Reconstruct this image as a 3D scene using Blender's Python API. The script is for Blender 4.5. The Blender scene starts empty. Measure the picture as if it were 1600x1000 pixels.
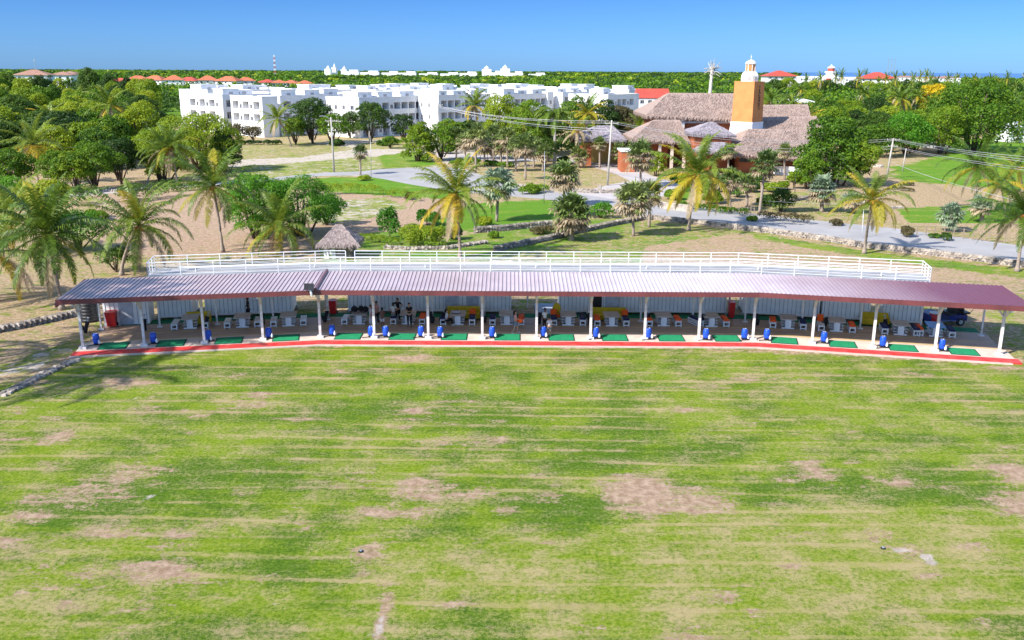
import bpy, bmesh, math, random
import numpy as np
from mathutils import Vector, Matrix

# ------------------------------------------------------------------ camera, sky, sun, exposure
SC = bpy.context.scene
COL = SC.collection
EYE, FPX, PITCH, ROLL = 18.5, 1430.0, math.radians(15.24), math.radians(0.25)
_F = Vector((0, math.cos(PITCH), -math.sin(PITCH)))
_R0, _U0 = Vector((1, 0, 0)), Vector((0, math.sin(PITCH), math.cos(PITCH)))
_R = _R0*math.cos(ROLL) + _U0*math.sin(ROLL)
_U = _U0*math.cos(ROLL) - _R0*math.sin(ROLL)
cam = bpy.data.objects.new('camera', bpy.data.cameras.new('camera'))
COL.objects.link(cam)
cam.data.sensor_width = 36.0
cam.data.lens = FPX/1600*36.0
cam.data.clip_start = 0.5
cam.data.clip_end = 60000
m3 = Matrix((_R, _U, -_F)).transposed()
cam.matrix_world = Matrix.Translation((0, 0, EYE)) @ m3.to_4x4()
SC.camera = cam

SUN_EL, SUN_DIR = math.radians(39), Vector((0.80, 0.60, 0)).normalized()   # light travels this way over the ground
w = bpy.data.worlds.new('World'); SC.world = w; w.use_nodes = True
nt = w.node_tree
sky = nt.nodes.new('ShaderNodeTexSky'); sky.sky_type = 'NISHITA'; sky.sun_disc = False
sky.sun_elevation = SUN_EL
az = math.atan2(-SUN_DIR.x, -SUN_DIR.y)          # compass bearing of the sun from +Y
sky.sun_rotation = az
sky.air_density = 1.0; sky.dust_density = 0.35; sky.ozone_density = 3.0; sky.altitude = 0
bg = nt.nodes['Background']; bg.inputs['Strength'].default_value = 0.15
# sky tint: the band just over the horizon is a clear saturated blue
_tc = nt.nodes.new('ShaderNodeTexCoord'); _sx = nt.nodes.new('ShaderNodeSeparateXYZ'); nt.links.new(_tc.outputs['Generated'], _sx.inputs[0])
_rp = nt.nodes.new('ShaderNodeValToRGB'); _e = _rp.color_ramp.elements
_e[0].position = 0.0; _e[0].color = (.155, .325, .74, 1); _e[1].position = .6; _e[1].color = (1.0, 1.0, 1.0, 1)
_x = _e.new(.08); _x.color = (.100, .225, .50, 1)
_x = _e.new(.14); _x.color = (.62, .74, .95, 1)  # sky above the blue band left bright to fill the shelter bays
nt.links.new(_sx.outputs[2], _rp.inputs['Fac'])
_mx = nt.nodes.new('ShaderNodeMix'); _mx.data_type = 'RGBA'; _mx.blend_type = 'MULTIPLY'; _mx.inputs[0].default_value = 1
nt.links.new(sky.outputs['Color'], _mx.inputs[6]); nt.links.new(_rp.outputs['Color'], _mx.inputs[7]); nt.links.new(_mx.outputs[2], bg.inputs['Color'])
sl = bpy.data.lights.new('sun', 'SUN'); sl.energy = 4.6; sl.angle = math.radians(0.5); sl.color = (1.0, 0.955, 0.88)
so = bpy.data.objects.new('sun', sl); COL.objects.link(so)
ld = Vector((SUN_DIR.x*math.cos(SUN_EL), SUN_DIR.y*math.cos(SUN_EL), -math.sin(SUN_EL)))
so.rotation_euler = ld.to_track_quat('-Z', 'Y').to_euler(); so.location = (0, 0, 60)
SC.view_settings.view_transform = 'Standard'; SC.view_settings.look = 'None'
SC.view_settings.exposure = 0.92; SC.view_settings.gamma = 1.0
SC.cycles.max_bounces = 6; SC.cycles.transparent_max_bounces = 8
SC.cycles.diffuse_bounces = 3; SC.cycles.glossy_bounces = 2; SC.cycles.transmission_bounces = 2

# ------------------------------------------------------------------ survey helpers: where a thing seen in the photo stands on the land
def ray(px, py):
    return _F + _R*((px-800)/FPX) + _U*((500-py)/FPX)
def G(px, py, z=0.0):
    d = ray(px, py); t = (z-EYE)/d.z
    return Vector((t*d.x, t*d.y, z))
def AY(px, py, Y):
    d = ray(px, py); t = Y/d.y
    return Vector((t*d.x, Y, EYE+t*d.z))
def ppm(Y):  # photo pixels per metre at distance Y
    return FPX/Y

# ------------------------------------------------------------------ materials
def srgb(r, g, b):
    f = lambda c: (c/255/12.92) if c/255 <= .04045 else ((c/255+.055)/1.055)**2.4
    return (f(r), f(g), f(b))
def newmat(name):
    m = bpy.data.materials.new(name); m.use_nodes = True
    t = m.node_tree; b = t.nodes['Principled BSDF']
    return m, t, b
def N(t, typ, **kw):
    n = t.nodes.new(typ)
    for k, v in kw.items():
        if k.startswith('i_'):
            n.inputs[k[2:].replace('_', ' ')].default_value = v
        else: setattr(n, k, v)
    return n
def ramp(t, fac, stops):
    r = t.nodes.new('ShaderNodeValToRGB'); e = r.color_ramp.elements
    e[0].position = stops[0][0]; e[0].color = (*stops[0][1], 1)
    e[1].position = stops[-1][0]; e[1].color = (*stops[-1][1], 1)
    for p, c in stops[1:-1]:
        x = e.new(p); x.color = (*c, 1)
    t.links.new(fac, r.inputs['Fac']); return r.outputs['Color']
def noise(t, vec, scale, detail=3, rough=.55, sc3=None):
    if sc3:
        mp = N(t, 'ShaderNodeMapping'); mp.inputs['Scale'].default_value = sc3
        t.links.new(vec, mp.inputs['Vector']); vec = mp.outputs['Vector']
    n = N(t, 'ShaderNodeTexNoise'); n.inputs['Scale'].default_value = scale
    n.inputs['Detail'].default_value = detail; n.inputs['Roughness'].default_value = rough
    t.links.new(vec, n.inputs['Vector']); return n.outputs['Fac']
def mixc(t, fac, a, b, mode='MIX'):
    m = N(t, 'ShaderNodeMix', data_type='RGBA', blend_type=mode)
    for s, v in ((0, fac), (6, a), (7, b)):
        if hasattr(v, 'is_linked') or isinstance(v, bpy.types.NodeSocket): t.links.new(v, m.inputs[s])
        elif s == 0: m.inputs[0].default_value = v
        else: m.inputs[s].default_value = (*v, 1)
    return m.outputs[2]
def mth(t, op, a, b=0.0, clamp=False):
    m = N(t, 'ShaderNodeMath', operation=op, use_clamp=clamp)
    for i, v in enumerate((a, b)):
        if isinstance(v, bpy.types.NodeSocket): t.links.new(v, m.inputs[i])
        else: m.inputs[i].default_value = v
    return m.outputs[0]
def bumpn(t, b, h, strength, dist=.05):
    n = N(t, 'ShaderNodeBump'); n.inputs['Strength'].default_value = strength; n.inputs['Distance'].default_value = dist
    t.links.new(h, n.inputs['Height']); t.links.new(n.outputs['Normal'], b.inputs['Normal'])
def simple(name, c, rough=.6, c2=None, scale=2.0, metal=0, spec=.4, bump=0, sc3=None, detail=4):
    """plain painted/solid surface with a little wear so that it is never perfectly uniform"""
    m, t, b = newmat(name)
    b.inputs['Roughness'].default_value = rough; b.inputs['Metallic'].default_value = metal
    b.inputs['Specular IOR Level'].default_value = spec
    tc = N(t, 'ShaderNodeTexCoord')
    c2 = c2 or tuple(x*.72 for x in c)
    f = noise(t, tc.outputs['Object'], scale, detail, .6, sc3)
    t.links.new(ramp(t, f, [(.35, c2), (.62, c)]), b.inputs['Base Color'])
    if bump: bumpn(t, b, noise(t, tc.outputs['Object'], scale*6, 3), bump)
    return m
def leafmat(name, stops, trans=.35, rough=.6):
    """leaf material: colour differs from plant to plant and from clump to clump"""
    m, t, b = newmat(name); tc = N(t, 'ShaderNodeTexCoord'); oi = N(t, 'ShaderNodeObjectInfo')
    geo = N(t, 'ShaderNodeNewGeometry')
    f1 = noise(t, tc.outputs['Object'], .55, 2)
    f = mth(t, 'ADD', mth(t, 'MULTIPLY', f1, .75), mth(t, 'MULTIPLY', oi.outputs['Random'], .45))
    f = mth(t, 'ADD', f, mth(t, 'MULTIPLY', mth(t, 'SUBTRACT', geo.outputs['Random Per Island'], .5), .42))
    c = ramp(t, f, stops)
    b.inputs['Roughness'].default_value = rough; b.inputs['Specular IOR Level'].default_value = .3
    t.links.new(c, b.inputs['Base Color'])
    tr = N(t, 'ShaderNodeBsdfTranslucent')
    hs = N(t, 'ShaderNodeHueSaturation'); hs.inputs['Value'].default_value = 1.5; hs.inputs['Hue'].default_value = .485
    t.links.new(c, hs.inputs['Color']); t.links.new(hs.outputs['Color'], tr.inputs['Color'])
    mx = N(t, 'ShaderNodeMixShader'); mx.inputs[0].default_value = trans
    t.links.new(b.outputs[0], mx.inputs[1]); t.links.new(tr.outputs[0], mx.inputs[2])
    t.links.new(mx.outputs[0], t.nodes['Material Output'].inputs['Surface'])
    return m
M = {}
M['white'] = simple('white_paint', (.78, .78, .78), .45, (.64, .64, .65), 1.3)
M['whitewall'] = simple('white_render_wall', (.80, .79, .78), .7, (.70, .69, .68), .35)
M['greywall'] = simple('grey_recess_shade_and_panels', (.42, .40, .39), .8, (.36, .34, .33), .5)  # shade in the balcony recesses put into the colour; doors and panels too
M['post'] = simple('off_white_post_paint', (.72, .71, .70), .5, (.50, .46, .44), 3)
M['rail'] = simple('white_rail_paint', (.82, .82, .84), .35, (.7, .7, .72), 4)
M['terrace'] = simple('grey_terrace_plate', (.38, .37, .36), .5, (.26, .25, .25), .8, sc3=(.5, 2, 1))
M['maroon'] = simple('maroon_fascia', (.17, .045, .048), .5, (.12, .034, .036), 1.2)
M['black'] = simple('black_plastic', (.012, .012, .014), .45, (.02, .02, .022), 5)
M['blackcloth'] = simple('black_cloth', (.012, .012, .015), .9, (.022, .022, .026), 8)
M['blue'] = simple('blue_barrel_plastic', (.012, .085, .55), .3, (.008, .055, .40), 4, spec=.5)
M['red'] = simple('red_plastic', (.55, .012, .012), .35, (.42, .01, .012), 3)
M['yellow'] = simple('yellow_sofa_cloth', (.62, .44, .01), .7, (.52, .36, .01), 3)
M['orange'] = simple('orange_cushion_cloth', (.85, .11, .008), .8, (.72, .085, .006), 6)
M['navy'] = simple('navy_cushion_cloth', (.010, .014, .07), .8, (.014, .02, .09), 6)
M['tabletop'] = simple('weathered_tabletop_boards', (.48, .42, .39), .6, (.36, .31, .28), 2, sc3=(1, 8, 1))
M['mat'] = simple('green_mat_turf', (.006, .25, .10), .9, (.004, .19, .075), 5, bump=.3)
M['matrim'] = simple('dark_mat_border', (.006, .05, .03), .8)
M['turfstrip'] = simple('green_carpet', (.006, .17, .07), .95, (.005, .12, .05), 2)
M['redpaint'] = simple('red_kerb_paint', (.60, .025, .025), .7, (.46, .07, .06), 1.6)
M['concrete'] = simple('pale_concrete', (.62, .50, .42), .85, (.50, .40, .34), 1.1, bump=.15)
M['yellowline'] = simple('yellow_line_paint', (.62, .45, .12), .7, (.5, .36, .12), 1.5)
M['woodfloor'] = simple('brown_timber_floor', (.42, .29, .205), .55, (.30, .205, .145), .8, sc3=(.6, 6, 1))
M['trunk'] = simple('grey_palm_trunk', (.34, .27, .22), .9, (.22, .17, .13), 3, sc3=(1, 1, 6), bump=.5)
M['bark'] = simple('brown_bark', (.13, .09, .06), .95, (.07, .05, .035), 4, bump=.5)
M['coconut'] = simple('orange_brown_coconuts', (.42, .16, .03), .6, (.30, .09, .02), 4)
M['rock'] = simple('pale_coral_stone', (.50, .43, .36), .95, (.26, .22, .19), 2.2, bump=.6)
M['rockdark'] = simple('grey_weathered_stone', (.30, .26, .23), .95, (.12, .10, .09), 2.2, bump=.6)
M['orangewall'] = simple('orange_stucco', (.58, .235, .075), .85, (.50, .19, .06), .5, bump=.1)
M['brickwall'] = simple('burnt_orange_wall', (.40, .125, .05), .85, (.31, .09, .035), .8)
M['terracotta'] = simple('orange_roof_tiles', (.50, .15, .07), .8, (.38, .10, .05), .6)
M['redroof'] = simple('red_sheet_roof', (.46, .075, .045), .6, (.38, .06, .04), .4)
M['pinkroof'] = simple('faded_brown_tiles', (.34, .20, .14), .85, (.3, .14, .10), .6)
M['glass'] = simple('dark_window_glass', (.03, .035, .05), .12, (.05, .055, .07), 1, spec=.8)
M['pole'] = simple('pale_concrete_pole', (.46, .43, .38), .85, (.36, .33, .29), 2)
M['wire'] = simple('grey_cable', (.50, .48, .50), .6, (.4, .38, .4), 2)
M['steel'] = simple('galvanised_steel', (.45, .46, .48), .4, metal=.6)
M['tyre'] = simple('tyre_rubber', (.02, .02, .02), .85)
M['bluepaint'] = simple('dark_blue_cart_paint', (.008, .02, .16), .25, (.006, .015, .12), 2, spec=.6)
M['bluetable'] = simple('light_blue_tabletop', (.16, .34, .70), .5)
M['slate'] = simple('bluish_grey_roof_tiles', (.33, .29, .31), .8, (.19, .165, .19), 2.5, bump=.5)
M['thatch'] = simple('dry_palm_thatch', (.40, .295, .245), .95, (.22, .15, .12), 3.0, sc3=(1, 1, 3), bump=.8)
M['thatch2'] = simple('grey_palm_thatch', (.36, .29, .27), .95, (.21, .16, .15), 4.0, bump=.8)
M['asphalt'] = None
M['fencewood'] = simple('grey_fence_post', (.32, .25, .18), .9)
M['skin'] = simple('skin', (.45, .25, .17), .5, (.40, .21, .14), 8)
M['skindark'] = simple('dark_skin', (.13, .07, .045), .5, (.10, .055, .035), 8)
M['hair'] = simple('dark_hair', (.012, .009, .007), .6)
for k, c in dict(clothblack=(.012, .012, .014), clothwhite=(.68, .68, .68), clothpink=(.58, .30, .28), clothbrown=(.16, .08, .06),
                 clothdenim=(.16, .22, .32), clothgrey=(.20, .20, .23), clothpale=(.55, .52, .56), shoewhite=(.7, .7, .7)).items():
    M[k] = simple('cloth_'+k[5:] if k.startswith('cloth') else 'white_shoe', c, .9, None, 9)
M['leaf'] = leafmat('green_leaves', [(.15, (.022, .058, .006)), (.42, (.060, .142, .007)), (.72, (.130, .235, .009)), (1., (.24, .31, .02))])
M['leafdark'] = leafmat('dark_leaves', [(.15, (.012, .036, .007)), (.55, (.038, .088, .010)), (1., (.09, .16, .014))])
M['leaflime'] = leafmat('lime_leaves', [(.15, (.060, .13, .006)), (.5, (.18, .27, .010)), (1., (.33, .37, .02))])
M['leafbrown'] = leafmat('brownish_leaves', [(.15, (.035, .035, .012)), (.5, (.085, .075, .028)), (1., (.16, .13, .05))])
M['leafbright'] = leafmat('bright_green_leaves', [(.15, (.016, .085, .006)), (.5, (.065, .21, .010)), (1., (.16, .33, .018))])
M['leafyellow'] = leafmat('yellow_blossom_leaves', [(.15, (.30, .24, .01)), (.5, (.50, .38, .01)), (1., (.65, .50, .02))])
M['frond'] = leafmat('palm_frond', [(.15, (.036, .080, .009)), (.5, (.092, .160, .014)), (1., (.23, .275, .03))], .3, .45)
M['frondyellow'] = leafmat('yellowing_frond', [(.15, (.17, .19, .012)), (.5, (.32, .29, .018)), (1., (.48, .30, .025))], .3)
M['fronddry'] = leafmat('dry_frond', [(.15, (.16, .12, .07)), (.5, (.30, .23, .14)), (1., (.42, .33, .21))], .2)
M['fan'] = leafmat('fan_palm_leaf', [(.15, (.045, .08, .018)), (.5, (.12, .175, .04)), (1., (.26, .29, .09))], .25)
M['fansilver'] = leafmat('silver_fan_leaf', [(.15, (.07, .11, .06)), (.5, (.15, .21, .12)), (1., (.28, .34, .21))], .2)

# ------------------------------------------------------------------ mesh collector
class MB:
    def __init__(s): s.v = []; s.f = []; s.m = []
    def add(s, vs, fs, mi=0):
        o = len(s.v); s.v += [tuple(v) for v in vs]
        s.f += [tuple(i+o for i in f) for f in fs]; s.m += [mi]*len(fs)
    def quad(s, a, b, c, d, mi=0): s.add((a, b, c, d), ((0, 1, 2, 3),), mi)
    def box(s, c, d, rz=0, mi=0, tilt=None):
        x, y, z = d[0]/2, d[1]/2, d[2]/2
        R = Matrix.Rotation(rz, 3, 'Z')
        if tilt: R = R @ tilt
        c = Vector(c)
        vs = [c + R @ Vector(p) for p in ((-x,-y,-z),(x,-y,-z),(x,y,-z),(-x,y,-z),(-x,-y,z),(x,-y,z),(x,y,z),(-x,y,z))]
        s.add(vs, ((0,3,2,1),(4,5,6,7),(0,1,5,4),(1,2,6,5),(2,3,7,6),(3,0,4,7)), mi)
    def prism(s, pts, z0, z1, mi=0):
        n = len(pts)
        vs = [(p[0], p[1], z0) for p in pts] + [(p[0], p[1], z1) for p in pts]
        fs = [tuple(range(n-1, -1, -1)), tuple(range(n, 2*n))] + [(i, (i+1) % n, n+(i+1) % n, n+i) for i in range(n)]
        s.add(vs, fs, mi)
    def tube(s, pts, rad, seg=8, mi=0, cap=True):
        pts = [Vector(p) for p in pts]; n = len(pts)
        if not hasattr(rad, '__len__'): rad = [rad]*n
        vs = []; fs = []
        up0 = Vector((0, 0, 1))
        for i, p in enumerate(pts):
            d = (pts[min(i+1, n-1)] - pts[max(i-1, 0)])
            if d.length < 1e-9: d = Vector((0, 0, 1))
            d.normalize()
            a = d.cross(up0)
            if a.length < .05: a = d.cross(Vector((0, 1, 0)))
            a.normalize(); b = d.cross(a)
            for k in range(seg):
                t = 2*math.pi*k/seg
                vs.append(p + (a*math.cos(t) + b*math.sin(t))*rad[i])
        for i in range(n-1):
            for k in range(seg):
                k2 = (k+1) % seg
                fs.append((i*seg+k, (i+1)*seg+k, (i+1)*seg+k2, i*seg+k2))
        if cap:
            fs.append(tuple(range(seg))); fs.append(tuple(range(n*seg-1, (n-1)*seg-1, -1)))
        s.add(vs, fs, mi)
    def lathe(s, c, prof, seg=16, mi=0):
        c = Vector(c); n = len(prof); vs = []; fs = []
        for r, z in prof:
            for k in range(seg):
                t = 2*math.pi*k/seg; vs.append(c + Vector((r*math.cos(t), r*math.sin(t), z)))
        for i in range(n-1):
            for k in range(seg):
                k2 = (k+1) % seg; fs.append((i*seg+k, i*seg+k2, (i+1)*seg+k2, (i+1)*seg+k))
        fs.append(tuple(range(seg-1, -1, -1))); fs.append(tuple(range((n-1)*seg, n*seg)))
        s.add(vs, fs, mi)
    def ell(s, c, r, seg=10, rings=6, mi=0):
        prof = [(max(.001, math.sin(math.pi*i/rings)), -math.cos(math.pi*i/rings)) for i in range(rings+1)]
        o = len(s.v); s.lathe((0, 0, 0), prof, seg, mi)
        for i in range(o, len(s.v)):
            x, y, z = s.v[i]; s.v[i] = (c[0]+x*r[0], c[1]+y*r[1], c[2]+z*r[2])
    def rock(s, c, d, rng, mi=0):
        """irregular lump of stone"""
        x, y, z = d[0]/2, d[1]/2, d[2]/2
        vs = []
        for p in ((-1,-1,-1),(1,-1,-1),(1,1,-1),(-1,1,-1),(-.8,-.8,1),(.8,-.8,1),(.8,.8,1),(-.8,.8,1)):
            vs.append((c[0]+p[0]*x*rng.uniform(.7, 1.1), c[1]+p[1]*y*rng.uniform(.7, 1.1), c[2]+p[2]*z*rng.uniform(.75, 1.1)))
        s.add(vs, ((0,3,2,1),(4,5,6,7),(0,1,5,4),(1,2,6,5),(2,3,7,6),(3,0,4,7)), mi)
    def mesh(s, name, mats, smooth=False):
        me = bpy.data.meshes.new(name); me.from_pydata(s.v, [], s.f)
        for m in (mats if isinstance(mats, (list, tuple)) else [mats]): me.materials.append(m)
        me.polygons.foreach_set('material_index', s.m)
        if smooth: me.polygons.foreach_set('use_smooth', [True]*len(me.polygons))
        me.update(); return me
    def build(s, name, mats, parent=None, smooth=False, loc=None, rz=0):
        return link(name, s.mesh(name, mats, smooth), parent, loc, rz)
def link(name, me, parent=None, loc=None, rz=0):
    o = bpy.data.objects.new(name, me); COL.objects.link(o)
    if parent: o.parent = parent
    if loc is not None: o.location = loc
    if rz: o.rotation_euler = (0, 0, rz)
    return o
def qmesh(name, V, mats, mi=None, smooth=False):
    """mesh from an (n,4,3) array of loose quads"""
    V = np.asarray(V, dtype=np.float32); n = len(V)
    me = bpy.data.meshes.new(name)
    me.vertices.add(n*4); me.vertices.foreach_set('co', V.reshape(-1))
    me.loops.add(n*4); me.loops.foreach_set('vertex_index', np.arange(n*4, dtype=np.int32))
    me.polygons.add(n); me.polygons.foreach_set('loop_start', np.arange(0, n*4, 4, dtype=np.int32))
    try: me.polygons.foreach_set('loop_total', np.full(n, 4, dtype=np.int32))
    except Exception: pass
    for m in (mats if isinstance(mats, (list, tuple)) else [mats]): me.materials.append(m)
    if mi is not None: me.polygons.foreach_set('material_index', np.asarray(mi, dtype=np.int32))
    me.update(calc_edges=True); me.validate(); return me
def tag(o, label=None, cat=None, group=None, kind=None):
    if label: o['label'] = label
    if cat: o['category'] = cat
    if group: o['group'] = group
    if kind: o['kind'] = kind
    return o
def thing(name, label, cat, loc=(0, 0, 0), rz=0, group=None):
    o = bpy.data.objects.new(name, None); COL.objects.link(o)
    o.location = loc; o.rotation_euler = (0, 0, rz); o.empty_display_size = .3
    return tag(o, label, cat, group)
KIDS = {}
def copy_thing(src, loc, rz=0, label=None, scale=None, group=None):
    if src.name not in KIDS:
        KIDS[src.name] = [(c, list(c.children)) for c in src.children]
    r = src.copy(); COL.objects.link(r); r.location = loc; r.rotation_euler = (0, 0, rz)
    if scale: r.scale = scale if hasattr(scale, '__len__') else (scale,)*3
    if label: r['label'] = label
    if group: r['group'] = group
    for ch, gs in KIDS[src.name]:
        c = ch.copy(); COL.objects.link(c); c.parent = r
        for g in gs:
            d = g.copy(); COL.objects.link(d); d.parent = c
    return r
class Proto:
    """builds a thing at the first use and copies it with its parts afterwards"""
    def __init__(s, maker): s.maker = maker; s.o = None
    def put(s, loc, rz=0, label=None, scale=None, group=None, cat=None):
        if s.o is None:
            s.o = s.maker(); o = s.o; o.location = loc; o.rotation_euler = (0, 0, rz)
            if scale: o.scale = scale if hasattr(scale, '__len__') else (scale,)*3
            if label: o['label'] = label
            if group: o['group'] = group
            KIDS[o.name] = [(c, list(c.children)) for c in o.children]
        else: o = copy_thing(s.o, loc, rz, label, scale, group)
        if cat: o['category'] = cat
        return o
ORD = 'first second third fourth fifth sixth seventh eighth ninth tenth eleventh twelfth thirteenth fourteenth fifteenth sixteenth seventeenth eighteenth nineteenth'.split()
# ------------------------------------------------------------------ the land
def inpoly(X, Y, poly):
    r = np.zeros(X.shape, bool); n = len(poly)
    for i in range(n):
        x1, y1 = poly[i][0], poly[i][1]; x2, y2 = poly[(i+1) % n][0], poly[(i+1) % n][1]
        c = ((y1 > Y) != (y2 > Y)) & (X < (x2-x1)*(Y-y1)/((y2-y1) if y2 != y1 else 1e-9)+x1)
        r ^= c
    return r
def W(pts): return [G(*p)[:2] for p in pts]
xs = np.concatenate([[-9000, -3000, -1200, -600, -350], np.arange(-240, -62, 3.0), np.arange(-62, 62, .5), np.arange(62, 240, 3.0), [350, 600, 1200, 3000, 9000]])
ys = np.concatenate([[-200, -20, 10], np.arange(20, 118, .5), np.arange(118, 200, 1.2), np.arange(200, 340, 3), [360, 400, 500, 700, 1100, 2000, 4000, 9000]])
GX, GY = np.meshgrid(xs, ys)
# soil zones, outlined on the land: weights of lush grass, dry grass, bare soil, pale sand
lush = np.zeros(GX.shape); dry = np.zeros(GX.shape); soil = np.zeros(GX.shape); sand = np.zeros(GX.shape)
wood = (GY > 118)
lush[:] = .30; dry[:] = .72
dry[GY > 330] = .2; lush[GY > 330] = .9
field = inpoly(GX, GY, W([(-400, 1400), (-300, 640), (-60, 622), (0, 600), (60, 585), (118, 560), (330, 547), (500, 543), (755, 542), (1000, 547), (1180, 551), (1350, 559), (1580, 571), (1640, 560), (1900, 600), (2300, 1400)]))
lush[field] = .72; dry[field] = .0; soil[field] = .15
def put(a, poly, v):
    a[inpoly(GX, GY, W(poly))] = v
def zone(poly, l=0, d=0, s=0, n=0):
    k = inpoly(GX, GY, W(poly)); lush[k] = l; dry[k] = d; soil[k] = s; sand[k] = n
zone([(-200, 395), (240, 395), (240, 470), (120, 500), (118, 560), (60, 585), (0, 600), (-300, 640)], .15, .75, .5, .05)
zone([(-150, 575), (0, 590), (60, 575), (120, 545), (112, 535), (60, 550), (0, 575), (-150, 560)], 0, .1, .4, .5)
zone([(0, 430), (700, 430), (700, 392), (0, 392)], .35, .7, .3, 0)
zone([(140, 300), (520, 296), (560, 302), (640, 305), (720, 315), (700, 345), (640, 362), (560, 372), (520, 395), (150, 400)], 0, .12, .85, .05)
zone([(480, 318), (600, 308), (640, 325), (560, 345), (480, 350)], 0, 0, .45, .5)
zone([(500, 372), (600, 362), (700, 372), (860, 345), (1000, 340), (1000, 412), (500, 412)], .78, .5, .05, 0)
zone([(735, 318), (850, 312), (960, 330), (860, 352), (740, 362), (660, 358)], .95, .1, 0, 0)
zone([(560, 405), (1000, 405), (1000, 440), (560, 440)], .5, .6, .2, 0)
zone([(800, 395), (900, 380), (1010, 345), (1180, 362), (1250, 375), (1250, 410), (800, 412)], .66, .6, .25, 0)
zone([(1010, 385), (1150, 365), (1250, 374), (1400, 402), (1640, 430), (1700, 470), (1500, 520), (1440, 470), (1000, 420)], .22, .7, .62, 0)
zone([(1180, 366), (1350, 392), (1640, 428), (1640, 440), (1350, 402), (1180, 373)], .7, .35, 0, 0)
zone([(1535, 460), (1800, 470), (1800, 600), (1590, 560), (1545, 500)], .5, .6, .1, 0)
zone([(495, 278), (600, 276), (690, 297), (730, 300), (715, 312), (560, 303), (500, 298)], .95, .12, 0, 0)
zone([(355, 228), (640, 216), (760, 236), (640, 275), (500, 275), (360, 290)], .12, .5, .4, .8)
zone([(355, 228), (480, 222), (560, 232), (470, 246), (360, 250)], .42, .6, .2, .3)
zone([(560, 224), (640, 220), (680, 231), (560, 234)], .45, .6, .2, .3)
zone([(360, 262), (640, 240), (680, 262), (520, 274), (360, 282)], .25, .45, .15, .4)
zone([(590, 243), (650, 238), (690, 258), (600, 262)], .8, .3, 0, 0)
zone([(0, 258), (240, 262), (240, 292), (180, 300), (0, 300)], .2, .8, .5, .1)
zone([(60, 299), (180, 292), (200, 300), (70, 312)], 0, 0, .2, .8)
zone([(800, 262), (960, 290), (950, 296), (830, 288), (700, 262)], .3, .7, .1, .1)
zone([(830, 262), (930, 262), (960, 272), (990, 285), (900, 285), (835, 276)], .4, .7, .1, .2)
zone([(1100, 262), (1640, 258), (1640, 378), (1400, 348), (1180, 328), (1100, 318)], .25, .9, .3, 0)
zone([(1180, 300), (1300, 300), (1380, 330), (1380, 345), (1180, 328)], .5, .6, .1, 0)
zone([(1400, 326), (1600, 316), (1640, 350), (1420, 348)], .9, .25, 0, 0)
zone([(1040, 290), (1110, 270), (1140, 285), (1060, 318)], .9, .1, 0, 0)
zone([(1380, 238), (1480, 222), (1640, 205), (1640, 300), (1500, 290), (1400, 282)], .93, .1, 0, 0)
zone([(1380, 232), (1470, 228), (1480, 240), (1400, 262), (1380, 250)], .1, .8, .1, .3)
# bare patches in the range field
rs = np.random.RandomState(5)
def blob(px, py, rx, ry, s):
    c = G(px, py); a = G(px+rx, py); b = G(px, py+ry)
    wx = abs(a.x-c.x); wy = abs(c.y-b.y)
    d = ((GX-c.x)/wx)**2 + ((GY-c.y)/wy)**2
    k = np.exp(-d*.75)*s*.98
    soil[:] = np.maximum(soil, np.where(field, k, 0))
for a in [(650, 770, 70, 16, .9), (650, 805, 40, 12, .8), (705, 775, 60, 8, .8), (1005, 772, 65, 38, 1.15), (1080, 785, 80, 26, .95), (1280, 738, 36, 26, .8), (1600, 742, 60, 26, 1), (1600, 790, 60, 28, 1),
          (95, 682, 28, 16, .95), (70, 655, 60, 12, .6), (240, 893, 80, 24, .95), (210, 740, 60, 30, .8), (140, 770, 90, 30, .75), (170, 830, 90, 22, .7), (60, 800, 70, 20, .6), (110, 905, 120, 26, .6), (330, 905, 70, 12, .55), (200, 985, 120, 18, .5), (560, 750, 90, 40, .5), (640, 655, 90, 14, .5), (800, 850, 70, 12, .5), (1000, 690, 160, 12, .35), (400, 632, 70, 9, .8), (350, 640, 90, 9, .6), (580, 862, 42, 26, .8), (603, 900, 9, 60, 1.0), (596, 970, 8, 50, 1.1),
          (735, 770, 60, 10, .9), (610, 800, 90, 12, .9), (650, 755, 60, 10, .9), (600, 845, 50, 6, .6), (690, 690, 60, 12, .7), (380, 822, 26, 8, .7), (300, 850, 26, 9, .7), (180, 760, 60, 60, .4), (60, 850, 90, 50, .4), (240, 945, 60, 30, .5), (715, 628, 60, 16, .55), (1110, 770, 80, 20, .5), (930, 770, 40, 12, .5), (560, 690, 60, 14, .5),
          (1410, 860, 60, 16, .7), (1440, 880, 50, 18, .5), (1530, 970, 16, 14, .8), (1100, 975, 40, 14, .6), (1020, 905, 22, 10, .5), (1390, 895, 40, 9, .4), (640, 560, 60, 8, .9), (860, 560, 120, 7, .5), (560, 566, 60, 7, .5), (1230, 585, 60, 8, .5), (190, 598, 60, 12, .9),
          (830, 780, 50, 12, .6), (1170, 880, 60, 8, .3), (1500, 650, 110, 18, .35), (1250, 640, 120, 10, .3), (20, 640, 60, 12, .6), (1060, 565, 90, 7, .4), (1480, 610, 70, 10, .45), (420, 720, 60, 10, .4), (870, 750, 60, 12, .5)]:
    blob(*a)
rq = np.random.RandomState(17)
for _ in range(150):   # many faint worn spots, thicker to the left and the near right
    px = rq.uniform(-40, 1640); py = 575+rq.uniform(0, 1)**1.3*430
    if 330 < px < 560 and py > 620 and rq.rand() < .5: continue
    blob(px, py, rq.uniform(12, 60), rq.uniform(3, 9)*(py/600), rq.uniform(.42, .85)*(1.15 if px < 330 else 1))
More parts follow.
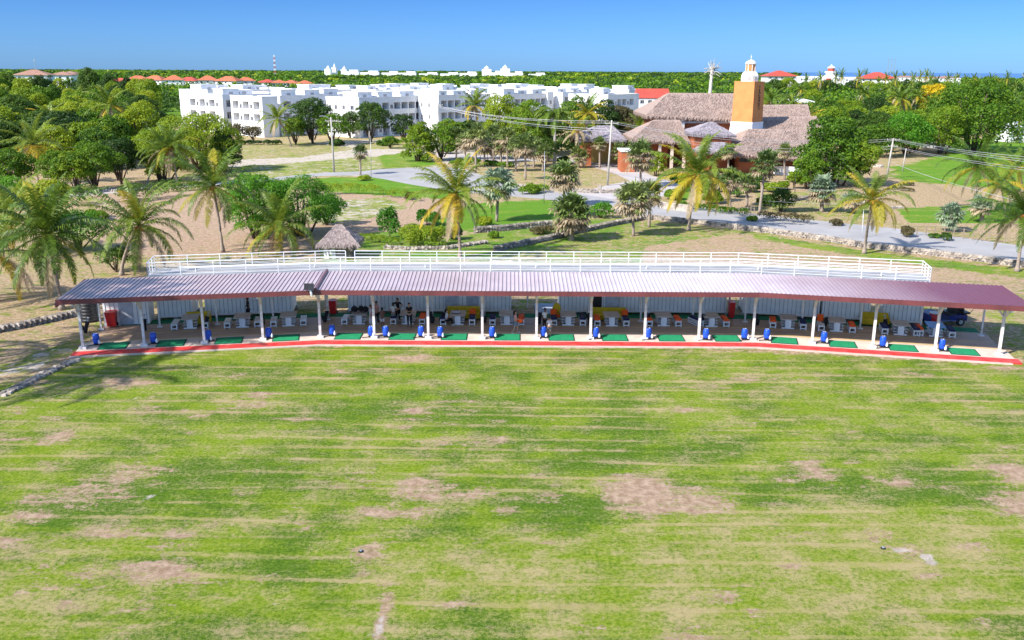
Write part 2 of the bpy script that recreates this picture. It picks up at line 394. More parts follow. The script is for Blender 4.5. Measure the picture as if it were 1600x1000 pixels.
for px, py, rx, ry, s_ in [(1412, 860, 16, 4, .95), (1446, 870, 12, 4, .85), (1400, 856, 50, 7, .35), (1456, 880, 9, 5, .6), (596, 975, 4, 18, .75), (1200, 855, 24, 3, .4), (240, 779, 10, 5, .6), (905, 857, 12, 3, .4)]:
    c_ = G(px, py); a_ = G(px+rx, py); b2 = G(px, py+ry); d_ = ((GX-c_.x)/abs(a_.x-c_.x))**2 + ((GY-c_.y)/abs(c_.y-b2.y))**2
    sand[:] = np.maximum(sand, np.exp(-d_*.6)*s_)
# larger yellower and greener drifts
tonef = np.zeros(GX.shape)
def drift(px, py, rx, ry, s):
    c = G(px, py); a = G(px+rx, py); b = G(px, py+ry)
    d = ((GX-c.x)/abs(a.x-c.x))**2 + ((GY-c.y)/abs(c.y-b.y))**2
    tonef[:] += np.clip(1.1-d, 0, 1)*s
for a in [(1150, 840, 420, 60, .55), (1200, 930, 500, 90, .6), (700, 900, 220, 70, .45), (1500, 860, 260, 90, .5), (80, 900, 180, 110, .35), (300, 590, 300, 24, -.2), (900, 690, 300, 60, -.35), (300, 760, 240, 60, -.5), (880, 800, 130, 40, -.8),
          (480, 870, 120, 60, -.5), (120, 790, 150, 40, -.4), (1250, 760, 200, 40, -.25), (1480, 745, 90, 40, -.4), (1300, 640, 300, 40, .1), (640, 640, 280, 40, -.25), (1560, 900, 60, 30, -.3)]:
    drift(*a)
nv = GX.size; nyy, nxx = GX.shape
me = bpy.data.meshes.new('ground')
co = np.stack([GX, GY, np.zeros(GX.shape)], -1).reshape(-1, 3)
idx = np.arange(nv).reshape(nyy, nxx)
fc = np.stack([idx[:-1, :-1], idx[:-1, 1:], idx[1:, 1:], idx[1:, :-1]], -1).reshape(-1, 4)
me.from_pydata(co.tolist(), [], fc.tolist())
at = me.color_attributes.new('zone', 'FLOAT_COLOR', 'POINT')
at.data.foreach_set('color', np.stack([lush, dry, soil, sand], -1).reshape(-1).astype(np.float32))
at2 = me.attributes.new('tone', 'FLOAT', 'POINT'); at2.data.foreach_set('value', tonef.reshape(-1).astype(np.float32))
at3 = me.attributes.new('field', 'FLOAT', 'POINT'); at3.data.foreach_set('value', field.reshape(-1).astype(np.float32))
gm, t, b = newmat('soil_and_grass')
tc = N(t, 'ShaderNodeTexCoord'); O = tc.outputs['Object']
# warp the lookups so that zone borders come out ragged
za = N(t, 'ShaderNodeAttribute', attribute_name='zone'); ta = N(t, 'ShaderNodeAttribute', attribute_name='tone'); fa = N(t, 'ShaderNodeAttribute', attribute_name='field')
sep = N(t, 'ShaderNodeSeparateColor'); t.links.new(za.outputs['Color'], sep.inputs[0])
n1 = noise(t, O, .35, 5, .6, (.55, 1, 1))       # metre-sized patches
n2 = noise(t, O, 2.2, 5, .65)
n3 = noise(t, O, 6, 6, .82)                     # tufts
n4 = noise(t, O, 1.0, 4, .6, (.05, .95, 1))     # long mowing streaks across the field
n5 = noise(t, O, 24, 3, .85)
def sel(w, k, lo, hi):
    x = mth(t, 'ADD', w, mth(t, 'MULTIPLY', mth(t, 'SUBTRACT', k, .5), 3.4))
    mr = N(t, 'ShaderNodeMapRange', interpolation_type='SMOOTHSTEP'); mr.inputs['From Min'].default_value = lo; mr.inputs['From Max'].default_value = hi
    t.links.new(x, mr.inputs['Value']); return mr.outputs['Result']
def sst(v, lo, hi):
    m_ = N(t, 'ShaderNodeMapRange', interpolation_type='SMOOTHSTEP'); m_.inputs['From Min'].default_value = lo; m_.inputs['From Max'].default_value = hi
    t.links.new(v, m_.inputs['Value']); return m_.outputs['Result']
nb = noise(t, O, .30, 6, .72, (.8, 1, 1)); nc_ = noise(t, O, .50, 7, .74, (.8, 1, 1)); nl = noise(t, O, 1.7, 4, .6, (.06, 1.0, 1))
# sward: dark lush, bright and yellowish grass in drifts
gd = mixc(t, sst(n3, .38, .62), (.056, .120, .009), (.130, .222, .013))
gb = mixc(t, sst(n3, .36, .62), (.115, .198, .007), (.270, .350, .018))
tg = mth(t, 'ADD', mth(t, 'ADD', nb, mth(t, 'MULTIPLY', mth(t, 'SUBTRACT', n4, .5), .45)), mth(t, 'MULTIPLY', ta.outputs['Fac'], .22))
grass = mixc(t, sst(tg, .36, .60), gd, gb)
# straw: fine thatch of dead grass, thick in streaks and patches
D = mth(t, 'ADD', mth(t, 'MULTIPLY', mth(t, 'SUBTRACT', nc_, .5), 1.5), mth(t, 'MULTIPLY', mth(t, 'SUBTRACT', nl, .5), .75))
D = mth(t, 'ADD', D, mth(t, 'MULTIPLY', mth(t, 'SUBTRACT', n2, .5), .8))
D = mth(t, 'ADD', D, mth(t, 'MULTIPLY', ta.outputs['Fac'], .26))
sy = N(t, 'ShaderNodeSeparateXYZ'); t.links.new(O, sy.inputs[0])        # scalped lines where the mower passes overlap
ph = mth(t, 'ADD', mth(t, 'MULTIPLY', mth(t, 'ADD', sy.outputs[1], mth(t, 'MULTIPLY', sy.outputs[0], .02)), 2*math.pi/1.55), mth(t, 'MULTIPLY', noise(t, O, .35, 2, .5, (.12, 1, 1)), 7.0))
lines = sst(mth(t, 'SINE', ph), .72, .98)
D = mth(t, 'ADD', D, mth(t, 'MULTIPLY', mth(t, 'MULTIPLY', lines, sst(noise(t, O, .16, 5, .7, (.5, 1, 1)), .40, .58)), .42))
fine = mth(t, 'ADD', mth(t, 'MULTIPLY', mth(t, 'SUBTRACT', n3, .5), 1.9), mth(t, 'MULTIPLY', mth(t, 'SUBTRACT', n5, .5), 1.3))
S_ = sst(mth(t, 'ADD', D, fine), -.16, .40)
straw = mixc(t, sst(nc_, .42, .60), (.46, .38, .14), (.62, .43, .26))
straw = mixc(t, mth(t, 'MULTIPLY', sst(n5, .3, .7), .35), straw, (.22, .18, .09))
grass = mixc(t, mth(t, 'MULTIPLY', S_, .72), grass, straw)
kk = mth(t, 'ADD', mth(t, 'MULTIPLY', n1, .5), mth(t, 'MULTIPLY', n2, .5))
dryc = mixc(t, sst(noise(t, O, 3.2, 5, .7), .38, .62), (.27, .195, .085), (.54, .39, .26))
soilc = mixc(t, sst(noise(t, O, 2.6, 6, .75), .36, .64), (.33, .205, .135), (.55, .385, .28))
sandc = mixc(t, sst(n2, .35, .65), (.42, .345, .28), (.60, .52, .44))
base = grass
kd = mth(t, 'ADD', mth(t, 'MULTIPLY', n1, .35), mth(t, 'MULTIPLY', noise(t, O, .9, 6, .7), .65))
wd = sel(sep.outputs[1], kd, .42, .78)
c = mixc(t, wd, base, dryc)
wl = sel(sep.outputs[0], kk, .62, .95)
c = mixc(t, mth(t, 'MULTIPLY', wl, mth(t, 'SUBTRACT', 1.0, fa.outputs['Fac'])), c, mixc(t, n2, (.075, .19, .012), (.15, .29, .025)))
ksoil = mth(t, 'ADD', mth(t, 'MULTIPLY', noise(t, O, 1.3, 6, .72, (.6, 1.3, 1)), .6), mth(t, 'MULTIPLY', noise(t, O, 7, 4, .7), .4))
ws = sel(sep.outputs[2], ksoil, .46, .80)
ws = mth(t, 'MULTIPLY', ws, mth(t, 'SUBTRACT', 1.0, mth(t, 'MULTIPLY', sst(fine, .0, .45), mth(t, 'MULTIPLY', fa.outputs['Fac'], .75))))
c = mixc(t, ws, c, soilc)
wn = sel(za.outputs['Alpha'], kd, .46, .70)
c = mixc(t, wn, c, sandc)
t.links.new(c, b.inputs['Base Color']); b.inputs['Roughness'].default_value = .95; b.inputs['Specular IOR Level'].default_value = .1
hh = mth(t, 'ADD', mth(t, 'MULTIPLY', n5, .5), mth(t, 'ADD', n3, mth(t, 'MULTIPLY', n2, .8)))
bumpn(t, b, hh, .9, .10)
me.materials.append(gm); me.update()
tag(link('ground', me), kind='structure')

def sheet(name, pix, z, mat, label=None):
    P = [G(x, y) for x, y in pix]; mb = MB()
    bm = bmesh.new(); vs = [bm.verts.new((p.x, p.y, z)) for p in P]; f = bm.faces.new(vs)
    if f.normal.z < 0: f.normal_flip()
    f.normal_update()
    if f.normal.z < 0: bmesh.ops.reverse_faces(bm, faces=[f])
    bmesh.ops.triangulate(bm, faces=bm.faces[:])
    m_ = bpy.data.meshes.new(name); bm.to_mesh(m_); bm.free(); m_.materials.append(mat)
    return tag(link(name, m_), kind='structure')
am, t, b = newmat('pale_asphalt'); tc = N(t, 'ShaderNodeTexCoord')
f1 = noise(t, tc.outputs['Object'], .25, 5, .6); f2 = noise(t, tc.outputs['Object'], 30, 2)
c = mixc(t, .25, ramp(t, f1, [(.3, (.27, .25, .235)), (.7, (.38, .355, .34))]), ramp(t, f2, [(.3, (.2, .2, .22)), (.7, (.42, .42, .44))]))
t.links.new(c, b.inputs['Base Color']); b.inputs['Roughness'].default_value = .85
M['asphalt'] = am
road_pix = [(1640, 422), (1480, 397), (1350, 379), (1200, 358), (1100, 347), (1025, 339), (960, 331), (905, 320), (850, 311), (790, 306), (735, 301), (690, 296), (640, 288), (600, 280), (560, 274),
            (500, 275), (430, 282), (380, 288), (380, 284), (440, 276), (500, 270), (560, 268), (600, 264), (660, 261), (720, 262), (770, 280), (830, 291), (880, 296), (940, 303), (985, 313), (1060, 322), (1120, 326), (1180, 334), (1300, 347), (1400, 357), (1480, 368), (1640, 390)]
sheet('road', road_pix, .008, M['asphalt'])
dv = simple('pale_paving', (.47, .42, .40), .85, (.38, .34, .33), .4)
sheet('driveway', [(955, 311), (900, 302), (955, 288), (985, 283), (962, 272), (930, 262), (905, 256), (880, 252), (780, 252), (700, 246), (700, 241), (800, 243), (905, 245), (965, 248), (990, 262), (1020, 275), (1075, 292), (1040, 306), (1000, 314)], .012, dv)
sheet('footpath', [(60, 303), (140, 296), (250, 289), (360, 284), (360, 288), (250, 295), (150, 304), (70, 313)], .010, dv)
# sea beyond the land on the right
sm, t, b = newmat('sea_water'); b.inputs['Base Color'].default_value = (.015, .09, .26, 1); b.inputs['Roughness'].default_value = .35
mb = MB(); mb.quad((300, 2300, .6), (16000, 1900, .6), (16000, 45000, .6), (500, 45000, .6)); tag(mb.build('sea', sm), kind='structure')
# pale scrape with lime dust beside the sprinkler in the field
for a in [(1412, 860, 16, 4, .8), (1446, 870, 12, 4, .7), (1400, 855, 40, 6, .35), (1455, 880, 10, 5, .5), (596, 975, 4, 18, .6), (1200, 855, 22, 3, .35)]:
    pass
ch = simple('white_chalk_dust', (.80, .78, .74), .9, (.55, .50, .42), 4)
def ragged(name, px, py, rx, ry, mat, seed, z=.006):
    r = random.Random(seed); n = 26; pts = []
    for k in range(n):
        a = 2*math.pi*k/n; q = r.uniform(.55, 1.1); pts.append((px+rx*q*math.cos(a), py+ry*q*math.sin(a)))
    sheet(name, pts, z, mat)
# ------------------------------------------------------------------ plant builders (meshes only; placed further down)
def unit(a): return a/np.maximum(np.linalg.norm(a, axis=-1, keepdims=True), 1e-9)
def leafcloud(lobes, n, size, seed, flat=.0):
    r = np.random.RandomState(seed); L = np.array(lobes, float)
    area = (L[:, 3]*L[:, 4]+L[:, 4]*L[:, 5]+L[:, 3]*L[:, 5]); area /= area.sum()
    k = r.choice(len(L), n, p=area); d = unit(r.normal(size=(n, 3)))
    d[:, 2] = np.where(d[:, 2] < -.35, -d[:, 2], d[:, 2])
    p = L[k, :3] + d*L[k, 3:6]*r.uniform(.72, 1.12, (n, 1))
    keep = np.ones(n, bool)
    for j in range(len(L)):
        q = (((p-L[j, :3])/L[j, 3:6])**2).sum(1) < .42
        keep &= ~(q & (k != j))
    p, d = p[keep], d[keep]; n = len(p)
    nn = unit(d*.8 + r.normal(size=(n, 3))*.55 + np.array([0, 0, .25]))
    t = unit(np.cross(nn, r.normal(size=(n, 3)))); u = np.cross(nn, t)
    s = size*r.uniform(.55, 1.35, (n, 1)); t = t*s*.5; u = u*s*.5*r.uniform(.55, .9, (n, 1))
    droop = np.zeros((n, 3)); droop[:, 2] = -s[:, 0]*.16
    return np.stack([p-t+droop, p-u*1.0, p+t+droop, p+u*1.0], 1)
def crown_lobes(seed, R, H, base, n=16, spread=1.0):
    r = random.Random(seed); L = []
    for i in range(n):      # lobes spread over a dome, so the outline is uneven but the crown closes
        a = i*2.39996 + r.uniform(-.4, .4); u = (i+.5)/n
        el = math.asin(max(-.75, 1-1.7*u)); rr = R*r.uniform(.20, .46)
        q = math.cos(el)*r.uniform(.50, .92); x, y = R*q*math.cos(a), R*q*math.sin(a)
        hh = (H-base)/2; top = base + hh + (hh-rr*.55)*math.sin(el)*r.uniform(.8, 1.05)
        L.append((x, y, top, rr*r.uniform(.9, 1.25), rr*r.uniform(.9, 1.25), rr*r.uniform(.68, .92)))
    L.append((0, 0, base+(H-base)*.48, R*.70, R*.70, (H-base)*.42))
    return L
def tree_maker(name, seed, R, H, base, n, size, leaf, lobes=16, fork=3, lean=0):
    def mk():
        root = thing(name, '', 'tree')
        L = crown_lobes(seed, R, H, base, lobes)
        link('crown', qmesh('crown', leafcloud(L, n, size, seed), M[leaf]), root)
        mb = MB(); r = random.Random(seed+7)
        for k in range(fork):
            q = L[k*2 % len(L)]
            mb.tube([(lean*0, 0, -.1), (r.uniform(-.15, .15), r.uniform(-.15, .15), base*.55), (q[0]*.45, q[1]*.45, base+(q[2]-base)*.4), (q[0]*.9, q[1]*.9, q[2])], [R*.075, R*.06, R*.04, R*.015], 7)
        for k in range(5):
            q = L[(k*3+1) % len(L)]
            mb.tube([(q[0]*.2, q[1]*.2, base*.9), (q[0]*.6, q[1]*.6, base+(q[2]-base)*.6), (q[0], q[1], q[2])], [R*.035, R*.025, R*.008], 5)
        mb.build('trunk', M['bark'], root, smooth=True)
        return root
    return mk
# coconut palm crown: arching fronds of drooping leaflets
def frond_quads(az, el, Lf, droop, r, wind, leaflets=34, lw=.085, ll=.72, flatten=.0):
    """returns quads (leaflets) and the rachis points"""
    n = 12; pts = []; p = np.array([0., 0., 0.]); e = el; a = az
    step = Lf/n
    for i in range(n+1):
        pts.append(p.copy())
        d = np.array([math.cos(a)*math.cos(e), math.sin(a)*math.cos(e), math.sin(e)])
        d = d + np.array([wind[0], wind[1], 0])*(i/n)*.5; d /= np.linalg.norm(d)
        p = p + d*step
        e -= droop/n*(0.5+1.2*i/n)
        e = max(e, -1.5)
    pts = np.array(pts); Q = []
    side0 = np.array([-math.sin(az), math.cos(az), 0])
    for i in range(leaflets):
        t = .10 + .90*i/(leaflets-1); f = t*n; k = min(int(f), n-1); q = pts[k]*(1-(f-k)) + pts[k+1]*(f-k)
        tan = pts[k+1]-pts[k]; tan /= np.linalg.norm(tan)
        up = np.cross(side0, tan); up /= np.linalg.norm(up)
        if up[2] < 0: up = -up
        ln = ll*(math.sin(math.pi*min(1, .18+t*.80))**.7)*r.uniform(.8, 1.1)*(Lf/4.4)
        for sgn in (-1, 1):
            if r.random() < .05: continue
            d1 = side0*sgn*.72 + tan*(.45+.35*t) + up*r.uniform(-.1, .22) + np.array([wind[0], wind[1], 0])*.25
            d1 /= np.linalg.norm(d1)
            d2 = d1*.75 + np.array([0, 0, -1])*r.uniform(.35, .95); d2 /= np.linalg.norm(d2)
            wv = tan*lw*r.uniform(.8, 1.2)*(Lf/4.4)
            a0 = q; a1 = q + d1*ln*.5; a2 = a1 + d2*ln*.62
            Q.append((a0-wv*.5, a0+wv*.5, a1+wv*.55, a1-wv*.55))
            Q.append((a1-wv*.55, a1+wv*.55, a2+wv*.08, a2-wv*.08))
    return Q, pts
def coco_maker(seed, trunk_h, Lf, lean=(0, 0), nf_=24, wind=(-.25, 0), leaflets_=34, yellow=.18, dry=.12, nuts=True, lw=.065):
    def mk():
        r = random.Random(seed); root = thing('coconut_palm', '', 'palm tree'); nf = int(nf_*1.1); leaflets = int(leaflets_*1.35)
        Q = []; MI = []; rb = MB()
        for i in range(nf):
            u = i/nf; az = i*2.39996 + r.uniform(-.25, .25)
            el = 1.35 - 2.15*u + r.uniform(-.12, .12)            # young fronds upright, old ones hanging
            q, pts = frond_quads(az, el, 1.30*Lf*(.82+.2*math.sin(math.pi*min(1, u+.15)))*r.uniform(.9, 1.08), r.uniform(.75, 1.25) if u < .33 else r.uniform(1.25, 1.85) if u < .7 else r.uniform(.9, 1.4), r, wind, leaflets, lw=lw)
            m = 0
            if u > 1-dry and r.random() < .8: m = 2
            elif u > 1-dry-yellow*1.6 and r.random() < .65: m = 1
            elif r.random() < yellow*.3: m = 1
            Q += q; MI += [m]*len(q)
            rb.tube([Vector(p) for p in pts[::2]], [.045, .035, .026, .018, .012, .008, .004][:len(pts[::2])], 4, 1 if m else 0)
        cx, cy = lean
        cr = link('crown', qmesh('crown', np.array(Q), [M['frond'], M['frondyellow'], M['fronddry']], MI), root, (cx, cy, trunk_h))
        rb.build('rachis', [M['frond'], M['frondyellow']], cr)
        if nuts:
            nb = MB()
            for k in range(11):
                a = r.uniform(0, 6.28); nb.ell((.30*math.cos(a), .30*math.sin(a), -.12-r.uniform(0, .34)), (.13, .13, .16), 8, 5)
            for k in range(5):
                a = r.uniform(0, 6.28); nb.tube([(0, 0, 0), (.5*math.cos(a), .5*math.sin(a), .05), (.8*math.cos(a), .8*math.sin(a), -.35)], [.03, .02, .01], 4)
            nb.build('coconuts', M['coconut'], cr, smooth=True)
        tb = MB(); pts = []; rad = []
        for i in range(15):
            u = i/14; pts.append((cx*u**1.6, cy*u**1.6, -.1+(trunk_h+.1)*u)); rad.append((.16+.16*max(0, 1-u*7))*(1-.28*u)*(1.04 if i % 2 else .97))
        tb.tube(pts, rad, 9); tb.build('trunk', M['trunk'], root, smooth=True)
        return root
    return mk
def fan_maker(seed, trunk_h, Rl0, nf0=34, leaf='fan', skirt=.4, tr=.15, lean=(0, 0), seg=13):
    def mk():
        r = random.Random(seed); root = thing('fan_palm', '', 'palm tree'); Q = []; MI = []; Rl = Rl0*1.15; nf = int(nf0*1.12)
        for i in range(nf):
            u = i/nf; az = i*2.39996+r.uniform(-.3, .3); el = 1.35-2.35*u+r.uniform(-.15, .15)
            pl = Rl*.60*r.uniform(.62, 1.18); d = np.array([math.cos(az)*math.cos(el), math.sin(az)*math.cos(el), math.sin(el)])
            side = np.array([-math.sin(az), math.cos(az), 0]); up = np.cross(side, d); up = -up if (up[2] < 0) else up
            h = d*pl + np.array([0, 0, -.08*pl])
            m = 1 if (u > 1-skirt and r.random() < .85) else 0
            pw = .018
            Q.append((side*-pw, side*pw, h+side*pw, h-side*pw)); MI.append(m)
            bl = Rl*.52*r.uniform(.75, 1.15)
            for k in range(seg):
                th = (k/(seg-1)-.5)*math.radians(255)
                dd = d*math.cos(th)+side*math.sin(th); dd = dd + up*(.10 if k % 2 else -.06); dd /= np.linalg.norm(dd)
                per = -d*math.sin(th)+side*math.cos(th)
                L1 = bl*(.80+.2*math.cos(th))*.62; L2 = bl*.42
                a0 = h; a1 = h+dd*L1; d2 = dd*.6+np.array([0, 0, -1])*r.uniform(.1, .8)*(1.6 if m else 1); d2 /= np.linalg.norm(d2)
                a2 = a1+d2*L2; w1 = bl*.12
                Q.append((a0, a0+per*.012, a1+per*w1, a1-per*w1)); MI.append(m)
                Q.append((a1-per*w1, a1+per*w1, a2+per*.01, a2-per*.01)); MI.append(m)
        cx, cy = lean
        link('crown', qmesh('crown', np.array(Q), [M[leaf], M['fronddry']], MI), root, (cx, cy, trunk_h))
        tb = MB(); pts = []; rad = []
        for i in range(9):
            u = i/8; pts.append((cx*u, cy*u, -.1+(trunk_h+.1)*u)); rad.append(tr*(1.25-.3*u)*(1.06 if i % 2 else .96))
        tb.tube(pts, rad, 9); tb.build('trunk', M['trunk'], root, smooth=True)
        return root
    return mk
def bush_maker(name, seed, R, H, n, size, leaf, lobes=8):
    def mk():
        root = thing(name, '', 'shrub'); r = random.Random(seed)
        L = [(R*.55*r.uniform(-1, 1), R*.55*r.uniform(-1, 1), H*r.uniform(.3, .62), R*r.uniform(.35, .55), R*r.uniform(.35, .55), H*r.uniform(.3, .42)) for _ in range(lobes)]
        link('foliage', qmesh('foliage', leafcloud(L, n, size, seed), M[leaf]), root)
        mb = MB()
        for k in range(6): mb.tube([(0, 0, -.05), (L[k % lobes][0]*.8, L[k % lobes][1]*.8, L[k % lobes][2])], [.04, .012], 5)
        mb.build('stem', M['bark'], root)
        return root
    return mk
def hedge(path, wd, ht, seed, leaf, label, size=.16, dens=70, name='hedge'):
    r = random.Random(seed); L = []; tot = 0
    P = [Vector((p[0], p[1], 0)) for p in path]
    for a, c in zip(P[:-1], P[1:]):
        d = (c-a).length; n = max(1, int(d/(wd*.55))); tot += d
        for k in range(n):
            q = a.lerp(c, (k+r.random())/n)
            if r.random() < .08: continue
            L.append((q.x+r.uniform(-.2, .2)*wd, q.y+r.uniform(-.2, .2)*wd, ht*r.uniform(.38, .55), wd*r.uniform(.45, .62), wd*r.uniform(.45, .62), ht*r.uniform(.42, .58)))
    o0 = P[0]
    L = [(l[0]-o0.x, l[1]-o0.y, *l[2:]) for l in L]
    root = thing(name, label, 'hedge', (o0.x, o0.y, 0))
    link('foliage', qmesh('foliage', leafcloud(L, int(tot*dens*2.6), size, seed), M[leaf]), root)
    mb = MB()
    for l in L[::2]: mb.tube([(l[0], l[1], -.05), (l[0], l[1], l[2])], [.03, .015], 4)
    mb.build('stem', M['bark'], root)
    return root
def stone_wall(path, h, wd, seed, label, mat='rock', name='stone_wall', lump=.36):
    r = random.Random(seed); P = [G(*p) for p in path]; mb = MB(); rows = max(1, round(h/(lump*.55)))
    for a, c in zip(P[:-1], P[1:]):
        d = (c-a).length; n = max(1, int(d/lump)); dr = (c-a).normalized(); nn = Vector((-dr.y, dr.x, 0))
        for k in range(n):
            for j in range(rows):
                for sd in (-.28, .28):
                    q = a.lerp(c, (k+.5+.3*(j % 2))/n) + nn*sd*wd
                    mb.rock((q.x, q.y, (j+.5)*h/rows+r.uniform(-.02, .03)), (lump*r.uniform(.85, 1.2), wd*.62*r.uniform(.8, 1.15), h/rows*r.uniform(.95, 1.3)), r, 1 if r.random() < .25 else 0)
    o = mb.build(name, [M[mat], M['rockdark'] if mat == 'rock' else M['rock']])
    return tag(o, label, 'stone wall')
def thatch_strips(mb_quads, a, b, c, d, n, r, L=.9, W=.09, lift=.12):
    """straw laid down the slope a-b (ridge) to d-c (eave)"""
    a, b, c, d = (np.array(x) for x in (a, b, c, d))
    nr = np.cross(b-a, d-a); nr = nr/max(np.linalg.norm(nr), 1e-9)
    if nr[2] < 0: nr = -nr
    for _ in range(n):
        u, v = r.random(), r.random()**.8
        p = (a*(1-u)+b*u)*(1-v) + (d*(1-u)+c*u)*v
        dn = (d*(1-u)+c*u) - (a*(1-u)+b*u); ln = np.linalg.norm(dn); dn = dn/max(ln, 1e-9)
        s = np.cross(nr, dn)*W*r.uniform(.6, 1.3)
        l1 = L*r.uniform(.6, 1.3); dd = dn + nr*r.uniform(-.02, lift) + s*r.uniform(-1.5, 1.5)
        p0 = p + nr*r.uniform(.0, .05); p1 = p0 + dd*l1
        if v > .9: p1 = p1 + np.array([0, 0, -.12*l1])
        mb_quads.append((p0-s*.5, p0+s*.5, p1+s*.4, p1-s*.4))
# ------------------------------------------------------------------ driving range shelter
FA, FB, FC, FD = Vector((-29.24, 59.70, 0)), Vector((-13.65, 62.62, 0)), Vector((17.13, 62.50, 0)), Vector((32.88, 59.07, 0))
def nrm(a, b): d = (b-a).normalized(); return Vector((-d.y, d.x, 0))
def mit(n1, n2): m = (n1+n2).normalized(); return m/max(.5, m.dot(n1))
NA, NB, NC, ND = nrm(FA, FB), mit(nrm(FA, FB), nrm(FB, FC)), mit(nrm(FB, FC), nrm(FC, FD)), nrm(FC, FD)
def RP(s, d=0.0, z=0.0):
    """s = bay coordinate (posts stand at 0..16), d = metres back from the front posts"""
    if s <= 4: a, b, na, nb, u = FA, FB, NA, NB, s/4
    elif s <= 12: a, b, na, nb, u = FB, FC, NB, NC, (s-4)/8
    else: a, b, na, nb, u = FC, FD, NC, ND, (s-12)/4
    uu = min(1, max(0, u))
    p = a + (b-a)*u + (na.lerp(nb, uu))*d
    return Vector((p.x, p.y, z))
def rz_at(s): 
    a, b = RP(s-.01), RP(s+.01); return math.atan2(b.y-a.y, b.x-a.x)
def S_of(px, py, d, z=0.0):
    """bay coordinate of the point at depth d that is seen at photo column px"""
    lo, hi = -3.0, 20.0
    for _ in range(40):
        m = (lo+hi)/2; p = RP(m, d, z) - Vector((0, 0, EYE))
        x = 800+FPX*p.dot(_R)/p.dot(_F)
        if x < px: lo = m
        else: hi = m
    return (lo+hi)/2
def ribbon(name, s0, s1, d0, d1, z0, z1, mat, step=.5, kind='structure', parent=None):
    """slab following the bends of the range"""
    mb = MB(); n = max(1, round((s1-s0)/step)); S = sorted(set([s0+(s1-s0)*i/n for i in range(n+1)] + [k for k in (4, 12) if s0 < k < s1]))
    for a, b in zip(S[:-1], S[1:]):
        A0, A1, B0, B1 = RP(a, d0, z1), RP(a, d1, z1), RP(b, d0, z1), RP(b, d1, z1)
        mb.quad(A0, B0, B1, A1)
        mb.quad(RP(a, d0, z0), RP(b, d0, z0), B0, A0); mb.quad(RP(b, d1, z0), RP(a, d1, z0), A1, B1)
    mb.quad(RP(s0, d1, z0), RP(s0, d0, z0), RP(s0, d0, z1), RP(s0, d1, z1)); mb.quad(RP(s1, d0, z0), RP(s1, d1, z0), RP(s1, d1, z1), RP(s1, d0, z1))
    o = mb.build(name, mat, parent)
    if kind: tag(o, kind=kind)
    return o
FZ = .10     # floor level of the range
ribbon('concrete_floor', -.08, 16.2, -.72, 1.42, -.05, FZ, M['concrete'])
ribbon('red_kerb', -.10, 16.25, -1.62, -.72, -.05, FZ+.004, M['redpaint'])
ribbon('concrete_edging', -.12, 16.1, -1.85, -1.62, -.05, FZ-.03, simple('dusty_concrete', (.52, .42, .38), .9, (.42, .36, .28), 2))
ribbon('timber_floor', -.02, 16.15, 1.42, 5.6, -.05, FZ+.01, M['woodfloor'])
ribbon('yellow_line', 0, 16.1, 1.50, 1.60, FZ, FZ+.016, M['yellowline'])
ribbon('yellow_stripe', 0, 16.1, 3.1, 3.18, FZ, FZ+.016, M['yellowline'])
ribbon('green_carpet', .3, 16.05, 5.6, 6.9, -.05, FZ+.005, M['turfstrip'])
ribbon('rear_floor', 8.0, 9.6, 6.9, 10.2, -.05, FZ, simple('blue_shade_floor', (.30, .34, .42), .7, (.22, .26, .34), .8))  # bluish shade under the terrace put into the floor colour

# ---- the roof: a nearly flat sheet of ribbed steel, sky sheen painted in as a paler middle
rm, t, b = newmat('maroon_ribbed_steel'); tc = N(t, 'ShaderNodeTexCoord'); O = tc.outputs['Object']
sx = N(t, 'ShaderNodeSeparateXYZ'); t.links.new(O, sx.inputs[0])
sheen = N(t, 'ShaderNodeMapRange'); sheen.inputs['From Min'].default_value = 28; sheen.inputs['From Max'].default_value = 13; t.links.new(sx.outputs[0], sheen.inputs['Value'])
sheen_left = N(t, 'ShaderNodeMapRange'); sheen_left.inputs['From Min'].default_value = -5; sheen_left.inputs['From Max'].default_value = 6; sheen_left.inputs['To Min'].default_value = .68; t.links.new(sx.outputs[0], sheen_left.inputs['Value'])  # painted sheen held back on the left
fn = mth(t, 'MULTIPLY', mth(t, 'MULTIPLY', sheen.outputs['Result'], sheen_left.outputs['Result']), mth(t, 'ADD', .55, mth(t, 'MULTIPLY', noise(t, O, .5, 4, .6, (1, .5, 1)), .8)), clamp=True)
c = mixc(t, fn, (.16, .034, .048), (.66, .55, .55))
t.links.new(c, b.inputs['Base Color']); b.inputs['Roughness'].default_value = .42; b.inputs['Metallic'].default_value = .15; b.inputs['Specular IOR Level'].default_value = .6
rgm = simple('rib_shade_and_flashing', (.16, .06, .07), .45, (.12, .045, .055), 1)  # rib sides away from the sun painted darker; flashing too
shelter = thing('driving_range_shelter', 'long bent shelter with ribbed maroon roof on white posts along the field', 'shelter', RP(8))
base = shelter.location.copy()
def rel(mb): mb.v = [(v[0]-base.x, v[1]-base.y, v[2]-base.z) for v in mb.v]; return mb
DF, DR, ZF, ZR = -1.42, 6.0, 3.86, 3.62
def rz_(d): return ZF + (ZR-ZF)*(d-DF)/(DR-DF)
SL, SR = -.24, 16.33
mb = MB(); ns = 222; prev = None
S = [SL+(SR-SL)*i/ns for i in range(ns+1)]
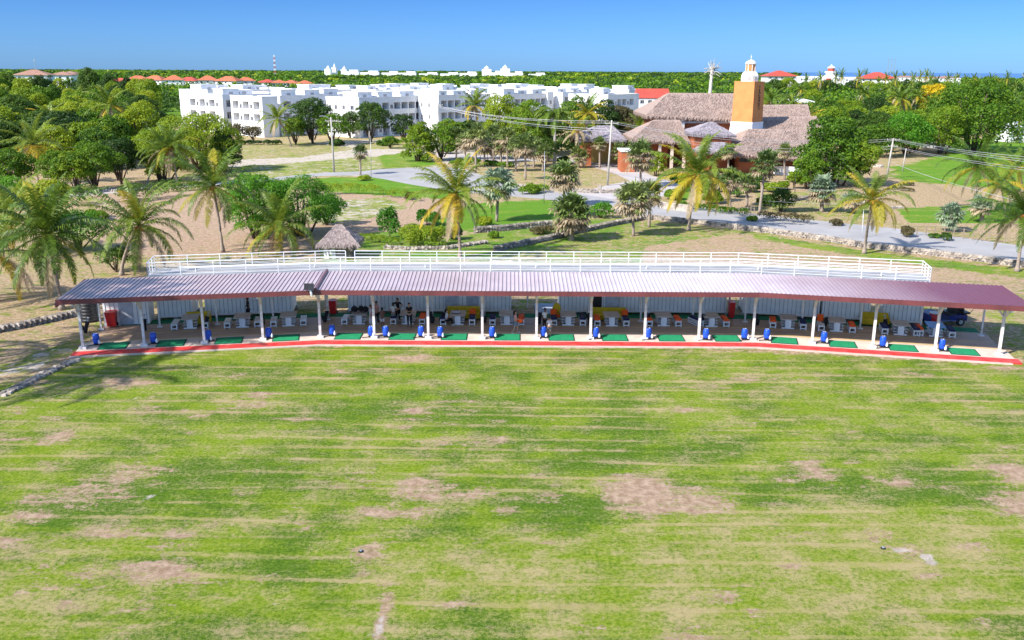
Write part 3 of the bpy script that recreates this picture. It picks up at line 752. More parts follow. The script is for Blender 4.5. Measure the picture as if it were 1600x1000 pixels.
for i in range(ns):
    a, bb = S[i], S[i+1]; w = bb-a
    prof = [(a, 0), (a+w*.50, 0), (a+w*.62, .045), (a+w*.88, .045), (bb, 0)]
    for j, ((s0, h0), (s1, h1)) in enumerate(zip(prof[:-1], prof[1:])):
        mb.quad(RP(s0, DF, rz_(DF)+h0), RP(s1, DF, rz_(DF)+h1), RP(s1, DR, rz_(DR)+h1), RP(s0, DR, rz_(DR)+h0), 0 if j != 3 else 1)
        mb.quad(RP(s0, DR, rz_(DR)-.03+h0), RP(s1, DR, rz_(DR)-.03+h1), RP(s1, DF, rz_(DF)-.03+h1), RP(s0, DF, rz_(DF)-.03+h0), 2)  # unseen underside made white to bounce light into the bays
for k in (4, 12):   # ridge flashing where the roof bends
    if k == 4:
        p0, p1 = RP(k, DF-.03, ZF+.07), RP(k, DR, ZR+.07); mb.tube([p0, p1], [.13, .13], 6, 1)
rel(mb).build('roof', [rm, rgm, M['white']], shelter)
mb = MB()
for s0, s1 in ((SL, 4), (4, 12), (12, SR)):
    for d0, d1, z0, z1 in ((DF-.06, DF, ZF-.30, ZF+.03), (DF+.4, DF+.5, ZF-.27, ZF-.05), (DR-.6, DR-.5, ZR-.25, ZR-.05), (2.2, 2.3, ZR-.12, ZR+.02)):
        A = [RP(s0, d0), RP(s1, d0), RP(s1, d1), RP(s0, d1)]
        mb.prism([(p.x, p.y) for p in A], z0, z1)
for s in (SL, SR):
    A = [RP(s-.012, DF-.06), RP(s+.012, DF-.06), RP(s+.012, DR), RP(s-.012, DR)]; mb.prism([(p.x, p.y) for p in A], ZR-.24, ZR+.03)
rel(mb).build('fascia', M['maroon'], shelter)
mb = MB()
for i in range(17):   # rafters across at each post
    mb = MB(); A = [RP(i-.015, DF+.1), RP(i+.015, DF+.1), RP(i+.015, DR-.1), RP(i-.015, DR-.1)]; mb.prism([(p.x, p.y) for p in A], ZR-.22, ZR-.045)
    rel(mb).build('rafter', M['post'], shelter)
mb = MB(); mb.box((0, 0, 1.74), (.17, .17, 3.48-.0)); mb.box((0, 0, .07), (.46, .46, .14)); postm = mb.mesh('post', M['post'])
mb = MB()
mb.tube([(0, 0, 2.55), (0, -.75, 3.2), (0, -1.0, 3.46)], [.07]*3, 4); brm = mb.mesh('brace', M['post'])
for sx_ in (-1, 1): mb.tube([(0, 0, 2.6), (sx_*.42, 0, 3.16), (sx_*.50, 0, 3.46)], [.062]*3, 4)
brm2 = mb.mesh('brace', M['post'])
mb = MB(); mb.box((0, 0, 1.70), (.12, .12, 3.38)); mb.box((0, 0, .04), (.40, .30, .08)); rpm = mb.mesh('rear_post', M['post'])
for i in range(17):
    p = link('post', postm, shelter, RP(i, 0, FZ)-base, rz_at(min(15.9, max(.1, i)))); link('brace', brm2 if i in (0, 16) else brm, p)
for i in range(17):
    if i in (8,): continue
    link('rear_post', rpm, shelter, RP(i+.02, 4.75, FZ)-base, rz_at(min(15.9, max(.1, i))))

# ---- cabins behind, which carry the viewing terrace
clad = simple('white_vertical_cladding', (.88, .87, .86), .6, (.78, .77, .76), 1.2)
cladb = simple('white_cladding_groove', (.46, .47, .50), .8)
doorm = simple('pale_grey_door', (.50, .53, .60), .5, None, 2)
def cabin(px0, px1, label, z0=.28, z1=3.2, d=6.9, depth=2.5, door=None, hatch=None, slot=None, name='clad_cabin', vents=True):
    s0, s1 = S_of(px0, 480, d, 1.6), S_of(px1, 480, d, 1.6)
    S = [s0] + [k for k in (4, 12) if s0 < k < s1] + [s1]
    mid = RP((s0+s1)/2, d); root = thing(name, label, 'cabin', mid)
    mb = MB(); gb = MB(); fb = []; pk = MB(); pk.box((0, 0, z0/2), (.3, .3, z0-.03)); pkm = pk.mesh('plinth_block', M['pole'])
    top = slot if slot else z1
    for a, c in zip(S[:-1], S[1:]):
        A = [RP(a, d), RP(c, d), RP(c, d+depth), RP(a, d+depth)]; mb.prism([(p.x, p.y) for p in A], z0, top)
        if slot:
            A = [RP(a, d+.9), RP(c, d+.9), RP(c, d+depth), RP(a, d+depth)]; gb.prism([(p.x, p.y) for p in A], slot, z1)
            A = [RP(a, d), RP(c, d), RP(c, d+depth), RP(a, d+depth)]; mb.prism([(p.x, p.y) for p in A], z1, z1+.12)
        L = (RP(c, d)-RP(a, d)).length; n = max(1, int(L/.30)); nn = (RP(a, d)-RP(a, d+1)).normalized()
        for k in range(n):     # battens
            q = RP(a, d).lerp(RP(c, d), (k+.5)/n) + nn*.012; ang = math.atan2((RP(c, d)-RP(a, d)).y, (RP(c, d)-RP(a, d)).x)
            mb.box((q.x, q.y, (z0+top)/2), (.035, .03, top-z0-.12), ang, 1)
        A = [RP(a, d-.035), RP(c, d-.035), RP(c, d), RP(a, d)]; mb.prism([(p.x, p.y) for p in A], z0-.02, z0+.14)
        for k in range(max(2, int(L/2.2))+1):  # plinth blocks
            q = RP(a, d+.25).lerp(RP(c, d+.25), k/max(2, int(L/2.2))); fb.append(q)
            q = RP(a, d+depth-.25).lerp(RP(c, d+depth-.25), k/max(2, int(L/2.2))); fb.append(q)
    sh = lambda m_: setattr(m_, 'v', [(v[0]-mid.x, v[1]-mid.y, v[2]) for v in m_.v]) or m_
    sh(mb).build('wall', [clad, cladb], root); [link('plinth_block', pkm, root, (q.x-mid.x, q.y-mid.y, 0)) for q in fb]
    if slot: sh(gb).build('dark_opening', M['black'], root)
    for px, wd, open_ in (door or []):
        s = S_of(px, 480, d, 1.6); q = RP(s, d-.03); ang = rz_at(min(max(s, .1), 15.9))
        dm = MB(); dm.box((q.x-mid.x, q.y-mid.y, z0+1.1), (wd, .05, 2.15), ang); dm.build('door', M['black'] if open_ else doorm, root)  # open doorway: black panel stands in for the dark interior
        if open_:
            dm = MB(); q2 = RP(s+.22+wd/8, d-.25); dm.box((q2.x-mid.x, q2.y-mid.y, z0+1.1), (wd*.95, .05, 2.1), ang-.35); dm.build('door_leaf', doorm, root)
    for px, wd, zz, hh in (hatch or []):
        s = S_of(px, 480, d, 1.6); q = RP(s, d-.03); ang = rz_at(min(max(s, .1), 15.9))
        dm = MB(); dm.box((q.x-mid.x, q.y-mid.y, zz), (wd, .04, hh), ang); dm.build('hatch', M['black'], root)
    return root
cabin(160, 231, 'small white utility hut with grey door behind the red bin', z0=.05, z1=2.75, d=5.9, depth=1.8, door=[(196, .95, 0)], name='utility_hut')
cabin(245, 299, 'white clad cabin behind the first table from the left')
cabin(319, 456, 'white clad cabin behind the walking person in black', hatch=[(422, 2.9, 2.35, .07)])
cabin(543, 799, 'longest white clad cabin behind the group of visitors', door=[(705, 1.0, 0), (738, .9, 0)])
cabin(873, 1136, 'white clad cabin with an open door beside the passage', door=[(931, .95, 1), (956, 1.0, 0)])
cabin(1163, 1282, 'white serving counter cabin with dark open hatch above it', slot=2.15)
cabin(1286, 1361, 'white clad cabin left of the yellow sofa on the right side')
cabin(1382, 1442, 'white clad cabin at the right end of the row')

tz0, tz1 = 3.30, 3.48
sL, sR = S_of(228, 425, 6.7, 3.5), S_of(1456, 435, 6.7, 3.5)
mid = RP(8, 8); terr = thing('viewing_terrace', 'raised white viewing terrace with long pipe railing above the cabins', 'terrace', mid)
def relm(mb, m=mid): mb.v = [(v[0]-m.x, v[1]-m.y, v[2]-m.z) for v in mb.v]; return mb
o = ribbon('floor', sL, sR, 6.65, 9.55, tz0, tz1, M['terrace'], .25, None, terr)
o.data.transform(Matrix.Translation(-mid))
mb = MB(); mb.box((0, 0, 1.65), (.14, .14, 3.3)); spm = mb.mesh('support_post', M['post'])
for s in np.arange(sL+.1, sR, 1.0):
    q = RP(s, 9.3)-mid; link('support_post', spm, terr, (q.x, q.y, 0))
pm = MB(); pm.box((0, 0, .53), (.055, .055, 1.06)); railpost = pm.mesh('rail_post', M['rail'])
def railing(segs, step, label=None):
    mb = MB(); posts = []
    for (sa, da), (sb, db) in segs:
        n = max(1, round(abs(sb-sa)*3.87/step) if sa != sb else round(abs(db-da)/1.0))
        S = [(sa+(sb-sa)*i/n, da+(db-da)*i/n) for i in range(n+1)]
        posts += S
        K = [(sa, da)] + [(k, da) for k in (4, 12) if min(sa, sb) < k < max(sa, sb)] + [(sb, db)]
        for hgt, r in ((1.06, .032), (.82, .018), (.60, .018), (.38, .018), (.16, .018)):
            mb.tube([RP(s, d, tz1+hgt) for s, d in K], [r]*len(K), 6)
    r = relm(mb).build('railing', M['rail'], terr)
    for s, d in posts: link('rail_post', railpost, r, RP(s, d, tz1)-mid, rz_at(min(max(s, .1), 15.9)))
sG = S_of(547, 395, 9.45, 4.4)
railing([((sL+.03, 6.75), (sR-.03, 6.75))], 2.2)
railing([((sL+.03, 9.45), (sG-.09, 9.45))], 2.2)
railing([((sG+.09, 9.45), (sR-.03, 9.45))], 2.1)
railing([((sL+.03, 6.75), (sL+.03, 9.45))], 1); railing([((sR-.03, 6.75), (sR-.03, 9.45))], 1)
mb = MB()
for s in np.arange(sL+.8, sR-.3, 2.15): mb.box(RP(s, 8.4, tz1+.14), (.06, .5, .28), rz_at(min(max(s, .1), 15.9)))
for s0, s1 in ((sL+.5, 4), (4, 12), (12, sR-.5)):
    A = [RP(s0, 8.2), RP(s1, 8.2), RP(s1, 8.6), RP(s0, 8.6)]; mb.prism([(p.x, p.y) for p in A], tz1+.28, tz1+.33)
relm(mb).build('bench', M['white'], terr)

# ---- picnic tables, slatted benches and loose cushions
def mk_table(top='tabletop'):
    def mk():
        t_ = thing('picnic_table', '', 'table'); mb = MB()
        for k in range(6): mb.box((-.5+.2*k, 0, .755), (.192, 1.55, .045))
        mb.box((0, 0, .715), (1.14, 1.45, .035)); mb.build('tabletop', M[top], t_)
        mb = MB(); mb.box((0, -.52, .35), (.42, .16, .68)); pdm = mb.mesh('pedestal', M['white'])
        link('pedestal', pdm, t_); link('pedestal', pdm, t_, (0, 1.04, 0))
        mb = MB()
        for y in (-.52, .52): mb.box((0, y, .04), (.9, .20, .08))
        mb.build('foot_bar', M['white'], t_)
        mb = MB()
        for z in (.2, .42):
            mb.box((-.36, 0, z), (.26, .92, .03)); mb.box((.36, 0, z), (.26, .92, .03))
        mb.build('shelf', M['white'], t_)
        return t_
    return mk
def mk_bench():
    t_ = thing('slatted_bench', '', 'bench'); mb = MB()
    for k in range(4): mb.box((-.17+.113*k, 0, .43), (.10, 1.4, .035))
    mb.build('seat', M['white'], t_)
    mb = MB()
    for x in (-.19, .19):
        for z in (.38, .22, .06): mb.box((x, 0, z), (.025, 1.34, .09))
    for y in (-.66, .66):
        for z in (.36, .08): mb.box((0, y, z), (.36, .035, .07))
    mb.build('side_slats', M['white'], t_)
    mb = MB()
    mb.box((0, 0, .205), (.07, .07, .41)); lm = mb.mesh('leg', M['white'])
    for x in (-.19, .19):
        for y in (-.67, .67): link('leg', lm, t_, (x, y, 0))
    return t_
PT, PTB, PB = Proto(mk_table()), Proto(mk_table('bluetable')), Proto(mk_bench)
def cushion_mesh(mat):
    bm = bmesh.new(); bmesh.ops.create_cube(bm, size=1)
    for v in bm.verts: v.co = Vector((v.co.x*.46, v.co.y*1.3, v.co.z*.13))
    bmesh.ops.bevel(bm, geom=bm.edges[:], offset=.045, segments=2, affect='EDGES')
    me_ = bpy.data.meshes.new('seat_cushion'); bm.to_mesh(me_); bm.free(); me_.materials.append(mat); return me_
CU = {'orange': cushion_mesh(M['orange']), 'navy': cushion_mesh(M['navy'])}
TB = [(297, 514, '', ''), (379, 512, '', ''), (451, 510, '', ''), (561, 507, '', ''), (637, 507, 'navy', 'orange'), (715, 508, 'navy', 'navy'), (792, 508, 'navy', 'orange'), (888, 509, 'navy', 'navy'),
      (956, 510, 'orange', 'navy'), (1037, 510, 'orange', 'orange'), (1112, 511, 'navy', 'orange'), (1231, 514, 'orange', 'navy'), (1307, 518.5, '', 'orange'), (1407, 524, 'navy', 'navy'), (1462, 526.5, 'orange', 'navy')]
tabs = []
for i, (px, py, cl, cr) in enumerate(TB):
    g = G(px, py, FZ); s = S_of(px, py, 3.3, FZ); rz = rz_at(min(max(s, .1), 15.9))
    fwd = Vector((-math.sin(rz), math.cos(rz), 0)); rt = Vector((math.cos(rz), math.sin(rz), 0))
    c = Vector((g.x, g.y, FZ+.012)) + fwd*.62
    tabs.append((c, rz, rt, fwd))
    o_ = ORD[i]
    (PTB if i == 14 else PT).put(c, rz, ('light blue topped picnic table at the right end of the shelter' if i == 14 else f'white pedestal picnic table with brown top, {o_} from the left'), group='picnic tables under the shelter')
    for sd, cu in ((-1, cl), (1, cr)):
        ang = rz + (.0 if not (i == 10 and sd < 0) else .45)
        q = c + rt*sd*1.08 + fwd*(.02 if i % 3 else -.06)
        PB.put(q, ang, f'white slatted bench {"left" if sd < 0 else "right"} of the {o_} picnic table from the left', group='slatted benches by the tables')
        if cu:
            co_ = link('seat_cushion', CU[cu], None, q+Vector((0, 0, .512)), ang)
            tag(co_, f'{cu} cushion on the {"left" if sd < 0 else "right"} bench of the {o_} picnic table', 'cushion', 'seat cushions on the benches')
# leaning spare cushions behind
for k, (i, sd, cu) in enumerate([(5, 1, 'orange'), (7, -1, 'orange'), (8, 1, 'orange'), (12, -1, 'orange')]):
    c, rz, rt, fwd = tabs[i]; q = c + rt*sd*1.08 + fwd*.55 + Vector((0, 0, .70))
    o = link('back_cushion', CU[cu], None, q); o.rotation_euler = (math.radians(70), 0, rz); o.scale = (1, .40, 1)
    tag(o, f'orange back cushion leaning on the {"left" if sd < 0 else "right"} bench of the {ORD[i]} table', 'cushion', 'back cushions')
# ---- hitting mats
mb = MB(); mb.box((0, 0, .012), (1.86, 1.62, .024)); e1 = mb.mesh('rubber_base', M['matrim'])
mb = MB(); mb.box((0, 0, .030), (1.72, 1.46, .012)); e2 = mb.mesh('turf_top', M['mat'])
MW = {0: 178, 1: 268, 2: 358, 3: 447, 4: 545, 5: 629, 6: 710, 7: 793, 8: 877, 9: 960, 10: 1048, 11: 1135, 12: 1225, 13: 1316, 14: 1410, 15: 1505}
for i in range(16):
    s = S_of(MW[i], 530, .25, FZ); rz = rz_at(min(max(s, .1), 15.9))
    r = thing('hitting_mat', f'green golf hitting mat in the {ORD[i]} bay from the left', 'golf mat', RP(s, .25, FZ+.002), rz, 'hitting mats along the front')
    link('rubber_base', e1, r); link('turf_top', e2, r)
# ---- ball dispensers: blue drum on a black tray with white bottle
def mk_disp():
    t_ = thing('ball_dispenser', '', 'ball dispenser'); mb = MB()
    mb.lathe((0, 0, .12), [(.17, 0), (.215, .05), (.225, .22), (.205, .25), (.225, .28), (.225, .44), (.205, .47), (.215, .58), (.17, .66), (.10, .68)], 16)
    mb.build('drum', M['blue'], t_, smooth=True)
    mb = MB(); mb.lathe((.05, 0, .79), [(.05, 0), (.05, .03)], 10); mb.lathe((-.09, 0, .79), [(.03, 0), (.03, .03)], 8); mb.build('cap', M['white'], t_)
    mb = MB(); mb.box((0, 0, .06), (.34, .34, .10)); mb.box((.26, -.12, .05), (.30, .22, .08)); mb.build('tray', M['black'], t_)
    mb = MB(); mb.tube([(.20, -.22, .10), (-.55, -.42, .05)], [.022, .03], 6); mb.build('feed_arm', M['black'], t_)
    mb = MB(); mb.lathe((.22, -.2, .10), [(.05, 0), (.08, .05), (.075, .18), (.03, .26), (.03, .31)], 10); mb.build('bottle', M['white'], t_, smooth=True)
    return t_
PD = Proto(mk_disp)
DP = [(151, 536), (240, 534), (326, 530), (420, 526), (519, 522), (580, 524), (603, 524), (658, 524), (688, 525), (769, 525), (849, 524.5), (931, 526), (1013, 527), (1103, 528), (1163, 528), (1198, 528.5), (1287, 533), (1379, 540), (1471, 545)]
for i, (px, py) in enumerate(DP):
    s = S_of(px, py, .9, FZ)
    g = G(px, py, FZ+.12); PD.put((g.x, g.y, FZ+.002), rz_at(min(max(s, .1), 15.9)) + .15*math.sin(i*2.3), f'blue drum ball dispenser beside the mats, {ORD[i]} from the left', group='ball dispensers')
# ---- hanging screens
mb0 = MB(); mb0.box((0, 0, 0), (1.1, .07, .62)); scr = mb0.mesh('screen_panel', M['black'])
mb0 = MB(); mb0.box((0, .06, .42), (.06, .06, .34)); mb0.box((0, .06, 0), (.3, .06, .3)); arm = mb0.mesh('mount_arm', M['steel'])
for k, px in enumerate([228, 406, 587, 756, 838, 1006]):
    s = S_of(px, 462, 3.2, 2.75); r = thing('hanging_screen', f'black flat screen hung under the shelter roof, {ORD[k]} from the left', 'screen', RP(s, 3.2, 3.02), rz_at(min(max(s, .1), 15.9)), 'screens under the roof')
    link('screen_panel', scr, r); link('mount_arm', arm, r)
# ---- golf bags on stands
def mk_bag():
    t_ = thing('golf_bag', '', 'golf bag'); mb = MB()
    lean = Matrix.Rotation(.32, 3, 'Y')
    mb.lathe((0, 0, 0), [(.13, 0), (.15, .1), (.13, .45), (.15, .82), (.16, .86)], 10)
    mb.v = [tuple(lean @ Vector(v)) for v in mb.v]; mb.build('bag', M['blackcloth'], t_, smooth=True)
    mb = MB(); mb.ell((-.12, .0, .35), (.10, .12, .2), 8, 5); mb.build('pocket', M['blackcloth'], t_, smooth=True)
    mb = MB(); mb.tube([(.26, .1, .7), (.55, .3, 0)], [.012]*2, 5); mb.tube([(.26, -.1, .7), (.55, -.3, 0)], [.012]*2, 5); mb.build('stand_leg', M['black'], t_)
    mb = MB()
    for k in range(5):
        a = k*1.25; p = Vector((.27+.05*math.cos(a), .05*math.sin(a), .8)); mb.tube([p, p+Vector((.07, .01*k, .28))], [.012]*2, 5); mb.ell(p+Vector((.08, .01*k, .31)), (.045, .06, .03), 6, 4)
    mb.build('club', M['steel'], t_)
    return t_
PG = Proto(mk_bag)
BG = [(133, 520), (226, 517), (320, 512), (411, 507), (507, 503), (676, 505), (690, 506), (757, 504), (842, 506), (923, 507), (1013, 508), (1094, 508), (1183, 508), (1287, 513), (1386, 517)]
for i, (px, py) in enumerate(BG):
    g = G(px, py, FZ); PG.put((g.x, g.y, FZ+.012), i*1.7 % 3.1, f'black golf bag on its stand under the shelter, {ORD[i]} from the left', group='golf bags under the shelter')
# ---- yellow sofas
def mk_sofa():
    t_ = thing('lounge_sofa', '', 'sofa')
    def rb(name, c, d, mat):
        bm = bmesh.new(); bmesh.ops.create_cube(bm, size=1)
        for v in bm.verts: v.co = Vector((c[0]+v.co.x*d[0], c[1]+v.co.y*d[1], c[2]+v.co.z*d[2]))
        bmesh.ops.bevel(bm, geom=bm.edges[:], offset=.05, segments=2, affect='EDGES')
        me_ = bpy.data.meshes.new(name); bm.to_mesh(me_); bm.free(); me_.materials.append(mat); link(name, me_, t_)
    rb('seat', (0, -.1, .27), (2.3, .78, .38), M['yellow']); rb('backrest', (0, .32, .50), (2.4, .24, .72), M['yellow'])
    rb('armrest', (-1.15, -.08, .36), (.22, .80, .5), M['yellow']); rb('armrest', (1.15, -.08, .36), (.22, .80, .5), M['yellow'])
    mb = MB()
    mb.box((0, 0, .04), (.06, .06, .08)); lm = mb.mesh('leg', M['black'])
    for x in (-1.05, 1.05):
        for y in (-.4, .3): link('leg', lm, t_, (x, y, 0))
    return t_
PS = Proto(mk_sofa)
for i, (px, py, sc, lb) in enumerate([(307, 509, .72, 'mustard yellow sofa behind the first table from the left'), (725, 500, 1.12, 'yellow sofa behind the seated person at the sixth table'), (952, 502, 1.1, 'yellow sofa behind the ninth table, near the open cabin door'), (1370, 510, .82, 'bright yellow sofa before the dark gap on the right')]):
    g = G(px, py, FZ); s = S_of(px, py, 5, FZ); PS.put((g.x, g.y+.5, FZ+.012), rz_at(min(max(s, .1), 15.9)), lb, (sc, 1, 1), group='yellow sofas')
# egg-shaped yellow lounge chair at the passage
r = thing('lounge_chair', 'yellow high-backed lounge chair beside the shaded passage', 'chair', (G(870, 503, FZ).x, G(870, 503, FZ).y+.5, FZ+.012))
mb = MB(); mb.ell((0, .18, .78), (.34, .12, .55), 12, 8); mb.build('backrest', M['yellow'], r, smooth=True)
mb = MB(); mb.ell((0, -.1, .36), (.34, .36, .12), 12, 6); mb.build('seat', M['orange'], r, smooth=True)
mb = MB(); mb.lathe((0, 0, 0), [(.26, 0), (.26, .03), (.05, .06), (.05, .3)], 12); mb.build('pedestal', M['black'], r)
# ---- bins, drum, tank, floodlight
def mk_bin():
    t_ = thing('wheeled_bin', '', 'bin'); mb = MB()
    v = [(-.28, -.3, .08), (.28, -.3, .08), (.28, .3, .08), (-.28, .3, .08), (-.36, -.38, .98), (.36, -.38, .98), (.36, .38, .98), (-.36, .38, .98)]
    mb.add(v, ((0,3,2,1),(4,5,6,7),(0,1,5,4),(1,2,6,5),(2,3,7,6),(3,0,4,7))); mb.build('body', M['red'], t_)
    mb = MB(); mb.box((0, 0, 1.02), (.78, .82, .06)); mb.box((0, .42, 1.04), (.5, .06, .05)); mb.build('lid', M['red'], t_)
    mb = MB(); mb.tube([(-.33, .32, .12), (-.26, .32, .12)], [.12, .12], 12); mb.tube([(.26, .32, .12), (.33, .32, .12)], [.12, .12], 12); mb.build('wheel', M['tyre'], t_)
    return t_
PBN = Proto(mk_bin)
g = G(174, 512, FZ); PBN.put((g.x, g.y+.2, FZ+.012), rz_at(.5), 'red wheeled bin against the small white hut', (1.0, 1, 1.12))
g = G(521, 491, FZ); PBN.put((g.x, g.y, FZ), 0, 'tall red bin in the gap between two cabins', (.8, .8, 1.1))
g = G(1142, 497, FZ); PBN.put((g.x, g.y, FZ), 0, 'narrow red bin beside the right-hand cabin gap', (.62, .8, 1.25))
g = G(1458, 507, FZ); r = thing('cooler_drum', 'round red cooler drum with white lid beside the golf cart', 'cooler', (g.x, g.y, .012+FZ))
mb = MB(); mb.lathe((0, 0, 0), [(.32, 0), (.36, .08), (.38, .85), (.36, .88)], 20); mb.build('drum', M['red'], r, smooth=True)
mb = MB(); mb.lathe((0, 0, .881), [(.37, 0), (.37, .06), (.1, .12)], 20); mb.build('lid', M['white'], r)
g = G(135, 505); r = thing('water_tank', 'black ribbed water tank at the left end of the shelter', 'water tank', (g.x, g.y+.6, 0))
mb = MB(); pr = [(.60, 0)]
for k in range(6): pr += [(.64, .1+.25*k), (.64, .22+.25*k), (.59, .25+.25*k)]
pr += [(.45, 1.68), (.15, 1.76)]; mb.lathe((0, 0, 0), pr, 20); mb.build('tank', M['black'], r, smooth=True)
mb = MB(); mb.lathe((0, 0, 1.761), [(.2, 0), (.2, .06)], 14); mb.build('lid', M['black'], r)
g = G(148, 504); r = thing('gas_cylinder', 'slim dark upright cylinder beside the black water tank', 'cylinder', (g.x, g.y+.5, 0))
mb = MB(); mb.lathe((0, 0, 0), [(.20, 0), (.22, .05), (.22, 1.25), (.12, 1.4)], 14); mb.build('body', simple('dark_grey_cylinder', (.05, .06, .07), .5), r, smooth=True)
mb = MB(); mb.lathe((0, 0, 1.4), [(.06, 0), (.06, .12)], 10); mb.build('valve', M['steel'], r)
p = AY(486, 452, RP(3.85, DF-.15).y); r = thing('floodlight', 'black floodlight on a white bracket at the shelter eave', 'floodlight', (p.x, p.y, 3.62))
mb = MB(); mb.box((-.12, -.05, .58), (.66, .12, .46), 0, 0, Matrix.Rotation(-.25, 3, 'X')); mb.build('lamp_head', M['black'], r)
mb = MB(); mb.tube([(.02, .06, -.1), (0, 0, .12), (-.08, -.0, .40)], [.07, .085, .05], 8); mb.build('bracket', M['rail'], r)
# small things on tables
def bottle(i, dx, dy, label, mat='white', h=.26):
    c, rz, rt, fwd = tabs[i]; q = c + rt*dx + fwd*dy + Vector((0, 0, .779)); mb = MB(); mb.lathe((0, 0, 0), [(.045, 0), (.05, .02), (.05, h*.6), (.02, h*.8), (.02, h)], 10)
    tag(mb.build('bottle', M[mat], None, True, q), label, 'bottle')
bottle(10, -.45, .4, 'white bottle standing on the eleventh picnic table', h=.42); bottle(4, .35, .2, 'clear white bottle on the fifth picnic table')
def lumpbag(c, d, mat, label, name='duffel_bag', cat='bag', seed=1):
    r = random.Random(seed); o = thing(name, label, cat, c)
    mb = MB(); mb.ell((0, 0, d[2]*.5), (d[0]/2, d[1]/2, d[2]/2), 12, 7); mb.v = [(x*r.uniform(.9, 1.1), y*r.uniform(.9, 1.1), max(0, z*r.uniform(.92, 1.08))) for x, y, z in mb.v]; mb.build('body', M[mat], o, smooth=True)
    mb = MB(); mb.tube([(-d[0]*.3, 0, d[2]*.9), (0, 0, d[2]*1.25), (d[0]*.3, 0, d[2]*.9)], [.02]*3, 5); mb.build('handle', M['black'], o); return o
for k, (dx, dy, w_, lb) in enumerate([(-.42, .1, .55, 'black bag at the left of the heaped bags on the fourth table'), (.05, .25, .5, 'black bag in the middle of the heaped bags on the fourth table'), (.42, .05, .5, 'grey and black bag right on the fourth table')]):
    c, rz, rt, fwd = tabs[3]; lumpbag(c+rt*dx+fwd*dy+Vector((0, 0, .779)), (w_, .4, .42), 'blackcloth', lb, seed=k)
c, rz, rt, fwd = tabs[5]; lumpbag(c+rt*-.1+Vector((0, 0, .779)), (.75, .5, .2), 'clothpale', 'pale folded garment lying on the sixth picnic table', 'folded_garment', 'garment', 9)
# ---- golf cart
g = G(1503, 511); r = thing('golf_cart', 'dark blue golf cart parked at the right end behind the shelter', 'golf cart', (g.x-1.0, g.y+.9, 0), .10)
r.scale = (1.12,)*3
mb = MB()
mb.add([(-1.45,-.6,.35),(1.3,-.6,.35),(1.3,.6,.35),(-1.45,.6,.35),(-1.35,-.58,.78),(-.75,-.58,.95),(-.75,.58,.95),(-1.35,.58,.78),(-.7,-.58,.42),(.1,-.58,.42),(.1,-.58,.72),(1.3,-.58,.75),(-.7,.58,.42),(.1,.58,.42),(.1,.58,.72),(1.3,.58,.75)],
       ((0,1,11,10,9,8,5,4),(3,7,6,12,13,14,15,2),(0,4,7,3),(4,5,6,7),(5,8,12,6),(8,9,13,12),(9,10,14,13),(10,11,15,14),(1,2,15,11),(0,3,2,1)))
mb.build('body', M['bluepaint'], r)
mb = MB()
for x, y in ((-.72, -.55), (-.72, .55), (.75, -.55), (.75, .55)): mb.tube([(x, y, .8), (x+(.12 if x < 0 else 0), y, 1.85)], [.022]*2, 6)
mb.build('roof_frame', M['black'], r)
mb = MB(); mb.box((.05, 0, 1.88), (1.75, 1.2, .06)); mb.build('roof', M['white'], r)
mb = MB(); mb.box((.25, 0, .80), (.5, 1.1, .16)); mb.box((.5, 0, 1.1), (.12, 1.1, .45)); mb.build('seat', M['black'], r)
mb = MB(); mb.box((1.25, 0, .85), (.5, 1.1, .12)); mb.box((1.0, 0, 1.05), (.1, 1.05, .4)); mb.tube([(1.5, -.5, .85), (1.75, -.5, 1.2), (1.75, .5, 1.2), (1.5, .5, .85)], [.02]*4, 6); mb.build('rear_seat', M['black'], r)
mb = MB(); mb.tube([(-.62, -.25, .85), (-.35, -.25, 1.05)], [.02]*2, 6)
for k in range(10):
    a, a2 = k*.628, (k+1)*.628; mb.tube([(-.35+.03*math.cos(a), -.25+.16*math.sin(a), 1.05+.16*math.cos(a)), (-.35+.03*math.cos(a2), -.25+.16*math.sin(a2), 1.05+.16*math.cos(a2))], [.015]*2, 5)
mb.build('steering_wheel', M['black'], r)
mb = MB(); mb.tube([(0, -.09, 0), (0, .09, 0)], [.27]*2, 18); wm = mb.mesh('wheel', M['tyre']); mb = MB(); mb.tube([(0, -.10, 0), (0, .10, 0)], [.15]*2, 10); hm_ = mb.mesh('rim', M['steel'])
for x in (-1.0, .85):
    for y in (-.55, .55): wv = link('wheel', wm, r, (x, y, .27)); link('rim', hm_, wv)
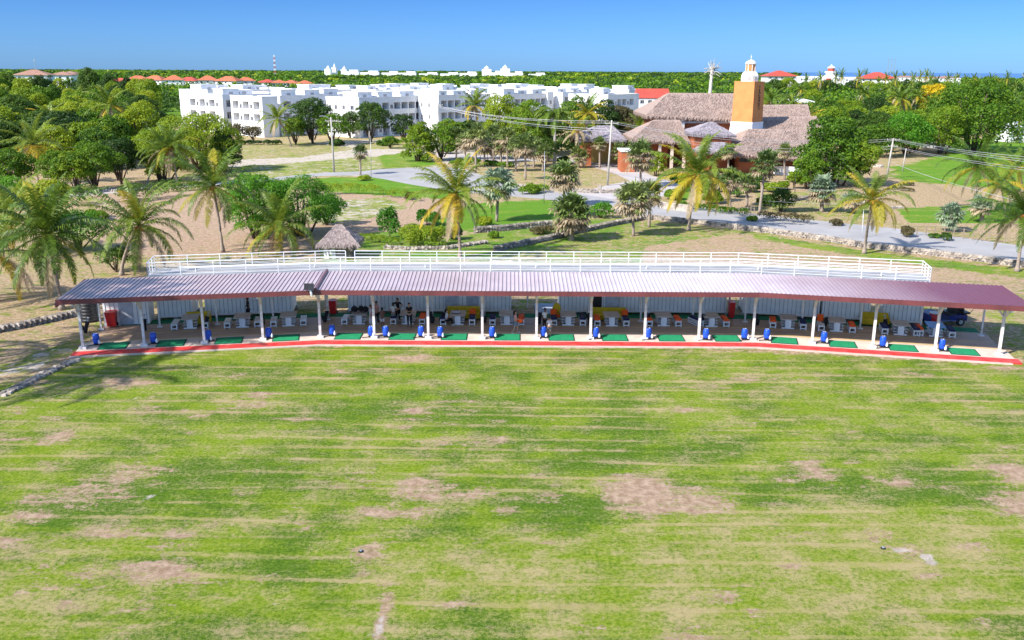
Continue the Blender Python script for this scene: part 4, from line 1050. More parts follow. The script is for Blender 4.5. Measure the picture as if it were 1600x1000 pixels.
# ------------------------------------------------------------------ people
def skinmesh(name, verts, edges, radii, mats, parent, root=0, sub=1):
    me = bpy.data.meshes.new(name); me.from_pydata([tuple(v) for v in verts], edges, []); o = link(name, me, parent)
    for m in mats: me.materials.append(m)
    md = o.modifiers.new('skin', 'SKIN'); md.use_smooth_shade = True
    sv = me.skin_vertices[0].data
    adj = {}
    for a, b in edges: adj.setdefault(a, []).append(b); adj.setdefault(b, []).append(a)
    seen = set()
    for i in range(len(verts)):
        rr = radii[i]; sv[i].radius = rr if hasattr(rr, '__len__') else (rr, rr)
        if i not in seen:
            sv[i].use_root = True; st = [i]
            while st:
                k = st.pop()
                if k in seen: continue
                seen.add(k); st += adj.get(k, [])
    s = o.modifiers.new('smooth', 'SUBSURF'); s.levels = sub; s.render_levels = sub
    return o
def person(label, loc, face, h=1.72, skin='skin', top='clothblack', bottom='clothblack', arms='down', legs='stand', hair=.0, shorts=False, skirt=False, dress=False, cap=None, z0=0.0, shoes='shoewhite'):
    """face = direction the person looks, degrees from +X"""
    k = h/1.72; r = thing('person', label, 'person', (loc[0], loc[1], z0), math.radians(face)+math.pi/2)   # local -Y is forward
    V = []; E = []; R = []
    def v(x, y, z, rad): V.append(Vector((x, y, z))*k); R.append(rad*k if not hasattr(rad, '__len__') else (rad[0]*k, rad[1]*k)); return len(V)-1
    def e(*c):
        for a, b in zip(c[:-1], c[1:]): E.append((a, b))
    sit = legs == 'sit'; dz = -.42 if sit else 0
    pel = v(0, 0, .94+dz, (.155, .11)); wai = v(0, 0, 1.10+dz, (.13, .095)); che = v(0, -.01, 1.30+dz, (.155, .105)); nck0 = v(0, .0, 1.44+dz, .07); nck = v(0, -.01, 1.50+dz, .052)
    hd0 = v(0, -.02, 1.57+dz, (.07, .08)); hd1 = v(0, -.02, 1.65+dz, (.078, .095)); hd2 = v(0, -.01, 1.705+dz, (.05, .06))
    e(pel, wai, che, nck0, nck, hd0, hd1, hd2)
    pose = {'down': ((.24, .0, 1.15), (.26, -.06, .90)), 'hip': ((.36, .05, 1.18), (.20, -.06, 1.04)), 'crossed': ((.25, -.05, 1.14), (.05, -.24, 1.16)), 'phone': ((.24, -.06, 1.15), (.08, -.28, 1.20)),
            'hold': ((.24, -.08, 1.13), (.16, -.33, 1.10)), 'walk': ((.26, .10, 1.16), (.28, .12, .92)), 'table': ((.25, -.15, 1.16), (.18, -.40, 1.12))}
    hands = []
    for s in (-1, 1):
        (ex, ey, ez), (hx, hy, hz) = pose[arms]
        if arms == 'walk' and s < 0: ey, hy = -.10, -.24
        if arms == 'hip' and s < 0 and shorts: (ex, ey, ez), (hx, hy, hz) = pose['down']
        sh = v(s*.17, 0, 1.405+dz, .058); el = v(s*ex, ey, ez+dz, .040); wr = v(s*hx, hy, hz+dz, .026)
        e(nck0, sh, el, wr)
        d = (Vector((s*hx, hy, hz))-Vector((s*ex, ey, ez))).normalized(); pm_ = V[wr]/k + d*.05
        pa = v(pm_.x, pm_.y, pm_.z, (.036, .018)); e(wr, pa); hands.append((pm_, d, s))
        hp = v(s*.095, .0, .88+dz, .088)
        if sit: kn = v(s*.11, -.42, .50, .058); an = v(s*.11, -.42, .10, .036); toe = v(s*.12, -.56, .045, .03)
        elif legs == 'walk':
            o = .24*s; kn = v(s*.09, -.06-o*.5, .50, .058); an = v(s*.09, .05-o, .09, .036); toe = v(s*.10, -.10-o, .04, .03)
        else: kn = v(s*.10, -.015, .50, .058); an = v(s*.105, .02, .09, .036); toe = v(s*.13, -.13, .04, .03)
        e(pel, hp, kn, an, toe)
    for pm_, d, s in hands:      # five fingers of different lengths; the thumb leaves the side of the palm
        side = d.cross(Vector((0, -1, 0)) if abs(d.y) < .9 else Vector((1, 0, 0))).normalized()
        curl = Vector((0, -1, 0)) if abs(d.y) < .7 else Vector((0, 0, -1))
        for q, ln in enumerate((.062, .075, .070, .055)):
            a = pm_ + side*(q-1.5)*.019 + d*.02; b_ = a + d*ln*.6 + curl*.006; c = b_ + (d*.7+curl*.6).normalized()*ln*.5
            i0 = v(*a, .0095); i1 = v(*b_, .009); i2 = v(*c, .0075); e(i0, i1, i2)
        a = pm_ - side*.03 - d*.015; b_ = a + (d*.5-side*.7)*.035; c = b_ + d*.035
        i0 = v(*a, .012); i1 = v(*b_, .010); i2 = v(*c, .009); e(i0, i1, i2)
    skinmesh('body', V, E, R, [M[skin]], r)
    # face
    def hp_(x, y, z): return Vector((x, y, z+dz))*k
    mb = MB()
    for s in (-1, 1): mb.ell(hp_(s*.032, -.108, 1.655), (.012*k, .007*k, .008*k), 6, 4)
    mb.build('eyes', M['black'], r)
    mb = MB(); mb.ell(hp_(0, -.122, 1.625), (.012*k, .018*k, .02*k), 6, 4)
    for s in (-1, 1): mb.ell(hp_(s*.083, -.01, 1.635), (.012*k, .022*k, .032*k), 6, 4)
    mb.build('nose_and_ears', M[skin], r, smooth=True)
    mb = MB(); mb.ell(hp_(0, -.112, 1.592), (.022*k, .007*k, .006*k), 6, 4); mb.build('mouth', simple('lips', (.35, .10, .08), .5), r)
    mb = MB(); mb.ell(hp_(0, .012, 1.685), (.092*k, .105*k, .078*k), 12, 8)
    if hair > 0: mb.tube([hp_(0, .06, 1.70), hp_(0, .085, 1.58), hp_(0, .085, 1.62-hair*.8)], [.085*k, .09*k, .05*k], 8)
    mb.build('hair', M['hair'], r, smooth=True)
    if cap:
        mb = MB(); mb.ell(hp_(0, .0, 1.715), (.10*k, .115*k, .065*k), 12, 6); mb.box(hp_(0, -.14, 1.70), (.13*k, .12*k, .015*k)); mb.build('cap', M[cap], r, smooth=True)
    # clothing, one skinned shell each
    V2 = []; E2 = []; R2 = []
    def c(x, y, z, rad): V2.append(Vector((x, y, z))*k); R2.append((rad[0]*k, rad[1]*k) if hasattr(rad, '__len__') else rad*k); return len(V2)-1
    a0 = c(0, 0, .93+dz, (.172, .128)); a1 = c(0, 0, 1.10+dz, (.150, .115)); a2 = c(0, -.01, 1.30+dz, (.175, .125)); a3 = c(0, 0, 1.425+dz, .088)
    E2 += [(a0, a1), (a1, a2), (a2, a3)]
    for s in (-1, 1):
        (ex, ey, ez), _ = pose[arms]
        if arms == 'walk' and s < 0: ey = -.10
        b0 = c(s*.165, 0, 1.40+dz, .072); b1 = c(s*(.165+(ex-.165)*.62), ey*.62, 1.40+(ez-1.40)*.62+dz, .060); E2 += [(a3, b0), (b0, b1)]
    skinmesh('shirt', V2, E2, R2, [M[top]], r)
    V2 = []; E2 = []; R2 = []
    p = c(0, 0, .96+dz, (.168, .124))
    if skirt or dress:
        b1 = c(0, 0, .80+dz, (.19, .16)); b2 = c(0, 0, .60 if not dress else .45, (.21, .18)); E2 += [(p, b1), (b1, b2)]
        if dress: b3 = c(0, 0, .16, (.24, .21)); E2 += [(b2, b3)]
    else:
        for s in (-1, 1):
            hp = c(s*.095, 0, .86+dz, .105)
            if sit: kn = (s*.11, -.42, .50); an = (s*.11, -.42, .12)
            elif legs == 'walk': o = .24*s; kn = (s*.09, -.06-o*.5, .50); an = (s*.09, .05-o, .12)
            else: kn = (s*.10, -.015, .50); an = (s*.105, .02, .12)
            kk_ = c(*(kn if not shorts else (kn[0], kn[1]*.9, kn[2]+.04)), .078 if not shorts else .092); E2 += [(p, hp), (hp, kk_)]
            if not shorts: an_ = c(*an, .058); E2.append((kk_, an_))
    skinmesh('skirt' if skirt or dress else ('shorts' if shorts else 'trousers'), V2, E2, R2, [M[bottom]], r)
    mb = MB()
    for s in (-1, 1):
        o = .24*s if legs == 'walk' else 0; y = -.49 if sit else -.045-o
        mb.ell(Vector((s*.115, y, .045))*k, (.048*k, .13*k, .045*k), 8, 5)
    mb.build('shoes', M[shoes], r, smooth=True)
    return r
def at(px, py, dy=0): g = G(px, py, FZ); return (g.x, g.y+dy)
ZP = FZ+.012
person('person in black walking left along the white cabin wall', at(389, 501), 190, 1.80, 'skindark', 'clothblack', 'clothblack', 'walk', 'walk', .0, z0=ZP, shoes='clothblack')
person('person in a long pale dress half hidden behind a shelter post', at(580, 511), 200, 1.66, 'skin', 'clothpale', 'clothpale', 'down', 'stand', .25, dress=True, z0=ZP)
person('person in a dusty pink shirt and dark trousers at the fourth table', at(589, 507), 250, 1.76, 'skin', 'clothpink', 'clothblack', 'hold', 'stand', 0, z0=ZP)
person('person with dark brown top and pale shorts seen from behind', at(598, 514), 80, 1.60, 'skindark', 'clothbrown', 'clothpale', 'hold', 'stand', .1, shorts=True, z0=ZP)
person('person with long dark hair, black vest and one hand on the hip', at(622, 502), 265, 1.78, 'skin', 'clothblack', 'clothblack', 'hip', 'stand', .35, z0=ZP)
person('person in a white top standing beside the one in the black vest', at(615, 506), 100, 1.62, 'skin', 'clothwhite', 'clothgrey', 'hip', 'stand', .2, skirt=True, z0=ZP)
person('person in black clothes looking down at their hands by the fifth table', at(640, 511), 265, 1.82, 'skin', 'clothblack', 'clothblack', 'phone', 'stand', 0, z0=ZP, shoes='clothblack')
person('person in white sitting on a bench of the sixth table', at(698, 509), 10, 1.66, 'skin', 'clothwhite', 'clothblack', 'table', 'sit', .2, z0=ZP)
person('person in a pink top and denim shorts carrying an orange bag', at(805, 521), 10, 1.68, 'skin', 'clothpink', 'clothdenim', 'hold', 'walk', .3, shorts=True, z0=ZP)
person('person with dark cap and white shirt behind the child', at(851, 517), 300, 1.68, 'skindark', 'clothwhite', 'clothblack', 'down', 'stand', 0, cap='navy', z0=ZP)
person('child in a light shirt and grey shorts beside a blue drum', at(858, 526), 100, 1.42, 'skin', 'clothwhite', 'clothgrey', 'down', 'stand', 0, shorts=True, z0=ZP)
q = at(812, 520); o = thing('carry_bag', 'orange bag held by the person in denim shorts', 'bag', (q[0], q[1], FZ+.78))
mb = MB(); mb.ell((0, 0, .16), (.24, .14, .19), 10, 6); mb.build('body', M['orange'], o, smooth=True)
mb = MB(); mb.tube([(-.12, 0, .3), (0, 0, .44), (.12, 0, .3)], [.015]*3, 5); mb.build('handle', M['orange'], o)
# ------------------------------------------------------------------ buildings
def wall_holes(mb, O, e, n, L, z0, z1, holes, mi=0, rmi=0):
    """outer wall with real openings: holes = (u0,u1,z0,z1,depth,material index of the back)"""
    U = sorted(set([0, L]+[h[0] for h in holes]+[h[1] for h in holes])); Z = sorted(set([z0, z1]+[h[2] for h in holes]+[h[3] for h in holes]))
    P = lambda u, z, d=0: (O.x+e.x*u-n.x*d, O.y+e.y*u-n.y*d, z)
    for a, b in zip(U[:-1], U[1:]):
        for c, d in zip(Z[:-1], Z[1:]):
            um, zm = (a+b)/2, (c+d)/2
            if any(h[0] < um < h[1] and h[2] < zm < h[3] for h in holes): continue
            mb.quad(P(a, c), P(b, c), P(b, d), P(a, d), mi)
    for u0, u1, a, b, dp, bm_ in holes:
        mb.quad(P(u0, a), P(u0, a, dp), P(u0, b, dp), P(u0, b), rmi); mb.quad(P(u1, a, dp), P(u1, a), P(u1, b), P(u1, b, dp), rmi)
        mb.quad(P(u0, a), P(u1, a), P(u1, a, dp), P(u0, a, dp), rmi); mb.quad(P(u0, b, dp), P(u1, b, dp), P(u1, b), P(u0, b), rmi)
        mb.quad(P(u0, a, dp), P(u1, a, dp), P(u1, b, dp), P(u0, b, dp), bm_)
WM = {}
def winmesh(w, h):
    k = (round(w, 1), round(h, 1))
    if k not in WM:
        mb = MB()
        for x, z, a, b in ((0, 0, w, .07), (0, h, w, .07), (-w/2, h/2, .07, h), (w/2, h/2, .07, h), (0, h/2, .06, h)): mb.box((x, 0, z), (a, .10, b))
        m1 = mb.mesh('window', M['white']); mb = MB(); mb.box((0, .03, h/2), (w-.07, .03, h-.07)); WM[k] = (m1, mb.mesh('pane', M['glass']))
    return WM[k]
def put_window(root, base, O, e, n, u, z, w, h, d=.12):
    p = O + e*u - n*d; a, b = winmesh(w, h)
    x = link('window', a, root, (p.x-base.x, p.y-base.y, z), math.atan2(e.y, e.x)); link('pane', b, x)
rb_ = random.Random(11)
def apartment(label, px, Y, LU, LV, H, seed, ang=0.0, left='windows', right='balconies', pent=True, floors=3, tower=True):
    r = random.Random(seed); C = AY(px, 215, Y); C.z = 0
    u = Vector((-.8, .6, 0)); v = Vector((.6, .8, 0))
    if ang: Rm = Matrix.Rotation(ang, 3, 'Z'); u = Rm @ u; v = Rm @ v
    root = thing('apartment_block', label, 'building', C); base = C
    nu = -v; nv = -u                       # outward normals of the u facade (sunny) and v facade (shaded)
    fh = (H-1.1)/floors; mb = MB(); wins = []
    # sunny facade runs from the corner along u; wind it from its far end so the outside faces the camera
    Ou = C + u*LU; eu = -u; holes = []; x = 1.0
    while x < LU-2.4:
        if left == 'windows':
            wd = r.choice([1.1, 1.4, .7]); 
            for f in range(floors):
                if r.random() < .85: holes.append((x, x+wd, f*fh+1.0, f*fh+2.3, .14, 1)); wins.append((Ou, eu, nu, x+wd/2, f*fh+1.03, wd-.06, 1.22, .12))
            x += wd+r.uniform(1.2, 2.4)
        else:
            wd = 3.2
            for f in range(floors):
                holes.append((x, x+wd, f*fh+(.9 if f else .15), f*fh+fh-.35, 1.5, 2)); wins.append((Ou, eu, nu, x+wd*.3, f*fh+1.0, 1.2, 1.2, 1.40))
            x += wd+.35
            for f in range(floors):
                if x+1.6 < LU-.6: holes.append((x+.3, x+1.5, f*fh+1.0, f*fh+2.3, .14, 1)); wins.append((Ou, eu, nu, x+.9, f*fh+1.03, 1.1, 1.2, .12))
            x += 2.1
    if left == 'blank': holes = []; wins = []
    wall_holes(mb, Ou, eu, nu, LU, 0, H, holes)
    Ov = C; ev = v; holes = []; x = 1.2
    while x < LV-3.4 and right != 'blank':
        for f in range(floors):
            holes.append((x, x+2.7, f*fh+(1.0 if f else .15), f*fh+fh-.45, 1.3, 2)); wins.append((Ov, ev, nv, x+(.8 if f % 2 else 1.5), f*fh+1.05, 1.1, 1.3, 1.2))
        x += 3.1
        if r.random() < .55 and x < LV-4:
            for f in range(floors): holes.append((x+.2, x+1.3, f*fh+1.1, f*fh+2.3, .14, 1)); wins.append((Ov, ev, nv, x+.75, f*fh+1.13, 1.0, 1.1, .12))
            x += 1.7
    wall_holes(mb, Ov, ev, nv, LV, 0, H, holes)
    A, B, D, E_ = C, C+u*LU, C+u*LU+v*LV, C+v*LV
    mb.quad((B.x, B.y, 0), (D.x, D.y, 0), (D.x, D.y, H), (B.x, B.y, H)); mb.quad((D.x, D.y, 0), (E_.x, E_.y, 0), (E_.x, E_.y, H), (D.x, D.y, H))
    mb.v = [(a-base.x, b_-base.y, c_) for a, b_, c_ in mb.v]
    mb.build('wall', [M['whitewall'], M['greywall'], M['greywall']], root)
    rb = MB()
    def slab(p0, lu, lv, z0, z1):
        q = [p0, p0+u*lu, p0+u*lu+v*lv, p0+v*lv]; q = [(p.x-base.x, p.y-base.y) for p in q]
        rb.prism(q[::-1] if True else q, z0, z1)
    slab(C+u*.25+v*.25, LU-.5, LV-.5, H-1.0, H-.85)
    # parapet as four thin walls
    for p0, lu, lv in ((C-u*.06-v*.06, LU+.12, .25), (C+v*(LV-.2), LU, .25), (C-u*.06+v*.19, .25, LV-.4), (C+u*(LU-.2)+v*.19, .25, LV-.4)): slab(p0, lu, lv, H-.18, H+.12)
    rb.build('roof', M['whitewall'], root)
    if pent:
        k = 0; y = 1.5
        while y < LV-6:
            rb = MB(); lu = min(LU-2.4, r.uniform(4, 7)); lv = r.uniform(3.5, 6.5); zz = H+r.uniform(1.0, 1.7); p0 = C+u*r.uniform(1, max(1.2, LU-lu-1.2))+v*y
            slab(p0, lu, lv, H-.85, zz); slab(p0-u*.2-v*.2, lu+.4, lv+.4, zz, zz+.16)
            pb = rb.build('roof_room', M['whitewall'], root)
            w1 = MB(); q = p0+u*(lu*.5)-v*.02-base; w1.box((q.x, q.y, H+.1), (1.0, .06, 1.5), math.atan2(u.y, u.x)); w1.build('door', M['greywall'], pb)
            w1 = MB(); q = p0-u*.02+v*(lv*.5)-base; w1.box((q.x, q.y, H+.1), (1.3, .06, 1.3), math.atan2(v.y, v.x)); w1.build('door', M['greywall'], pb)
            y += lv+r.uniform(1.5, 4)
            rb = MB(); slab(C+u*r.uniform(.6, 2)+v*(y-1.2), LU*.6, .18, H-.85, H+.6); rb.build('divider_wall', M['whitewall'], root)
    for k in range(4):
        um = MB(); q = C+u*r.uniform(1, LU-1)+v*r.uniform(1.5, LV-1.5)-base; um.box((q.x, q.y, H-.35+r.uniform(0, .15)), (r.uniform(.6, 1.3), r.uniform(.5, .9), 1.0), r.uniform(0, .9)); um.build('roof_unit', M['pole' if k % 2 else 'steel'], root)
    if tower:
        rb = MB(); slab(C+v*(LV-3.4)-u*.9, 1.2, 3.4, 0, H+.5); tw = rb.build('stair_tower', M['whitewall'], root)
        for f in range(floors): put_window(root, base, C+v*(LV-3.4)-u*.9, v, nv, 1.7, f*fh+1.1, 1.0, 1.2, -.06)
    for a in wins: put_window(root, base, *a)
    return root
AG = 'white apartment blocks beyond the lot'
apartment('white apartment block at the left end, partly behind trees', 352, 276, 20, 22, 11.3, 1, -.10, 'balc', tower=False)
apartment('tall sunny white apartment block with grey balcony recesses', 413, 262, 17, 5, 11.2, 2, -.12, 'balc', 'blank', tower=False)
apartment('white apartment block behind the dark leaning palm', 441, 270, 7, 28, 11.2, 3, 0)
apartment('white apartment block with a windowed side left of centre', 563, 262, 13.5, 31, 11.0, 4)
apartment('white apartment block in the centre behind the utility pole', 686, 276, 8, 28, 11.4, 5)
apartment('white apartment block behind the yellow-green tree', 787, 292, 9, 26, 11.3, 6)
apartment('white apartment block behind the royal palm', 878, 312, 12, 26, 11.6, 7, tower=False)
apartment('right-hand white apartment block with a long blank side', 948, 300, 15, 20, 11.2, 8, 0, 'blank', tower=False)
for k, (px, Y, lu, lv, lb) in enumerate([(330, 312, 16, 20, 'rear white block roof above the leftmost apartments'), (395, 320, 18, 22, 'rear white block behind the sunny apartments'), (490, 318, 16, 26, 'rear white block behind the second gap'), (590, 325, 18, 26, 'rear white block above the centre-left apartments'),
                                  (668, 322, 18, 22, 'rear white block left of the reddish roof box'), (745, 345, 18, 26, 'rear white block with reddish roof box'), (820, 352, 18, 24, 'rear white block right of the reddish roof box'), (900, 365, 22, 24, 'farthest white block behind the royal palm'), (640, 372, 16, 30, 'farthest white block in the centre'), (980, 345, 10, 14, 'small white block beside the red-roofed house')]):
    apartment(lb, px, Y, lu, lv, 11.9, 20+k, 0, 'blank', 'balconies', tower=False, floors=3)
def house(name, label, c, rz, L, W_, ze, zr, roof, hip=True, cat='house', nwin=4, wallm='whitewall', over=.6, win=True):
    r = thing(name, label, cat, c, rz); mb = MB(); holes = []
    fl = max(1, int(ze/3)); O = Vector((-L/2, -W_/2, 0)); e = Vector((1, 0, 0)); n = Vector((0, -1, 0))
    for f in range(fl):
        for k in range(nwin):
            u = (k+.5)*L/nwin; holes.append((u-.7, u+.7, f*3+ze-fl*3+.9, f*3+ze-fl*3+2.2, .15, 0))
    wall_holes(mb, O, e, n, L, 0, ze, holes if win else [])
    for (a, b_) in (((L/2, -W_/2), (L/2, W_/2)), ((L/2, W_/2), (-L/2, W_/2)), ((-L/2, W_/2), (-L/2, -W_/2))): mb.quad((*a, 0), (*b_, 0), (*b_, ze), (*a, ze))
    mb.build('wall', M[wallm], r)
    if win:
        for h in holes: put_window(r, Vector((0, 0, 0)), O, e, n, (h[0]+h[1])/2, h[2]+.02, 1.3, 1.25, .1)
    o = over; mb = MB(); a = max(0.1, (L-W_)/2) if hip else L/2+o
    P = [(-L/2-o, -W_/2-o, ze), (L/2+o, -W_/2-o, ze), (L/2+o, W_/2+o, ze), (-L/2-o, W_/2+o, ze), (-a, 0, zr), (a, 0, zr)]
    P += [(p[0], p[1], p[2]-.22) for p in P[:4]]
    mb.add(P, ((0, 1, 5, 4), (1, 2, 5), (2, 3, 4, 5), (3, 0, 4), (6, 7, 1, 0), (7, 8, 2, 1), (8, 9, 3, 2), (9, 6, 0, 3), (9, 8, 7, 6)))
    mb.build('roof', M[roof], r); return r
g = AY(1018, 160, 335); house('red_roof_house', 'white house with a flat red roof right of the apartments', (g.x, 335, 0), 0, 11, 12, 9.6, 12.6, 'redroof', hip=False, over=.3)
# orange-roofed villas beyond the apartments on the left
for i, (px, Y, L, zr, ze) in enumerate([(190, 760, 16, 11.5, 9.2), (216, 800, 17, 13.2, 10), (243, 790, 18, 13.4, 9.8), (272, 770, 15, 13.8, 10.2), (296, 800, 17, 12.2, 9.2), (325, 780, 15, 13.6, 10), (358, 770, 18, 13.2, 9.6), (384, 790, 15, 12.4, 9.6), (418, 800, 14, 10.6, 8.2), (436, 790, 13, 10.4, 8), (455, 800, 13, 10.2, 7.6), (476, 780, 13, 10.2, 7.6)]):
    g = AY(px, 125, Y); house('villa', f'villa with orange hip roof beyond the apartments, {ORD[i]} from the left', (g.x, Y, 0), .25 if i % 2 else -.2, L, 12, ze, zr, 'terracotta' if i % 4 else 'redroof', nwin=3, over=.9)
for i, (px, Y, L, zr, ze, lb) in enumerate([(53, 520, 17, 18.0, 15.2, 'large brown tiled roof rising from the trees at far left'), (98, 560, 12, 16.9, 15.0, 'brown tiled roof half sunk in the trees, right of the larger one'), (110, 640, 9, 17.0, 15.4, 'small brown roof just behind the second brown roof')]):
    g = AY(px, 112, Y); house('tiled_house', lb, (g.x, Y, 0), .2, L, 14, ze, zr, 'pinkroof', nwin=3)
# white resort on the horizon, with domed turrets
for i, (px, wd, zt, dome) in enumerate([(513, 14, 26, 1), (519, 10, 30, 1), (531, 14, 25, 1), (548, 40, 19, 0), (575, 44, 17, 0), (605, 40, 16, 0), (637, 40, 16, 0), (668, 44, 14, 0), (700, 44, 14, 0), (732, 40, 16, 0), (760, 22, 27, 1), (789, 22, 29, 1), (775, 30, 18, 0), (806, 34, 17, 0), (840, 40, 14, 0)]):
    g = AY(px, 112, 2200); r = thing('resort_building', f'tiny white {"domed turret" if dome else "resort wing"} on the horizon, {ORD[i]} of the row from the left', 'building', (g.x, 2200+i % 3*30, 0), group='white resort on the horizon')
    mb = MB(); mb.box((0, 0, zt*.4), (wd, 24, zt*.8)); 
    if not dome: mb.box((wd*.2, 0, zt*.9), (wd*.5, 18, zt*.2))
    mb.build('wall', M['whitewall'], r)
    if dome: mb = MB(); mb.lathe((0, 0, zt*.8), [(wd*.30, 0), (wd*.30, zt*.06), (wd*.28, zt*.12), (wd*.15, zt*.2), (wd*.03, zt*.24), (.4, zt*.32)], 12); mb.build('dome', M['white'], r, smooth=True)
# red-roofed resort at right
def rz_house(px, Y, L, W_, ze, zr, lb, roof='terracotta', rz=0., nw=5): g = AY(px, 115, Y); return house('resort_hotel', lb, (g.x, Y, 0), rz, L, W_, ze, zr, roof, nwin=nw, cat='hotel', over=1.2)
rz_house(1217, 700, 21, 18, 15.6, 19.4, 'white hotel wing with red hip roof above the tower shoulder', 'redroof')
rz_house(1370, 690, 24, 20, 14.2, 18.6, 'white hotel wing with red hip roof right of the lighthouse', 'redroof', -.25)
for k, (px, L, zt, lb) in enumerate([(1262, 26, 14.5, 'flat white hotel wing left of the lighthouse'), (1325, 34, 14.0, 'flat white hotel wing right of the lighthouse'), (1415, 20, 15.0, 'small white and pink wing right of the second red roof'), (1452, 26, 14.4, 'low white wing among palms near the sea'), (1478, 18, 14.8, 'pale wing at the right end of the resort')]):
    g = AY(px, 118, 720+k*8); house('resort_hotel', lb, (g.x, 720+k*8, 0), 0, L, 14, zt, zt+.9, 'whitewall' if k < 2 else 'pinkroof', nwin=6, cat='hotel', over=.2)
g = AY(1298, 118, 700); r = thing('lighthouse_tower', 'small white and red lighthouse tower on the distant hotel', 'tower', (g.x, 700, 0))
mb = MB(); mb.box((-1, 0, 8.0), (10, 10, 16.0)); mb.lathe((0, 0, 16.0), [(3.6, 0), (3.6, 1.6), (4.6, 2.0), (4.6, 3.0)], 8); mb.build('base', M['whitewall'], r)
mb = MB(); mb.lathe((0, 0, 19.05), [(2.6, 0), (2.6, 2.2)], 8); mb.box((-3, -5.1, 9.5), (3.6, .3, 9), 0, 0); mb.build('red_band', M['redroof'], r)
mb = MB(); mb.lathe((0, 0, 21.3), [(3.0, 0), (2.4, .8), (.8, 1.6), (.1, 2.6)], 8); mb.build('cap', M['white'], r)
for k, px in enumerate((1387, 1392, 1397)):
    g = AY(px, 110, 900); r = thing('mast', f'thin radio mast beside the red-roofed hotel, {ORD[k]} of three', 'mast', (g.x, 900, 0)); mb = MB(); mb.tube([(0, 0, 0), (0, 0, 31-k*.7)], [.35, .25], 6); mb.build('pole', M['steel'], r)
    mb = MB(); mb.box((0, 0, 30), (1.4, .2, .5)); mb.build('aerial', M['steel'], r)
g = AY(429, 100, 1500); r = thing('lattice_mast', 'red and white lattice mast on the horizon at left', 'mast', (g.x, 1500, 0)); mb = MB(); mb2 = MB()
for k in range(12):
    q = mb if k % 2 else mb2; z = 3.4*k; s = 1.5-.06*k
    for a, b_ in ((-s, -s), (s, -s), (s, s), (-s, s)): q.tube([(a, b_, z), (a*.95, b_*.95, z+3.4)], [.2, .2], 4)
    q.tube([(-s, -s, z), (s, -s, z+3.4)], [.13]*2, 4); q.tube([(s, -s, z), (-s, -s, z+3.4)], [.13]*2, 4)
mb.build('white_sections', M['white'], r); mb2.build('red_sections', M['redroof'], r)
g = AY(55, 105, 900); r = thing('mast', 'slim dark mast above the woods at far left', 'mast', (g.x, 900, 0)); mb = MB(); mb.tube([(0, 0, 0), (0, 0, 26)], [.4, .25], 6); mb.build('pole', M['steel'], r); mb = MB(); mb.box((0, 0, 26), (1.5, .5, 1.5)); mb.build('aerial', M['steel'], r)
# mast disguised as a bare palm
g = AY(1109, 145, 215); r = thing('palm_mast', 'tall grey mast shaped like a bare palm above the thatched roof', 'mast', (g.x, 215, 0)); r.scale = (1.1, 1.1, 1.03)
mb = MB(); mb.tube([(0, 0, 0), (-.05, 0, 10), (.2, 0, 18.3)], [.5, .42, .28], 10); mb.build('trunk', M['pole'], r, smooth=True)
mb = MB(); q = random.Random(4)
for k in range(34):
    a = q.uniform(0, 6.28); el = q.uniform(-.25, 1.5); d = Vector((math.cos(a)*math.cos(el), math.sin(a)*math.cos(el), math.sin(el))); p0 = Vector((.2, 0, 18.0+q.uniform(-.6, .4))); L = q.uniform(1.5, 2.6)
    mb.tube([p0, p0+d*L*.6, p0+d*L+Vector((0, 0, -.45 if el < .7 else 0))], [.09, .07, .05], 4)
mb.build('branch', M['pole'], r)

